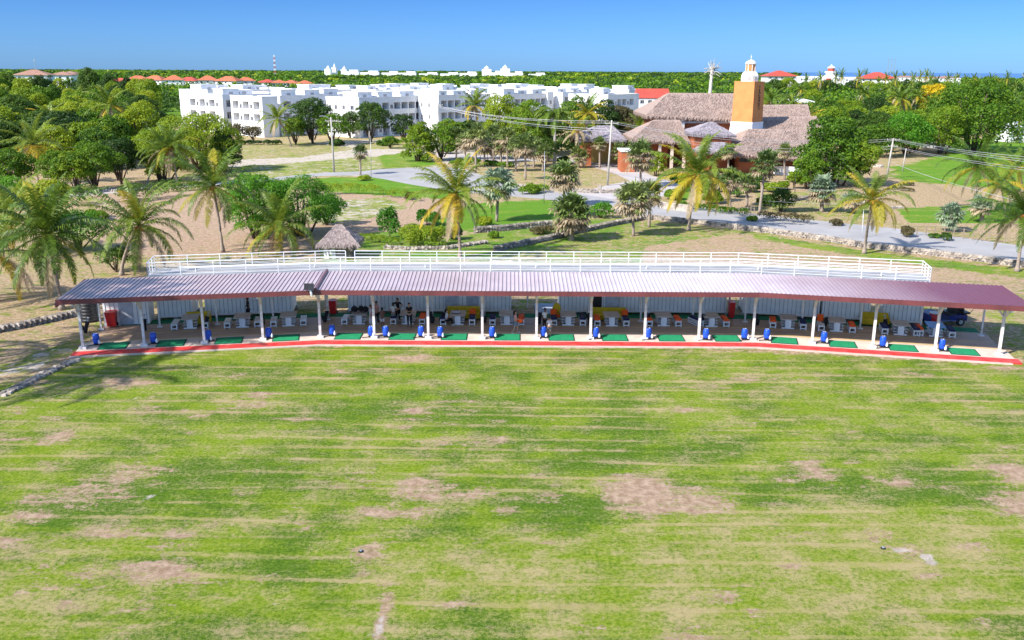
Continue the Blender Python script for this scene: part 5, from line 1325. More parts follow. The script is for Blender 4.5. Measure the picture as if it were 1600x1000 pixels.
# ---- the thatched clubhouse
club = thing('thatched_clubhouse', 'large clubhouse with sweeping thatched roofs and burnt orange walls', 'building', AY(1110, 260, 185)); club.location.z = 0; cb = club.location.copy()
rt = random.Random(21)
def cl(p): return (p[0]-cb.x, p[1]-cb.y, p[2])
def thatch_roof(name, ridge0, ridge1, F0, F1, B0, B1, parent, cbase, n=2600, mat='thatch', th=.42, L=1.0, Wd=.11):
    """hip roof: ridge ends, front eave corners, back eave corners (world points)"""
    f = lambda p: (p[0]-cbase.x, p[1]-cbase.y, p[2]-cbase.z)
    r0, r1, f0, f1, b0, b1 = (f(p) for p in (ridge0, ridge1, F0, F1, B0, B1)); dn = lambda p: (p[0], p[1], p[2]-th)
    # curved slope: subdivide each plane with a slight sag and lumps
    mb = MB()
    def patch(a, b_, c, d):
        nu, nv = 14, 7; a, b_, c, d = (np.array(x) for x in (a, b_, c, d)); idx_ = []
        for j in range(nv+1):
            for i in range(nu+1):
                u, v_ = i/nu, j/nv; p = (a*(1-u)+b_*u)*(1-v_)+(d*(1-u)+c*u)*v_; s = -.28*math.sin(math.pi*v_)*0 + rt.uniform(-.07, .07)*(1 if 0 < j < nv else .3); idx_.append((p[0], p[1], p[2]+s))
        mb.add(idx_, [(j*(nu+1)+i, (j+1)*(nu+1)+i, (j+1)*(nu+1)+i+1, j*(nu+1)+i+1) for j in range(nv) for i in range(nu)])
    patch(r0, r1, f1, f0); patch(r1, r0, b0, b1); patch(r0, r0, f0, b0); patch(r1, r1, b1, f1)
    for a, b_ in ((f0, f1), (f1, b1), (b1, b0), (b0, f0)): mb.quad(a, dn(a), dn(b_), b_)
    mb.quad(dn(f0), dn(b0), dn(b1), dn(f1))
    o = mb.build(name, M[mat], parent)
    Q = []
    A = np.array
    for (a, b_, c, d, k) in ((r0, r1, f1, f0, .5), (r0, r0, f0, b0, .17), (r1, r1, b1, f1, .17), (r1, r0, b0, b1, .1)): thatch_strips(Q, a, b_, c, d, int(n*k), rt, L, Wd)
    for a, b_ in ((f0, f1), (b0, f0), (f1, b1)):   # ragged fringe at the eaves
        a, b_ = A(a), A(b_); m = int(np.linalg.norm(b_-a)/.09)
        for k in range(m):
            p = a+(b_-a)*(k+rt.random())/m; d = (b_-a)/np.linalg.norm(b_-a)*.055*rt.uniform(.7, 1.6); h = rt.uniform(.25, .62)+th*.6
            o_ = A([rt.uniform(-.06, .06), rt.uniform(-.10, .02), 0]); Q.append((p-d+A([0, 0, .1]), p+d+A([0, 0, .1]), p+d*.6+o_-A([0, 0, h]), p-d*.6+o_-A([0, 0, h])))
    link('straw', qmesh('straw', np.array(Q), M[mat]), o)
    return o
def R4(name, rp0, rp1, ep0, ep1, Yr, Yf, parent=club, cbase=Vector((cb.x, cb.y, 0)), **kw):
    """roof from the pixels of its ridge ends and front eave ends plus the distances of ridge and eave"""
    r0, r1 = AY(*rp0, Yr), AY(*rp1, Yr); f0, f1 = AY(*ep0, Yf), AY(*ep1, Yf)
    b0, b1 = Vector((f0.x, 2*Yr-Yf, f0.z)), Vector((f1.x, 2*Yr-Yf, f1.z))
    return thatch_roof(name, r0, r1, f0, f1, b0, b1, parent, cbase, **kw), (f0, f1)
_, (ue0, ue1) = R4('upper_roof', (1045, 145), (1165, 146), (1009, 180), (1165, 187), 199, 189, n=4200)
_, (re0, re1) = R4('rear_roof', (1160, 164), (1262, 163), (1160, 184), (1267, 182), 206, 200, n=2600)
_, (le0, le1) = R4('porch_roof', (1022, 187), (1062, 187), (987, 217), (1078, 221), 187, 179.5, n=3000)
_, (ge0, ge1) = R4('great_roof', (1170, 201), (1276, 203), (1146, 240), (1262, 247), 182.5, 171, n=4600)
_, (me0, me1) = R4('middle_roof', (1190, 183), (1275, 181), (1180, 204), (1290, 205), 193, 186, n=2200)
_, (pe0, pe1) = R4('entrance_roof', (1110, 190), (1113, 190), (1080, 208), (1151, 211), 180, 175.5, n=900, mat='slate', th=.2, L=.4, Wd=.12)
R4('lower_entrance_roof', (1106, 222), (1132, 222), (1092, 236), (1148, 237), 174, 171, n=500, mat='slate', th=.18, L=.4, Wd=.12)
mb = MB(); ob = MB(); wb = MB()
def wallbox(m_, p0, p1, z0, z1, depth, inset=.9):
    x0, x1 = p0.x+inset, p1.x-inset; y0 = p0.y+inset; q = [(x0-cb.x, y0-cb.y), (x1-cb.x, y0-cb.y), (x1-cb.x, y0+depth-cb.y), (x0-cb.x, y0+depth-cb.y)]; m_.prism(q, z0, z1)
wallbox(mb, ue0, ue1, 0, ue0.z-.1, 13, 1.4); wallbox(ob, re0, re1, 0, re0.z-.1, 8); wallbox(mb, le0, le1, 0, le0.z-.15, 10, 3.6); wallbox(mb, ge0, ge1, 0, ge0.z-.15, 15, 1.8); wallbox(mb, pe0, pe1, pe0.z-2.6, pe0.z-.1, 6, .8); wallbox(mb, pe0, pe1, 0, pe0.z-2.62, 6, .9); wallbox(mb, me0, me1, 0, me0.z-.1, 10, 1.0)
mb.build('wall', M['brickwall'], club); ob.build('rear_wall', M['orangewall'], club)
# white bands and window openings under the upper eave
y = ue0.y+1.36; p0 = AY(1066, 191, y); p1 = AY(1143, 193, y)
wb.box(((p0.x+p1.x)/2-cb.x, y-.06-cb.y, p0.z), (p1.x-p0.x, .22, .35)); q = AY(1064, 200, y); wb.box((q.x-cb.x, y-.3-cb.y, q.z), (1.1, .8, 3.2)); 
wb.build('white_band', M['whitewall'], club)
wn = MB(); wn.box((0, 0, 0), (.75, .12, .62)); wnm = wn.mesh('window', M['glass'])
cmb = MB(); cmb.box((0, 0, (le0.z-.2)/2), (.55, .55, le0.z-.2)); ccm = cmb.mesh('column', M['concrete'])
for k in range(5):
    q = le0.lerp(le1, (k+.35)/4.7); link('column', ccm, club, (q.x-cb.x, q.y+.8-cb.y, 0))
cmb = MB(); cmb.box(((le0.x+le1.x)/2-cb.x, le0.y+.8-cb.y, le0.z-.45), (abs(le1.x-le0.x)-1.2, .4, .7)); cmb.build('porch_beam', M['fencewood'], club)
for k, px in enumerate([1031, 1042, 1070, 1082, 1095, 1112, 1124, 1136]):
    q = AY(px, 184 if k < 2 else 185.5, y-.03); link('window', wnm, club, (q.x-cb.x, q.y-cb.y, q.z))
for k, px in enumerate([1160, 1168, 1190, 1205, 1218, 1235]):
    q = AY(px, 250, ge0.y+1.75); x = link('window', wnm, club, (q.x-cb.x, q.y-cb.y, q.z)); x.scale = (1.6, 1, 1.2)
# tower with faceted lantern, standing through the roofs
g = AY(1167, 190, 187); TW = Vector((g.x, 187, 0)); ta_ = math.radians(-41)
tw = thing('clubhouse_tower', 'tall tapering orange tower with white lantern and small orange cupola', 'tower', TW, ta_)
def frust(m_, z0, z1, s0, s1, mi=0):
    v_ = [(-s0, -s0, z0), (s0, -s0, z0), (s0, s0, z0), (-s0, s0, z0), (-s1, -s1, z1), (s1, -s1, z1), (s1, s1, z1), (-s1, s1, z1)]
    m_.add(v_, ((0,3,2,1),(4,5,6,7),(0,1,5,4),(1,2,6,5),(2,3,7,6),(3,0,4,7)), mi)
ztop = AY(1167, 127, 187).z; zb = AY(1167, 190, 187).z; W_ = 44/ppm(187)/(math.cos(.46)+math.sin(.46))/2
mb = MB(); frust(mb, zb+.02, ztop, W_*1.04, W_); mb.build('shaft', M['orangewall'], tw)
mb = MB(); frust(mb, 0, zb-.35, W_*1.45, W_*1.08); mb.box((0, 0, zb-.17), (W_*2.22, W_*2.22, .37)); mb.build('base', M['whitewall'], tw)
LK = 1.2
mb = MB(); mb.lathe((0, 0, ztop), [(1.45*LK, 0), (1.45*LK, .9*LK), (1.25*LK, 1.35*LK), (1.0*LK, 1.55*LK)], 8)
for k in range(8):
    a = k*math.pi/4+math.pi/8
    mb.box((1.36*LK*math.cos(a), 1.36*LK*math.sin(a), ztop+.55), (.1, .55, .65), a, 1)
mb.build('lantern', [M['whitewall'], M['greywall']], tw)
mb = MB(); mb.lathe((0, 0, ztop+1.56*LK), [(.80*LK, 0), (.80*LK, 1.15*LK)], 12)
mb.build('cupola_drum', M['orangewall'], tw)
mb = MB()
for k in range(8):
    a = k*math.pi/4; mb.box((.82*LK*math.cos(a), .82*LK*math.sin(a), ztop+2.12*LK), (.08, .13, 1.1*LK), a)
mb.lathe((0, 0, ztop+2.72*LK), [(.92*LK, 0), (.92*LK, .12*LK), (.72*LK, .40*LK), (.35*LK, .62*LK), (.08*LK, .72*LK)], 16); mb.build('cupola_cap', M['white'], tw, smooth=False)
mb = MB(); mb.lathe((0, 0, ztop+3.44*LK), [(.04, 0), (.04, .35), (.13, .45), (.13, .55), (.03, .65), (.02, 1.0)], 8); mb.build('finial', M['white'], tw)
mb = MB()    # dark wrought-iron ornament running down the right-hand face
xx = W_+.06
for a, b_, c, d in ((0, -.8, .25, .18), (0, -1.35, .10, .4), (.12, -1.75, .42, .16), (-.05, -2.1, .3, .16), (.1, -2.4, .40, .16), (0, -2.75, .12, .5), (.14, -3.0, .1, .3), (-.1, -3.35, .36, .14), (.0, -3.7, .12, .55), (.12, -4.2, .30, .14)):
    sc_ = 1+(-b_)*.022; mb.box((xx*sc_, a*1.2, ztop+b_*1.25), (.08, c*1.25, d*1.25))
mb.build('ornament', M['black'], tw)
# low white terrace walls
def lowwall(name, pa, pb, za, h, t, label, mat='whitewall'):
    a, b_ = G(*pa), G(*pb); mid_ = (a+b_)/2; ln = (b_-a).length; ang = math.atan2(b_.y-a.y, b_.x-a.x)
    mb = MB(); mb.box((0, 0, h/2), (ln, t, h)); mb.box((0, 0, h+.05), (ln+.1, t+.12, .10))
    return tag(mb.build(name, M[mat], None, False, mid_, ang), label, 'wall')
lowwall('terrace_wall', (1152, 268), (1258, 276), 0, 1.5, .3, 'long white terrace wall in front of the great thatched roof')
lowwall('terrace_wall', (1094, 282), (1112, 283), 0, 1.3, .8, 'pale block wall behind the leaning palm', 'rock')
lowwall('garden_wall', (1032, 325), (1078, 331), 0, .8, .3, 'short pale wall on the far side of the road behind the palm', 'rock')
lowwall('gate_pillar', (934, 301), (939, 301.2), 0, 1.1, .55, 'short pale stone pillar at the road junction', 'rock')
# gatehouse left of the clubhouse
gh = thing('gatehouse', 'gatehouse with a bluish hip roof and orange columns over the entrance drive', 'building', AY(940, 230, 190)); gh.location.z = 0; gb_ = gh.location.copy()
_, (f0, f1) = R4('roof', (932, 196), (958, 196), (902, 217), (979, 218), 193, 186, parent=gh, cbase=Vector((gb_.x, gb_.y, 0)), n=1300, mat='slate', th=.25, L=.4, Wd=.12)
mb = MB(); mb.box(((f0.x+f1.x)/2-gb_.x, 193-gb_.y, f0.z-.45), (f1.x-f0.x-1.6, 11, .5)); mb.build('beam', M['yellowline'], gh)
cm_ = MB(); cm_.box((0, 0, 2.0), (1.0, 1.0, 4.0)); cmm = cm_.mesh('column', M['brickwall'])
for px in (908, 920, 974):
    q = AY(px, 230, 187.5)
    link('column', cmm, gh, (q.x-gb_.x, q.y-gb_.y, 0))
q = AY(942, 235, 196); mb = MB(); mb.box((q.x-gb_.x, 4, 2), (9, .3, 4)); mb.build('rear_wall', M['yellowline'], gh)
q = AY(978, 255, 176); r = thing('boundary_wall', 'burnt orange wall with pale cap beside the entrance drive', 'wall', (q.x, 176, 0)); mb = MB(); mb.box((.3, 2, 1.9), (2.6, 6, 3.8)); mb.build('wall', M['brickwall'], r); mb = MB(); mb.box((.3, 2, 3.93), (3.0, 6.4, .25)); mb.build('coping', M['whitewall'], r)
# small thatched kiosk
g = G(530, 402); kk = thing('thatched_kiosk', 'small square kiosk with a shaggy thatched roof behind the terrace', 'kiosk', (g.x, g.y+.6, 0)); kb = kk.location.copy()
YK = kb.y; z_e = AY(528, 380, YK-1.6).z; z_r = AY(528, 350, YK).z; xa, xb = AY(497, 380, YK-1.9).x, AY(560, 378, YK-1.9).x
thatch_roof('roof', Vector((kb.x-.25, YK, z_r)), Vector((kb.x+.25, YK, z_r)), Vector((xa, YK-1.9, z_e)), Vector((xb, YK-1.9, z_e)), Vector((xa, YK+1.9, z_e)), Vector((xb, YK+1.9, z_e)), kk, kb, n=3000, mat='thatch2', th=.2, L=.55, Wd=.055)
mb = MB(); mb.box((-1.15, -1.1, z_e/2), (.5, .4, z_e)); mb.box((-.45, -1.1, z_e/2), (.42, .4, z_e)); mb.box((-1.15, 1.1, z_e/2), (.4, .4, z_e)); mb.build('pillar', M['whitewall'], kk)
mb = MB(); mb.box((.62, -1.0, z_e/2-.1), (1.75, .25, z_e-.2)); mb.box((1.38, .1, z_e/2-.1), (.25, 2.0, z_e-.2)); mb.build('stone_wall', M['rockdark'], kk)
# ------------------------------------------------------------------ palms
def palm(mk_args, base_px, crown_px, label, cls=coco_maker, **kw):
    g = G(*base_px); c = AY(*crown_px, g.y); h = c.z; lean = (c.x-g.x, 0)
    mk = cls(*mk_args[:1], h, *mk_args[1:], lean=lean, **kw); o = mk(); o.location = g; o['label'] = label
    o['group'] = 'coconut palms near the shelter' if cls is coco_maker else 'fan palms'
    return o
CP = [ # seed, frond length, base, crown, label, options
 (1, 4.9, (60, 288), (52, 226), 'coconut palm with hanging dry fronds at the far left', dict(nf_=26, dry=.35, yellow=.2)),
 (2, 4.9, (97, 484), (73, 366), 'large coconut palm leaning left beside the shelter end', dict(nf_=30, wind=(-.15, 0), leaflets_=40)),
 (3, 4.5, (190, 430), (217, 352), 'coconut palm leaning right just behind the left roof end', dict(nf_=26, wind=(-.1, 0), leaflets_=38)),
 (4, 4.6, (348, 394), (333, 291), 'coconut palm with bunches of orange coconuts and a slim bare trunk', dict(nf_=25, wind=(-.35, 0), yellow=.3)),
 (5, 4.5, (440, 398), (436, 352), 'low wind-blown coconut palm behind the left terrace', dict(nf_=26, wind=(-.6, 0), yellow=.3)),
 (6, 4.3, (277, 290), (268, 230), 'coconut palm with straw-coloured lower fronds before the woods', dict(nf_=22, dry=.3)),
 (7, 4.5, (719, 404), (712, 303), 'central coconut palm with yellow hanging fronds and red-brown nuts', dict(nf_=27, wind=(-.45, 0), yellow=.6, leaflets_=40)),
 (8, 5.4, (1076, 360), (1090, 272), 'big coconut palm with bright yellow lower fronds before the clubhouse', dict(nf_=28, wind=(-.5, 0), yellow=.6, leaflets_=38)),
 (9, 4.0, (1350, 396), (1363, 313), 'golden coconut palm beside the road wall at right', dict(nf_=24, wind=(-.2, 0), yellow=.8, leaflets_=36)),
 (10, 4.7, (1522, 329), (1526, 262), 'coconut palm on the far side of the road at right', dict(nf_=24, wind=(-.2, 0), yellow=.4)),
 (11, 4.2, (1589, 424), (1600, 335), 'coconut palm cut by the right edge of the picture', dict(nf_=26, wind=(-.3, 0), yellow=.3, leaflets_=38)),
 (12, 4.6, (-8, 470), (-12, 396), 'coconut palm cut by the left edge of the picture', dict(nf_=24, dry=.25)),
 (13, 3.6, (1570, 338), (1563, 288), 'short yellowish palm right of the coconut palm across the road', dict(nf_=20, yellow=.8)),
 (14, 4.8, (455, 229), (433, 186), 'dark leaning coconut palm before the white apartments', dict(nf_=16, yellow=.0, leaflets_=26, lw=.12)),
 (15, 4.4, (915, 250), (917, 178), 'yellow coconut palm beside the royal palm', dict(nf_=22, yellow=1.4, leaflets_=26, lw=.12)),
 (16, 4.4, (22, 400), (18, 334), 'coconut palm with upright fronds behind the large left palm', dict(nf_=22, yellow=.2)),
 (17, 4.6, (230, 290), (258, 238), 'shaded coconut palm at the edge of the left woods', dict(nf_=18, yellow=.1)),
 (18, 3.6, (905, 262), (903, 205), 'orange-brown ageing palm left of the gatehouse roof', dict(nf_=16, yellow=1.6, dry=.5, leaflets_=24, lw=.12)),
 (19, 4.0, (1597, 300), (1590, 262), 'yellow-green palm fronds at the right edge below the wires', dict(nf_=18, yellow=.9)),
 (20, 4.2, (1010, 250), (1000, 205), 'dark palm between gatehouse and porch roof', dict(nf_=14, yellow=.1, leaflets_=24)),
]
for s_, L_, b_, c_, lb, kw in CP:
    kw = dict(kw); kw['yellow'] = kw.get('yellow', .18)*.38
    palm((s_, L_), b_, c_, lb, **kw)
# two palms that stand just left of the picture and throw their shade over the lawn
for k, (x, y, h) in enumerate([(-37.0, 52.0, 12.0), (-41.0, 56.0, 13.0), (-38.5, 45.5, 11.0), (-45, 50, 12.5)]):
    o = coco_maker(30+k, h, 4.6, (1.0, .4), 22)(); o.location = (x, y, 0); o['label'] = 'coconut palm standing just outside the left edge of the picture'; o['group'] = 'palms outside the left edge'
FP = [
 (101, 1.50, (563, 273), (563, 238), 'round-headed fan palm alone on the small lawn by the road', {}),
 (102, 2.35, (893, 376), (893, 333), 'stout fan palm with a thick skirt of dead leaves beside the curved wall', dict(nf=50, skirt=.5, tr=.26)),
 (103, 2.15, (990, 369), (988, 312), 'fan palm with pale smooth trunk on the lawn, nearest the wall bend', dict(nf=46, skirt=.45)),
 (104, 1.75, (1014, 355), (1016, 303), 'smaller fan palm just behind the pale-trunked one', dict(nf=38)),
 (105, 2.40, (882, 322), (881, 277), 'shaggy fan palm at the far edge of the road bend', dict(nf=42, skirt=.6)),
 (106, 2.60, (1001, 292), (1001, 244), 'large bushy fan palm before the porch roof', dict(nf=46, skirt=.55)),
 (107, 2.2, (776, 346), (779, 289), 'silvery-green fan palm right of the central coconut palm', dict(nf=40, leaf='fansilver')),
 (108, 2.50, (743, 270), (744, 214), 'tall fan palm with a pale trunk beyond the plaza', {}),
 (109, 2.20, (771, 250), (770, 209), 'fan palm with dark trunk beyond the plaza', {}),
 (110, 2.20, (793, 262), (792, 214), 'fan palm between two pale trunks beyond the plaza', {}),
 (111, 2.40, (821, 281), (821, 228), 'fan palm with straight trunk near the planted island', {}),
 (112, 2.00, (806, 268), (806, 229), 'smaller fan palm just left of the planted island', {}),
 (113, 1.5, (937, 263), (937, 224), 'fan palm in front of the gatehouse', {}),
 (114, 1.5, (900, 262), (901, 240), 'green low fan palm on the lawn before the gatehouse', {}),
 (115, 1.7, (1141, 331), (1140, 282), 'fan palm with grey trunk at the roadside fence', {}),
 (116, 1.4, (1167, 322), (1168, 286), 'fan palm with dark fibrous trunk behind the roadside fence', {}),
 (117, 1.9, (1186, 336), (1196, 256), 'tall leaning fan palm with a vivid green head at the roadside', dict(skirt=.25)),
 (118, 1.6, (1138, 275), (1138, 237), 'fan palm with brown skirt before the entrance roof', dict(skirt=.6)),
 (119, 1.5, (1226, 281), (1226, 236), 'thin-trunked fan palm before the great roof', {}),
 (120, 2.0, (1284, 331), (1285, 296), 'silver fan palm with shaggy pale trunk at right of the fence', dict(leaf='fansilver', tr=.24, nf=42)),
 (121, 1.4, (1333, 333), (1332, 313), 'low silver palm behind the golden coconut palm', dict(leaf='fansilver')),
 (122, 1.6, (1487, 362), (1486, 336), 'squat silver-blue palm beyond the road', dict(leaf='fansilver', tr=.22, skirt=.1)),
 (123, 1.4, (1535, 347), (1533, 322), 'grey stumpy palm beside the far coconut palm', dict(leaf='fansilver', tr=.24)),
 (124, 1.5, (1207, 275), (1207, 246), 'small fan palm beside the tall leaning one', {}),
 (125, 1.5, (1118, 316), (1116, 284), 'fan palm half hidden behind the yellow fronds', {}),
 (126, 1.90, (727, 262), (727, 222), 'fan palm left of the tall pale-trunked one', {}),
 (127, 1.6, (912, 262), (908, 245), 'fan palm head behind the road pole', {}),
 (128, 1.3, (1445, 232), (1444, 210), 'small palm at the far edge of the green', {}),
 (129, 2.1, (713, 250), (713, 212), 'fan palm at the left end of the plaza row', {}),
 (130, 2.2, (757, 258), (757, 226), 'lower fan palm between the pale and the dark trunked ones', {}),
 (131, 2.0, (783, 254), (783, 224), 'fan palm with brown skirt in the middle of the plaza row', dict(skirt=.6)),
 (132, 2.1, (834, 262), (834, 230), 'fan palm right of the planted island', {}),
 (133, 1.9, (848, 268), (848, 240), 'small fan palm behind the thin lamp post', {}),
 (134, 1.8, (968, 262), (968, 236), 'small fan palm beside the orange boundary wall', {}),
]
for s_, R_, b_, c_, lb, kw in FP:
    kw = dict(kw); nf = kw.pop('nf', 34); leaf = kw.pop('leaf', 'fan'); sk = kw.pop('skirt', .4); tr = kw.pop('tr', .16)
    g = G(*b_); c = AY(*c_, g.y); o = fan_maker(s_, c.z, R_, nf, leaf, sk, tr, (c.x-g.x, 0), 11 if g.y > 130 else 13)(); o.location = g; o['label'] = lb; o['group'] = 'fan palms'
# royal palm: smooth tall trunk, green crownshaft, weeping fronds
def royal(): 
    r = random.Random(77); root = thing('royal_palm', 'royal palm with weeping dark fronds and a straight pale trunk', 'palm tree'); Q = []
    for i in range(18):
        q, pts = frond_quads(i*2.4, 1.25-1.1*i/18, 6.2, 2.9, r, (0, 0), 40, .12, .9); Q += q
    g = G(866, 258); c = AY(865, 176, g.y)
    link('crown', qmesh('crown', np.array(Q), [M['frond']]), root, (0, 0, c.z-1.2))
    mb = MB(); mb.tube([(0, 0, c.z-2.6), (0, 0, c.z-1.2)], [.22, .12], 10); mb.build('crownshaft', M['leafbright'], root, smooth=True)
    mb = MB(); mb.tube([(0, 0, -.1), (0, 0, 2), (0, 0, c.z*.5), (0, 0, c.z-2.6)], [.34, .28, .32, .2], 10); mb.build('trunk', M['pole'], root, smooth=True)
    root.location = g
royal()
# ------------------------------------------------------------------ single broadleaf trees
def tree_at(px, base_y, top_y, rpx, leaf, label, seed, dens=1.0, lobes=18, fork=3, basef=.10, name='broadleaf_tree', size=None):
    g = G(px, base_y); k = ppm(g.y); H = AY(px, top_y, g.y).z; R = rpx/k
    sz = size or max(.19, .0017*g.y); n = int(min(24000, 2.6*dens*(2*R*R+2.2*R*H)*3.14/(sz*sz*.75)/1.6))
    o = tree_maker(name, seed, R, H, H*basef, n, sz, leaf, lobes, fork)(); o.location = g; o['label'] = label; return o
tree_at(405, 372, 268, 52, 'leafbright', 'glossy green sea grape tree behind the low coconut palm', 201, 1.4, 22, basef=-.12)
tree_at(470, 368, 272, 62, 'leafbright', 'wide glossy green tree left of the thatched kiosk', 202, 1.5, 26, basef=-.12)
tree_at(511, 352, 305, 28, 'leafbright', 'small glossy tree at the right side of the sea grapes', 203, 1.4)
tree_at(125, 392, 330, 40, 'leafbright', 'bright green shrubby tree behind the large left palm', 204, 1.2)
tree_at(182, 425, 385, 26, 'leafdark', 'dark thin tree between the two left palms', 205, .7, 10)
tree_at(655, 252, 190, 27, 'leaflime', 'bright lime tree beside the utility pole', 206, 1.4, 20, basef=-.2)
tree_at(580, 222, 158, 27, 'leafdark', 'dark spreading tree in front of the centre-left apartments', 207, 1.2)
tree_at(489, 224, 155, 33, 'leafdark', 'dark tree left of the dark spreading tree, before the apartments', 208, 1.2)
tree_at(462, 226, 182, 20, 'leaf', 'small round tree just right of the dark leaning palm', 209)
tree_at(520, 226, 176, 26, 'leaf', 'green tree behind the near utility pole', 210)
tree_at(547, 216, 175, 17, 'leafdark', 'small dark tree between two larger trees at the apartments', 211)
tree_at(632, 222, 178, 20, 'leafdark', 'dark tree between centre apartments and lime tree', 212)
tree_at(610, 232, 212, 14, 'leaf', 'low scrub tree on the lot edge', 213)
tree_at(690, 250, 195, 28, 'leaf', 'feathery pale tree behind the utility pole', 214, .8)
tree_at(150, 297, 222, 38, 'leaf', 'round green tree with two trunks at the left dirt lot', 215, 1.4)
tree_at(190, 288, 215, 34, 'leafdark', 'darker tree right of the round green one at left', 216, 1.3)
tree_at(94, 300, 232, 26, 'leaf', 'tree behind the far-left coconut palm', 217, 1.2)
tree_at(318, 268, 172, 56, 'leaflime', 'yellow-green tree in front of the left apartments', 218, 1.3, 22, basef=-.12)
tree_at(255, 282, 196, 42, 'leaflime', 'lime tree behind the palm at the left woods edge', 219, 1.2, basef=-.12)
tree_at(352, 268, 200, 26, 'leafdark', 'dark tree beside the yellow-green tree at the lot', 220, 1.2, basef=-.12)
tree_at(372, 222, 192, 15, 'leafbrown', 'half bare tree in front of the white apartments', 221, .7)
tree_at(396, 221, 196, 13, 'leafbrown', 'smaller half bare tree beside the apartments', 222, .7)
tree_at(1300, 290, 184, 56, 'leaf', 'big dense green tree right of the great thatched roof', 223, 1.8, 26, basef=-.15, size=.40)
tree_at(1338, 292, 215, 28, 'leaf', 'green tree bulging right of the big dark tree', 224, 1.3, basef=.12)
tree_at(1262, 296, 235, 24, 'leaf', 'tree hiding the right end of the terrace wall', 225, 1.3, basef=-.1)
tree_at(1520, 236, 128, 66, 'leaf', 'huge green tree above the golf green at right', 226, 1.8, 34, basef=-.15, size=.52)
tree_at(1470, 240, 160, 34, 'leaf', 'tall tree left of the huge green one', 227, 1.3, basef=-.12)
tree_at(1415, 244, 178, 36, 'leafbright', 'bright green spreading tree left of the golf green', 228, 1.4, 24, basef=.08)
tree_at(1370, 246, 190, 30, 'leaf', 'olive tree right of the dark clubhouse tree', 229, 1.2, basef=-.12)
tree_at(785, 238, 150, 32, 'leaflime', 'yellow-green tree before the centre apartments', 230, 1.3, 20, basef=-.12)
tree_at(820, 245, 160, 30, 'leaf', 'green tree left of the royal palm', 231, 1.2, basef=-.12)
tree_at(845, 240, 165, 22, 'leafdark', 'dark tree touching the royal palm', 232, 1.2)
tree_at(895, 238, 152, 30, 'leaf', 'tree behind the yellow coconut palm', 233, 1.2)
tree_at(938, 240, 158, 26, 'leafdark', 'dark tree behind the gatehouse', 234, 1.2)
tree_at(968, 238, 162, 30, 'leafbrown', 'brownish tree above the gatehouse roof', 235, 1.2)
tree_at(995, 240, 175, 24, 'leafbrown', 'brownish-green tree left of the upper thatched roof', 236, 1.1)
tree_at(770, 248, 205, 22, 'leafdark', 'dark tree behind the fan palms of the plaza', 237)
tree_at(850, 258, 212, 20, 'leafdark', 'dark tree behind the royal palm trunk', 238)
tree_at(735, 232, 185, 18, 'leafdark', 'dark clump in front of the centre apartment corner', 239)
tree_at(1220, 330, 292, 22, 'leafdark', 'dark leafy bush-tree right of the tall leaning fan palm', 240, 1.2, basef=-.1)
tree_at(940, 340, 316, 20, 'leafbright', 'bright bush behind the stout fan palm', 241, 1.3, basef=-.15)
tree_at(1085, 300, 262, 22, 'leaflime', 'lime shrub tree behind the yellow-fronded palm', 242, 1.0, basef=-.1)
tree_at(1025, 275, 235, 16, 'leaflime', 'lime shrub right of the bushy fan palm', 243, basef=-.1)
tree_at(1240, 295, 268, 13, 'leaflime', 'small yellow-green tree on the terrace lawn', 244, basef=.3)
tree_at(20, 345, 278, 40, 'leafbright', 'leafy green tree at the left edge beside the palms', 245, 1.0)
# ------------------------------------------------------------------ bushes and hedges
def bush_at(px, by, ty, rpx, leaf, label, seed, dens=1.0, name='shrub'):
    g = G(px, by); k = ppm(g.y); H = AY(px, ty, g.y).z; R = rpx/k
    o = bush_maker(name, seed, R, H*.9, int((500+900*R*H)*dens) if R*H < 6 else int(5200*dens), max(.13, .0019*g.y), leaf, 9)(); o.location = g; o['label'] = label; return o
bush_at(610, 375, 318, 24, 'leafbright', 'tall leafy shrub at the edge of the bare soil', 301)
bush_at(640, 382, 346, 34, 'leaflime', 'yellow-green shrub in the planted bed behind the railing', 302)
bush_at(676, 384, 350, 22, 'leaflime', 'olive shrub between the bed and the central palm', 303)
bush_at(668, 352, 322, 20, 'leafbright', 'bright shrub left of the central palm crown', 304)
bush_at(707, 374, 350, 16, 'leafdark', 'dark low shrub at the foot of the central palm', 305)
bush_at(755, 352, 336, 16, 'leaflime', 'low lime shrub right of the central palm', 306)
bush_at(568, 282, 272, 12, 'leaflime', 'small round bush under the round-headed fan palm', 307)
bush_at(640, 312, 298, 8, 'leafbrown', 'small reddish bush at the end of the low hedge', 308)
bush_at(830, 302, 284, 20, 'leaf', 'green ground bush in the planted island', 309)
bush_at(1480, 376, 362, 10, 'leafdark', 'dark scrub at the roadside at right', 310)
bush_at(1305, 352, 340, 14, 'leafbrown', 'olive scrub at the roadside under the silver palm', 311)
bush_at(1418, 370, 352, 14, 'leafbrown', 'brownish scrub behind the golden palm', 312)
bush_at(845, 365, 350, 20, 'leafbrown', 'low brown ground plants by the curved wall', 313)
bush_at(1215, 268, 262, 12, 'leafdark', 'small dark shrub before the terrace wall', 314)
bush_at(1175, 345, 335, 10, 'leaf', 'green tuft at the foot of the leaning fan palm', 315)
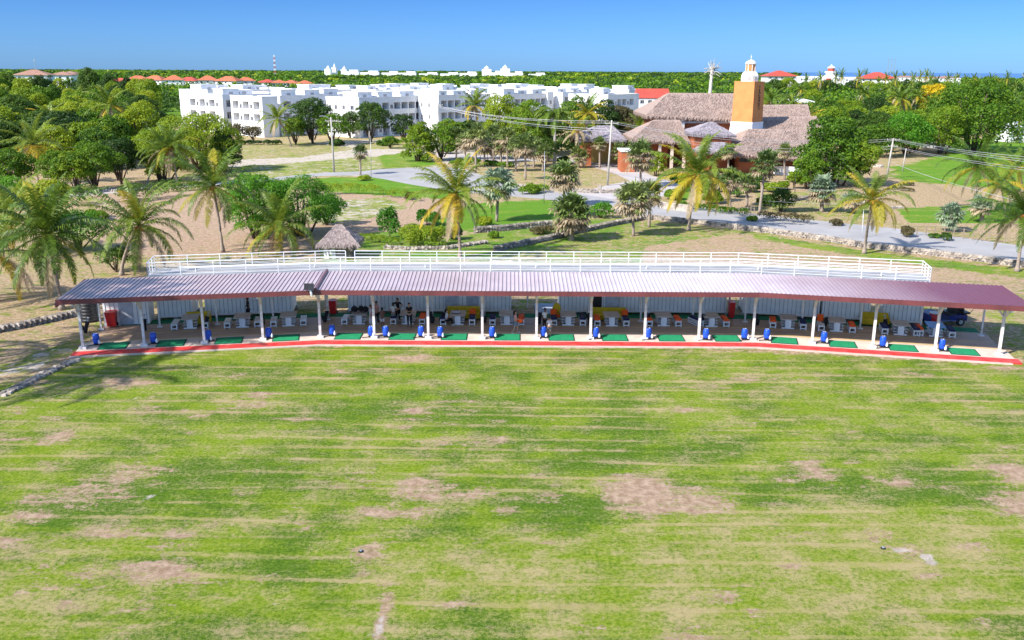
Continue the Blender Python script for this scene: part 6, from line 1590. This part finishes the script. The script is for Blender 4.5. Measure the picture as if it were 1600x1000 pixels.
for i, (px, by, ty, rp, leaf, lb) in enumerate([(1050, 312, 292, 16, 'leaf', 'green shrub left of the yellow-fronded palm trunk'), (1112, 318, 296, 16, 'leaflime', 'lime shrub right of the yellow-fronded palm trunk'), (1128, 300, 282, 14, 'leaf', 'shrub behind the short garden wall'), (1152, 308, 290, 15, 'leafbright', 'bright shrub between two roadside fan palms'),
    (1178, 300, 280, 15, 'leaf', 'shrub behind the fibrous-trunked fan palm'), (1205, 300, 282, 14, 'leaflime', 'yellow-green hedge plant on the terrace lawn, left one'), (1222, 296, 280, 12, 'leaflime', 'yellow-green hedge plant on the terrace lawn, right one'), (1195, 322, 300, 14, 'leafdark', 'dark shrub at the head of the low stone wall'), (1060, 285, 268, 14, 'leaf', 'shrub by the porch columns'),
    (1085, 252, 236, 14, 'leafdark', 'dark shrub below the entrance roof'), (1160, 285, 268, 12, 'leaf', 'shrub under the terrace wall, left one'), (1185, 284, 270, 12, 'leafdark', 'shrub under the terrace wall, middle one'), (1240, 284, 270, 12, 'leaf', 'shrub under the terrace wall, right one'), (855, 252, 236, 14, 'leaf', 'shrub at the foot of the royal palm'), (880, 256, 242, 12, 'leafdark', 'dark shrub right of the royal palm foot'),
    (700, 240, 222, 16, 'leaf', 'scrub right of the lime tree'), (612, 226, 214, 12, 'leaflime', 'scrub on the sand lot edge, left one'), (598, 228, 218, 9, 'leaf', 'scrub on the sand lot edge, right one'), (525, 228, 216, 14, 'leafdark', 'low scrub before the centre-left apartments'), (655, 226, 212, 12, 'leafdark', 'low scrub behind the lime tree'), (1460, 372, 364, 10, 'leaf', 'weeds by the wooden post fence'), (1190, 262, 252, 10, 'leaf', 'low shrub on the terrace edge'),
    (50, 320, 300, 26, 'leafdark', 'dark bush below the far-left palm'), (15, 312, 296, 22, 'leaf', 'green bush at the left edge of the sandy track'), (150, 345, 326, 22, 'leaf', 'green bush behind the leaning left palm'), (770, 372, 360, 10, 'leaf', 'weeds at the grey rubble wall')]):
    bush_at(px, by, ty, rp, leaf, lb, 350+i)
def hp(*pts): return [tuple(G(*p)[:2]) for p in pts]
hedge(hp((92, 322), (150, 319), (205, 314), (268, 307)), 3.4, 2.6, 401, 'leafdark', 'long dark green hedge behind the left palms', .2, 130)
hedge(hp((260, 300), (330, 295)), 1.6, 1.3, 402, 'leaf', 'short green hedge at the far left footpath', .2, 110)
hedge(hp((505, 304), (540, 303), (562, 303), (595, 305)), 1.5, 1.7, 403, 'leaflime', 'low clipped hedge along the edge of the small lawn', .16, 130)
hedge(hp((602, 307), (625, 310), (650, 315)), 1.4, 1.4, 404, 'leaflime', 'broken row of small hedge balls after the clipped hedge', .16, 70)
hedge(hp((1192, 343), (1225, 346), (1268, 350)), 1.5, 1.2, 405, 'leafbrown', 'scrubby olive hedge along the far road edge', .18, 110)
hedge(hp((560, 374), (600, 380), (650, 386), (700, 388)), 1.6, .8, 406, 'leaf', 'low green planting along the rubble edge behind the railing', .15, 90)
hedge(hp((330, 227), (400, 226), (440, 226)), 2.2, 1.2, 407, 'leafdark', 'dark low hedge in front of the white apartments', .4, 60)
hedge(hp((700, 258), (745, 256), (800, 262)), 2, 1.0, 408, 'leaf', 'green low planting along the plaza', .35, 60)
hedge(hp((1060, 324), (1110, 330), (1160, 336)), 1.6, .9, 409, 'leaf', 'green roadside planting beyond the road by the fence', .25, 60)
hedge(hp((800, 297), (850, 300)), 2.2, 1.2, 410, 'leaf', 'leafy planting on the island before the road', .25, 80)
hedge(hp((1395, 296), (1430, 300)), 1.2, .6, 411, 'leafbrown', 'dark heap of cut branches near the green', .25, 50, 'brush_pile')
# ------------------------------------------------------------------ rubble walls
stone_wall([(1022, 343), (1100, 352), (1200, 364), (1300, 378), (1350, 387), (1480, 402), (1600, 418), (1660, 426)], .62, .5, 501, 'long pale rubble wall along the near side of the road')
stone_wall([(772, 394), (800, 387), (850, 377), (900, 365), (950, 354), (1002, 344), (1022, 343)], .6, .4, 502, 'low curved stone wall running up to the road bend', 'rockdark')
stone_wall([(740, 364), (780, 361), (820, 357), (862, 353)], .7, .5, 503, 'grey rubble wall in front of the lush lawn', 'rockdark')
stone_wall([(905, 325), (960, 333), (1002, 340)], .6, .5, 504, 'pale stone wall at the inner side of the road bend')
stone_wall([(-30, 524), (30, 513), (80, 502), (118, 493)], .45, .55, 505, 'old low stone kerb left of the shelter', 'rockdark')
stone_wall([(600, 388), (640, 391), (700, 389), (760, 380)], .35, .5, 506, 'rubble edging of the shrub bed behind the terrace')
stone_wall([(140, 300), (200, 299), (260, 294)], .4, .6, 507, 'pale rubble row along the left footpath')
stone_wall([(805, 293), (870, 299), (932, 302)], .6, .4, 508, 'pale garden wall on the far side of the road')
stone_wall([(940, 302), (970, 301)], .6, .4, 509, 'short pale garden wall right of the stone pillar')
stone_wall([(1200, 322), (1255, 312), (1300, 306)], .5, .4, 510, 'thin stone wall on the slope below the terrace', 'rockdark')
stone_wall([(0, 620), (40, 600), (80, 580), (112, 566), (124, 561)], .14, .6, 511, 'line of broken stone along the lawn corner', 'rockdark')
# boulders at the roadside and the kerbed mounds
for i, (px, py, d, lb) in enumerate([(792, 415, 1.5, 'largest pale boulder behind the terrace railing'), (775, 412, .9, 'smaller pale boulder left of the largest one'), (806, 259, 1.2, 'pale boulder on the plaza island, left one'), (826, 261, 1.4, 'pale boulder on the plaza island, right one'), (1372, 261, 1.6, 'brown boulder beside the big dark tree')]):
    g = G(px, py); mb = MB(); q = random.Random(i)
    bm = bmesh.new(); bmesh.ops.create_icosphere(bm, subdivisions=2, radius=1)
    for v in bm.verts: v.co = Vector((v.co.x*d*.7, v.co.y*d*.45, max(-.1, v.co.z)*d*.38))*q.uniform(.85, 1.12)
    me_ = bpy.data.meshes.new('boulder'); bm.to_mesh(me_); bm.free(); me_.materials.append(M['rock']); tag(link('boulder', me_, None, g), lb, 'boulder')
# roadside post-and-rail fence
def post_fence(pts, n, h, label, mat='fencewood', rails=(.5, .9)):
    P = [G(*p) for p in pts]; root = thing('post_fence', label, 'fence', P[0]); mb = MB(); mb.box((0, 0, h/2), (.09, .09, h)); pm_ = mb.mesh('fence_post', M[mat])
    tot = []; 
    for k in range(n):
        u = k/(n-1)*(len(P)-1); i = min(int(u), len(P)-2); p = P[i].lerp(P[i+1], u-i); tot.append(p); link('fence_post', pm_, root, p-P[0])
    mb = MB()
    for hh in rails:
        for a, b_ in zip(tot[:-1], tot[1:]): mb.tube([a-P[0]+Vector((0, 0, hh*h)), b_-P[0]+Vector((0, 0, hh*h))], [.02, .02], 4)
    mb.build('rail', M[mat], root)
post_fence([(1418, 368), (1470, 368), (1525, 376), (1570, 380)], 12, 1.2, 'thin wooden post fence beyond the road at right')
post_fence([(1122, 330), (1160, 334), (1178, 336)], 8, 1.0, 'short wooden fence by the grey-trunked fan palm')
post_fence([(745, 252), (770, 250), (800, 250)], 10, 1.3, 'dark metal railing behind the plaza palms', 'black', (.15, .5, .95))
g0 = AY(187, 178, 230); r = thing('mesh_fence', 'tall green mesh fence showing between the trees at left', 'fence', (g0.x, 230, 0)); mb = MB()
for k in range(6): mb.tube([(k*1.6, 0, 0), (k*1.6, 0, 8.2)], [.06]*2, 5)
mb.build('fence_post', M['steel'], r)
mb = MB()
for k in range(9): mb.tube([(0, 0, 5+k*.4), (8, 0, 5+k*.4)], [.03]*2, 4)
mb.box((4, .4, 3.4), (9, .3, 2.2), 0, 0); mb.build('mesh', simple('fence_teal', (.10, .16, .19), .7), r)
# ------------------------------------------------------------------ poles and wires
def pole(base, top, label, arms=(), r0=.16, lamp=None, mat='pole', name='utility_pole'):
    g = G(*base); c = AY(*top, g.y); root = thing(name, label, 'pole', g); mb = MB(); mb.tube([(0, 0, -.1), (c.x-g.x, 0, c.z)], [r0, r0*.65], 9); mb.build('pole', M[mat], root, smooth=True)
    for (dz, wd) in arms:
        mb = MB(); mb.box((c.x-g.x, 0, c.z-dz), (wd, .10, .12))
        for s in (-.48, -.16, .16, .48): mb.lathe((c.x-g.x+s*wd, 0, c.z-dz+.06), [(.05, 0), (.06, .08), (.03, .2)], 6)
        mb.build('crossarm', M['pole'], root)
    if lamp: mb = MB(); mb.tube([(c.x-g.x, 0, c.z-.4), (c.x-g.x+lamp*.6, 0, c.z+.15), (c.x-g.x+lamp, 0, c.z+.2)], [.05, .045, .08], 6); mb.box((c.x-g.x+lamp*1.15, 0, c.z+.18), (.6, .25, .12)); mb.build('lamp_arm', M['steel'], root)
    return Vector((c.x, g.y, c.z))
t1 = pole((522, 269), (517, 183), 'grey utility pole with a crossarm on the sand lot', ((.7, 2.2),), .2, -1.6)
t2 = pole((682, 238), (685, 160), 'utility pole rising beside the lime tree', ((.6, 2.0),), .2)
t3 = pole((949, 290), (956, 188), 'tall utility pole beside the drive, carrying the wires', ((.5, 2.2), (1.6, 1.4)), .19)
t4 = pole((1385, 280), (1396, 216), 'leaning utility pole at the edge of the golf green', ((.3, 2.2), (1.4, 1.6)), .19)
pole((1410, 268), (1416, 232), 'short leaning stay pole right of the leaning utility pole', (), .13)
pole((199, 272), (193, 226), 'slim pale pole in front of the left woods', (), .11)
pole((850, 318), (851, 236), 'thin lamp post at the near edge of the road', (), .055, mat='steel', name='lamp_post')
pole((580, 278), (579, 212), 'thin sign post beside the round-headed fan palm', (), .05, mat='steel', name='lamp_post')
pole((1347, 372), (1351, 300), 'thin white post behind the golden palm trunk', (), .05, mat='rail', name='lamp_post')
pole((1242, 302), (1243, 272), 'thin dark post on the lawn below the terrace', (), .05, mat='black', name='lamp_post')
pole((577, 225), (577, 205), 'short pale post before the apartments', (), .14)
pole((1454, 176), (1453, 152), 'distant pale pole among the palms at right', ((.3, 2.5),), .25)
def wire(a, b, sag, label, r=.022, grp=None):
    pts = []
    for k in range(17):
        u = k/16; p = a.lerp(b, u); pts.append(Vector((p.x, p.y, p.z-sag*4*u*(1-u)))-a)
    mb = MB(); mb.tube(pts, [r]*17, 5, cap=True); o = mb.build('power_cable', M['wire'], None, False, a); tag(o, label, 'cable', grp)
edge = Vector((t4.x+26, t4.y-32, 7.0))
tR = AY(1640, 262, 85)
for k, dz in enumerate((0.0, .35, 1.3, 1.75)):
    off = Vector((0, 0, -dz-.1))
    wire(t2+Vector((.6*(k-1.5), 0, -.6-dz*.4)), t3+off+Vector((.4*(k-1.5), 0, 0)), 1.0, f'cable from the lime-tree pole to the drive pole, {ORD[k]} from the top', .03)
    wire(t3+off+Vector((.4*(k-1.5), 0, 0)), t4+off, 1.6, f'cable from the drive pole to the leaning pole, {ORD[k]} from the top', .028)
for k, (dz, y1) in enumerate([(0, 250), (.1, 255), (.3, 259), (1.3, 269), (1.5, 273)]):
    wire(t4+Vector((0, 0, -dz)), AY(1660, y1, 80+k), .35, f'cable from the leaning pole towards the right edge, {ORD[k]} from the top', .020)
wire(t4+Vector((0, 0, -4.2)), AY(1660, 330, 92), .5, 'lowest thick cable crossing the pale ground at right', .028)
for k, (y0, y1) in enumerate([(229, 228), (241, 250)]):
    a, b_ = AY(105 if k == 0 else 110, y0+2, 150), Vector((G(199, 272).x, G(199, 272).y, 6.2-k*2)); wire(a, b_, .2, f'thin cable by the slim pole at left, {"upper" if k == 0 else "lower"} one', .02)
for k in range(2): wire(AY(1200+0*k, 292+22*k, 118), AY(1420, 296+20*k, 118), .3, f'thin cable before the dark clubhouse tree, {"upper" if k == 0 else "lower"} one', .012)
# ------------------------------------------------------------------ field furniture and small ground marks
for i, (px, py, lb) in enumerate([(564, 862, 'black sprinkler head in the pale patch left of centre'), (1380, 857, 'black sprinkler head beside the white chalk patch')]):
    g = G(px, py); r = thing('sprinkler_head', lb, 'sprinkler', g); mb = MB(); mb.lathe((0, 0, 0), [(.10, 0), (.11, .03), (.08, .05)], 14); mb.build('rim', M['black'], r); mb = MB(); mb.lathe((0, 0, .051), [(.06, 0), (.05, .03)], 10); mb.build('nozzle', M['steel'], r)

# small bits
for i, (px, py, w_, lb) in enumerate([(1420, 290, 1.8, 'dark heap of cuttings beside the stay wire'), (1368, 322, 1.6, 'dark stones by the tan slope')]):
    bush_at(px, py, py-6, 9, 'leafbrown', lb, 330+i, .5, 'cuttings_heap')
o = stone_wall([(1380, 327), (1410, 325)], .3, .5, 512, 'pale concrete culvert edge right of the golden palm', 'rock')
g = G(1572, 196); r = house('small_house', 'tiny white house at the right edge behind the huge tree', (AY(1588, 190, 260).x, 260, 0), .2, 7, 6, 4.2, 5.4, 'whitewall', nwin=2, over=.3)
house('small_house', 'pale roofed shed in the woods right of the clubhouse', (AY(1243, 155, 330).x, 330, 0), .1, 14, 8, 8.2, 9.4, 'whitewall', nwin=2, over=.3)
# distant pole-thin signs left out; cars as small parked things
def mk_car():
    t_ = thing('parked_car', '', 'car'); mb = MB()
    mb.add([(-2.1,-.85,.3),(2.1,-.85,.3),(2.1,.85,.3),(-2.1,.85,.3),(-2.05,-.85,.85),(2.1,-.85,.9),(2.1,.85,.9),(-2.05,.85,.85)], ((0,3,2,1),(4,5,6,7),(0,1,5,4),(1,2,6,5),(2,3,7,6),(3,0,4,7)))
    mb.build('body', M['white'], t_)
    mb = MB(); mb.add([(-1.1,-.8,.86),(1.8,-.8,.9),(1.8,.8,.9),(-1.1,.8,.86),(-.5,-.68,1.42),(1.3,-.68,1.42),(1.3,.68,1.42),(-.5,.68,1.42)], ((0,3,2,1),(4,5,6,7),(0,1,5,4),(1,2,6,5),(2,3,7,6),(3,0,4,7))); mb.build('windows', M['glass'], t_)
    mb = MB(); mb.box((.4, 0, 1.44), (1.6, 1.25, .05)); mb.build('roof', M['white'], t_)
    mb = MB(); mb.tube([(0, -.1, 0), (0, .1, 0)], [.33]*2, 14); wm_ = mb.mesh('wheel', M['tyre'])
    for x in (-1.35, 1.35):
        for y in (-.78, .78): link('wheel', wm_, t_, (x, y, .33))
    return t_
PC = Proto(mk_car)
for i, (px, py, lb) in enumerate([(1452, 232, 'white car parked beside the golf green, left one'), (1472, 231, 'white car parked beside the golf green, right one'), (720, 207, 'white car parked below the centre apartments'), (735, 207, 'second white car below the centre apartments')]):
    PC.put(G(px, py), .15*i, lb)
# ------------------------------------------------------------------ the woods: single trees of a few kinds, then what lies beyond as a mass
KT = []
for i, (leaf, nm) in enumerate([('leaf', 'green'), ('leafdark', 'dark green'), ('leaflime', 'yellow-green'), ('leaf', 'mid green'), ('leaflime', 'olive green'), ('leafdark', 'deep green')]):
    mk = tree_maker('broadleaf_tree', 600+i, 4.3, 8.2+(i % 3)*.7, .5, 8200, .40, leaf, 26, 2); KT.append((Proto(mk), nm))
KP = [Proto(coco_maker(700+i, 7.5+i, 4.3, (.5*(i-1), .3), 18, yellow=.04+.08*i, leaflets_=22, lw=.15, nuts=False)) for i in range(3)]
rw = random.Random(99); placed = []
foot = [(o.location.x, o.location.y, 20 if o.name.startswith('apartment') else 12) for o in SC.objects if o.parent is None and o.name.split('.')[0] in ('apartment_block', 'red_roof_house')]
def clear(x, y, px, py):
    for fx, fy, fr in foot:
        if (x-fx-6)**2+(y-fy-10)**2 < (fr+3)**2: return False
    return True
LM = {'L': [(60, 'by the left edge'), (130, 'behind the far-left palm'), (200, 'behind the slim pale pole'), (9999, 'towards the white apartments')],
      'R': [(1240, 'just behind the clubhouse tower'), (1340, 'above the big clubhouse tree'), (1440, 'behind the leaning utility pole'), (1520, 'near the yellow flowering tree'), (9999, 'by the right edge')],
      'M': [(400, 'behind the leftmost apartments'), (650, 'behind the centre-left apartments'), (850, 'behind the central apartments'), (1000, 'behind the right-hand apartments'), (9999, 'behind the thatched clubhouse')]}
def place_words(side, px, Y, y0, y1):
    lm = next(w_ for lim, w_ in LM[side] if px < lim); k = min(5, int(6*(Y-y0)/(y1-y0)))
    return f'{("front", "second", "third", "fourth", "fifth", "farthest")[k]} rank, {lm}'
def fill(zone_px, y0, y1, n, side, grp, mind, pf=.1, hs=(.8, 1.25)):
    """trees standing at random over the land in a frustum-shaped plot between photo columns"""
    c = 0; tries = 0
    while c < n and tries < n*60:
        tries += 1
        Y = y0*((y1/y0)**rw.random()) if rw.random() < .75 else rw.uniform(y0, y1); px = rw.uniform(*zone_px); x = (px-800)/FPX*Y*1.02
        if not inside(side, px, Y): continue
        md = mind*(1+(Y-y0)/(y1-y0)*.35)
        if any((x-a)**2+(Y-b_)**2 < md*md for a, b_ in placed) or not clear(x, Y, px, 0): continue
        placed.append((x, Y)); c += 1; tall = 1+.75*max(0, min(1, (Y-300)/150)) if side == 'L' else 1
        if rw.random() < pf:
            KP[rw.randrange(3)].put((x, Y, 0), rw.uniform(0, 6.28), f'coconut palm in the {grp}, {place_words(side, px, Y, y0, y1)}', rw.uniform(.85, 1.15), f'palms in the {grp}')
        else:
            p, nm = KT[rw.randrange(len(KT))]; s = rw.uniform(*hs); p.put((x, Y, 0), rw.uniform(0, 6.28), f'{"small" if s < .9 else "large" if s > 1.05 else "mid-sized"} {nm} tree in the {grp}, {place_words(side, px, Y, y0, y1)}', (s*rw.uniform(.95, 1.2), s*rw.uniform(.95, 1.2), s*tall*rw.uniform(.9, 1.1)), f'{nm} trees in the {grp}')
    return c
def inside(side, px, Y):
    if side == 'L':  # left woods: nearer edge steps back towards the apartments
        near = 165 if px < 180 else 165+(px-180)*.55
        if px > 255 and Y < 250: return px < 330 and Y > 215
        return Y > near and not (px > 260 and 250 < Y < 380)
    if side == 'R':
        if px < 1200: return Y > 185
        if px < 1290: return Y > 205
        if px < 1440: return Y > 222
        if px < 1580: return Y > 250
        return Y > 235
    if side == 'M': return True
    return True
n1_ = fill((-60, 268), 162, 470, 104, 'L', 'left woods', 6.0, .07, (.8, 1.2))
n2_ = fill((1150, 1660), 190, 480, 98, 'R', 'right woods', 6.8, .22, (.75, 1.15))
n3_ = fill((240, 1160), 385, 470, 26, 'M', 'rear woods', 8.0, .05, (.85, 1.1))
n4_ = fill((1000, 1160), 195, 330, 14, 'M', 'rear woods', 6.5, .15, (.75, .95))
n5_ = fill((690, 1000), 215, 262, 14, 'M', 'plaza grove', 6.0, .15, (.6, .85))
print('WOODS', n1_, n2_, n3_, n4_, n5_)
for i, px in enumerate([18, 34, 50, 64, 80, 97, 112, 128, 145]):
    tree_at(px, 166, 117+(i*5 % 4), 13, ('leaf', 'leafdark', 'leaflime')[i % 3], f'tall far tree hiding the brown roofed houses, {ORD[i]} from the left', 340+i, .8, 14, basef=-.1)
for i in range(20):
    px = 1176+i*20; Y = 610+rw.uniform(0, 40); p, nm = KT[i % 6]; p.put(((px-800)/FPX*Y, Y, 0), i*1.3, f'{nm} tree before the red-roofed resort, {["below the first red roof", "below the lighthouse", "below the second red roof", "right of the second red roof", "towards the right edge"][i//4]}', (1.6, 1.6, rw.uniform(1.32, 1.62)), 'trees before the red-roofed resort')
for i, (px, py, s) in enumerate([(300, 245, .75), (245, 262, .8), (120, 300, .7), (20, 300, .8), (85, 345, .55)]):
    p, nm = KT[(i*2) % 6]; p.put(G(px, py), i*1.7, f'{nm} tree filling the edge of the left lot, {ORD[i]} one', s)
o = tree_at(1455, 190, 127, 24, 'leafyellow', 'yellow flowering tree standing out in the right woods', 246, 1.0, 14); 
# undergrowth and far woods as one mass each
def mass(name, spots, n_each, size, leaf, kindlabel, seed):
    r = np.random.RandomState(seed); Q = []
    for x, y, rad, h in spots:
        n = n_each; d = unit(r.normal(size=(n, 3))); d[:, 2] = np.abs(d[:, 2]); lump = r.randint(0, 5, n)
        off = r.uniform(-.45, .45, (5, 3))*np.array([rad, rad, .25*h]); p = np.array([x, y, h*.45]) + off[lump] + d*np.array([rad*.72, rad*.72, h*.42])*r.uniform(.8, 1.08, (n, 1))
        nn = unit(d + r.normal(size=(n, 3))*.5); t_ = unit(np.cross(nn, r.normal(size=(n, 3)))); u = np.cross(nn, t_); s = size(y)*r.uniform(.6, 1.3, (n, 1))*.5
        Q.append(np.stack([p-t_*s, p-u*s*.8, p+t_*s, p+u*s*.8], 1))
    o = link(name, qmesh(name, np.concatenate(Q), [M[leaf]])); return tag(o, kindlabel, 'trees', kind='stuff')
sp = {'leaf': [], 'leafdark': [], 'leaflime': []}
d = 440.0
while d < 6500:
    half = d*.60; step = 6.6*(d/470)**.62; x = -half
    while x < half:
        x += step*rw.uniform(.7, 1.3); px = 800+x/d*FPX
        if d > 2250 and px > 1230: continue
        k = rw.random(); h = rw.uniform(6.5, 10.5) if px > 480 or d < 900 else rw.uniform(9.5, 15.5)
        if d > 2400: h = rw.uniform(9, 15)
        sp['leaf' if k < .46 else 'leafdark' if k < .94 else 'leaflime'].append((x, d*rw.uniform(.985, 1.015), step*.62, h))
    d *= 1.052 if d < 1500 else 1.09
for k, v in sp.items(): mass('far_woods', v, 46, lambda y: .0030*y*(1 if y < 1500 else .8), k, {'leaf': 'green tree tops filling the far plain up to the horizon', 'leafdark': 'darker tree tops mixed into the far plain', 'leaflime': 'lighter tree tops mixed into the far plain'}[k], 900)
# horizon palms silhouetted at right
for i in range(34):
    px = 1245+i*10.5+rw.uniform(-5, 5); Y = rw.uniform(560, 760); x = (px-800)/FPX*Y
    KP[i % 3].put((x, Y, 0), rw.uniform(0, 6.28), f'coconut palm on the right horizon, {["left of the first red roof", "between the first red roof and the lighthouse", "between lighthouse and second red roof", "right of the second red roof", "above the yellow flowering tree", "above the huge green tree", "towards the right edge"][min(6, int(i/5))]}', (rw.uniform(.6, .8),)*2+(rw.uniform(1.25, 1.75),), 'palms on the right horizon')
ug = []
for _ in range(420):
    px = rw.uniform(-60, 262); Y = rw.uniform(168, 470); 
    if inside('L', px, Y): ug.append(((px-800)/FPX*Y, Y, rw.uniform(2.5, 4.4), rw.uniform(2.8, 6.4)))
for _ in range(620):
    px = rw.uniform(1150, 1660); Y = rw.uniform(195, 480)
    if inside('R', px, Y): ug.append(((px-800)/FPX*Y, Y, rw.uniform(2.5, 4.4), rw.uniform(2.8, 6.4)))
for _ in range(420):
    px = rw.uniform(240, 1160); Y = rw.uniform(385, 480); ug.append(((px-800)/FPX*Y, Y, rw.uniform(2.5, 4.5), rw.uniform(3, 6.0)))
for _ in range(90):
    px = rw.uniform(700, 1000); Y = rw.uniform(212, 262); ug.append(((px-800)/FPX*Y, Y, rw.uniform(1.8, 3), rw.uniform(2, 3.6)))
mass('undergrowth', ug, 60, lambda y: .55+.0010*y, 'leafdark', 'dense dark undergrowth beneath the woods', 901)
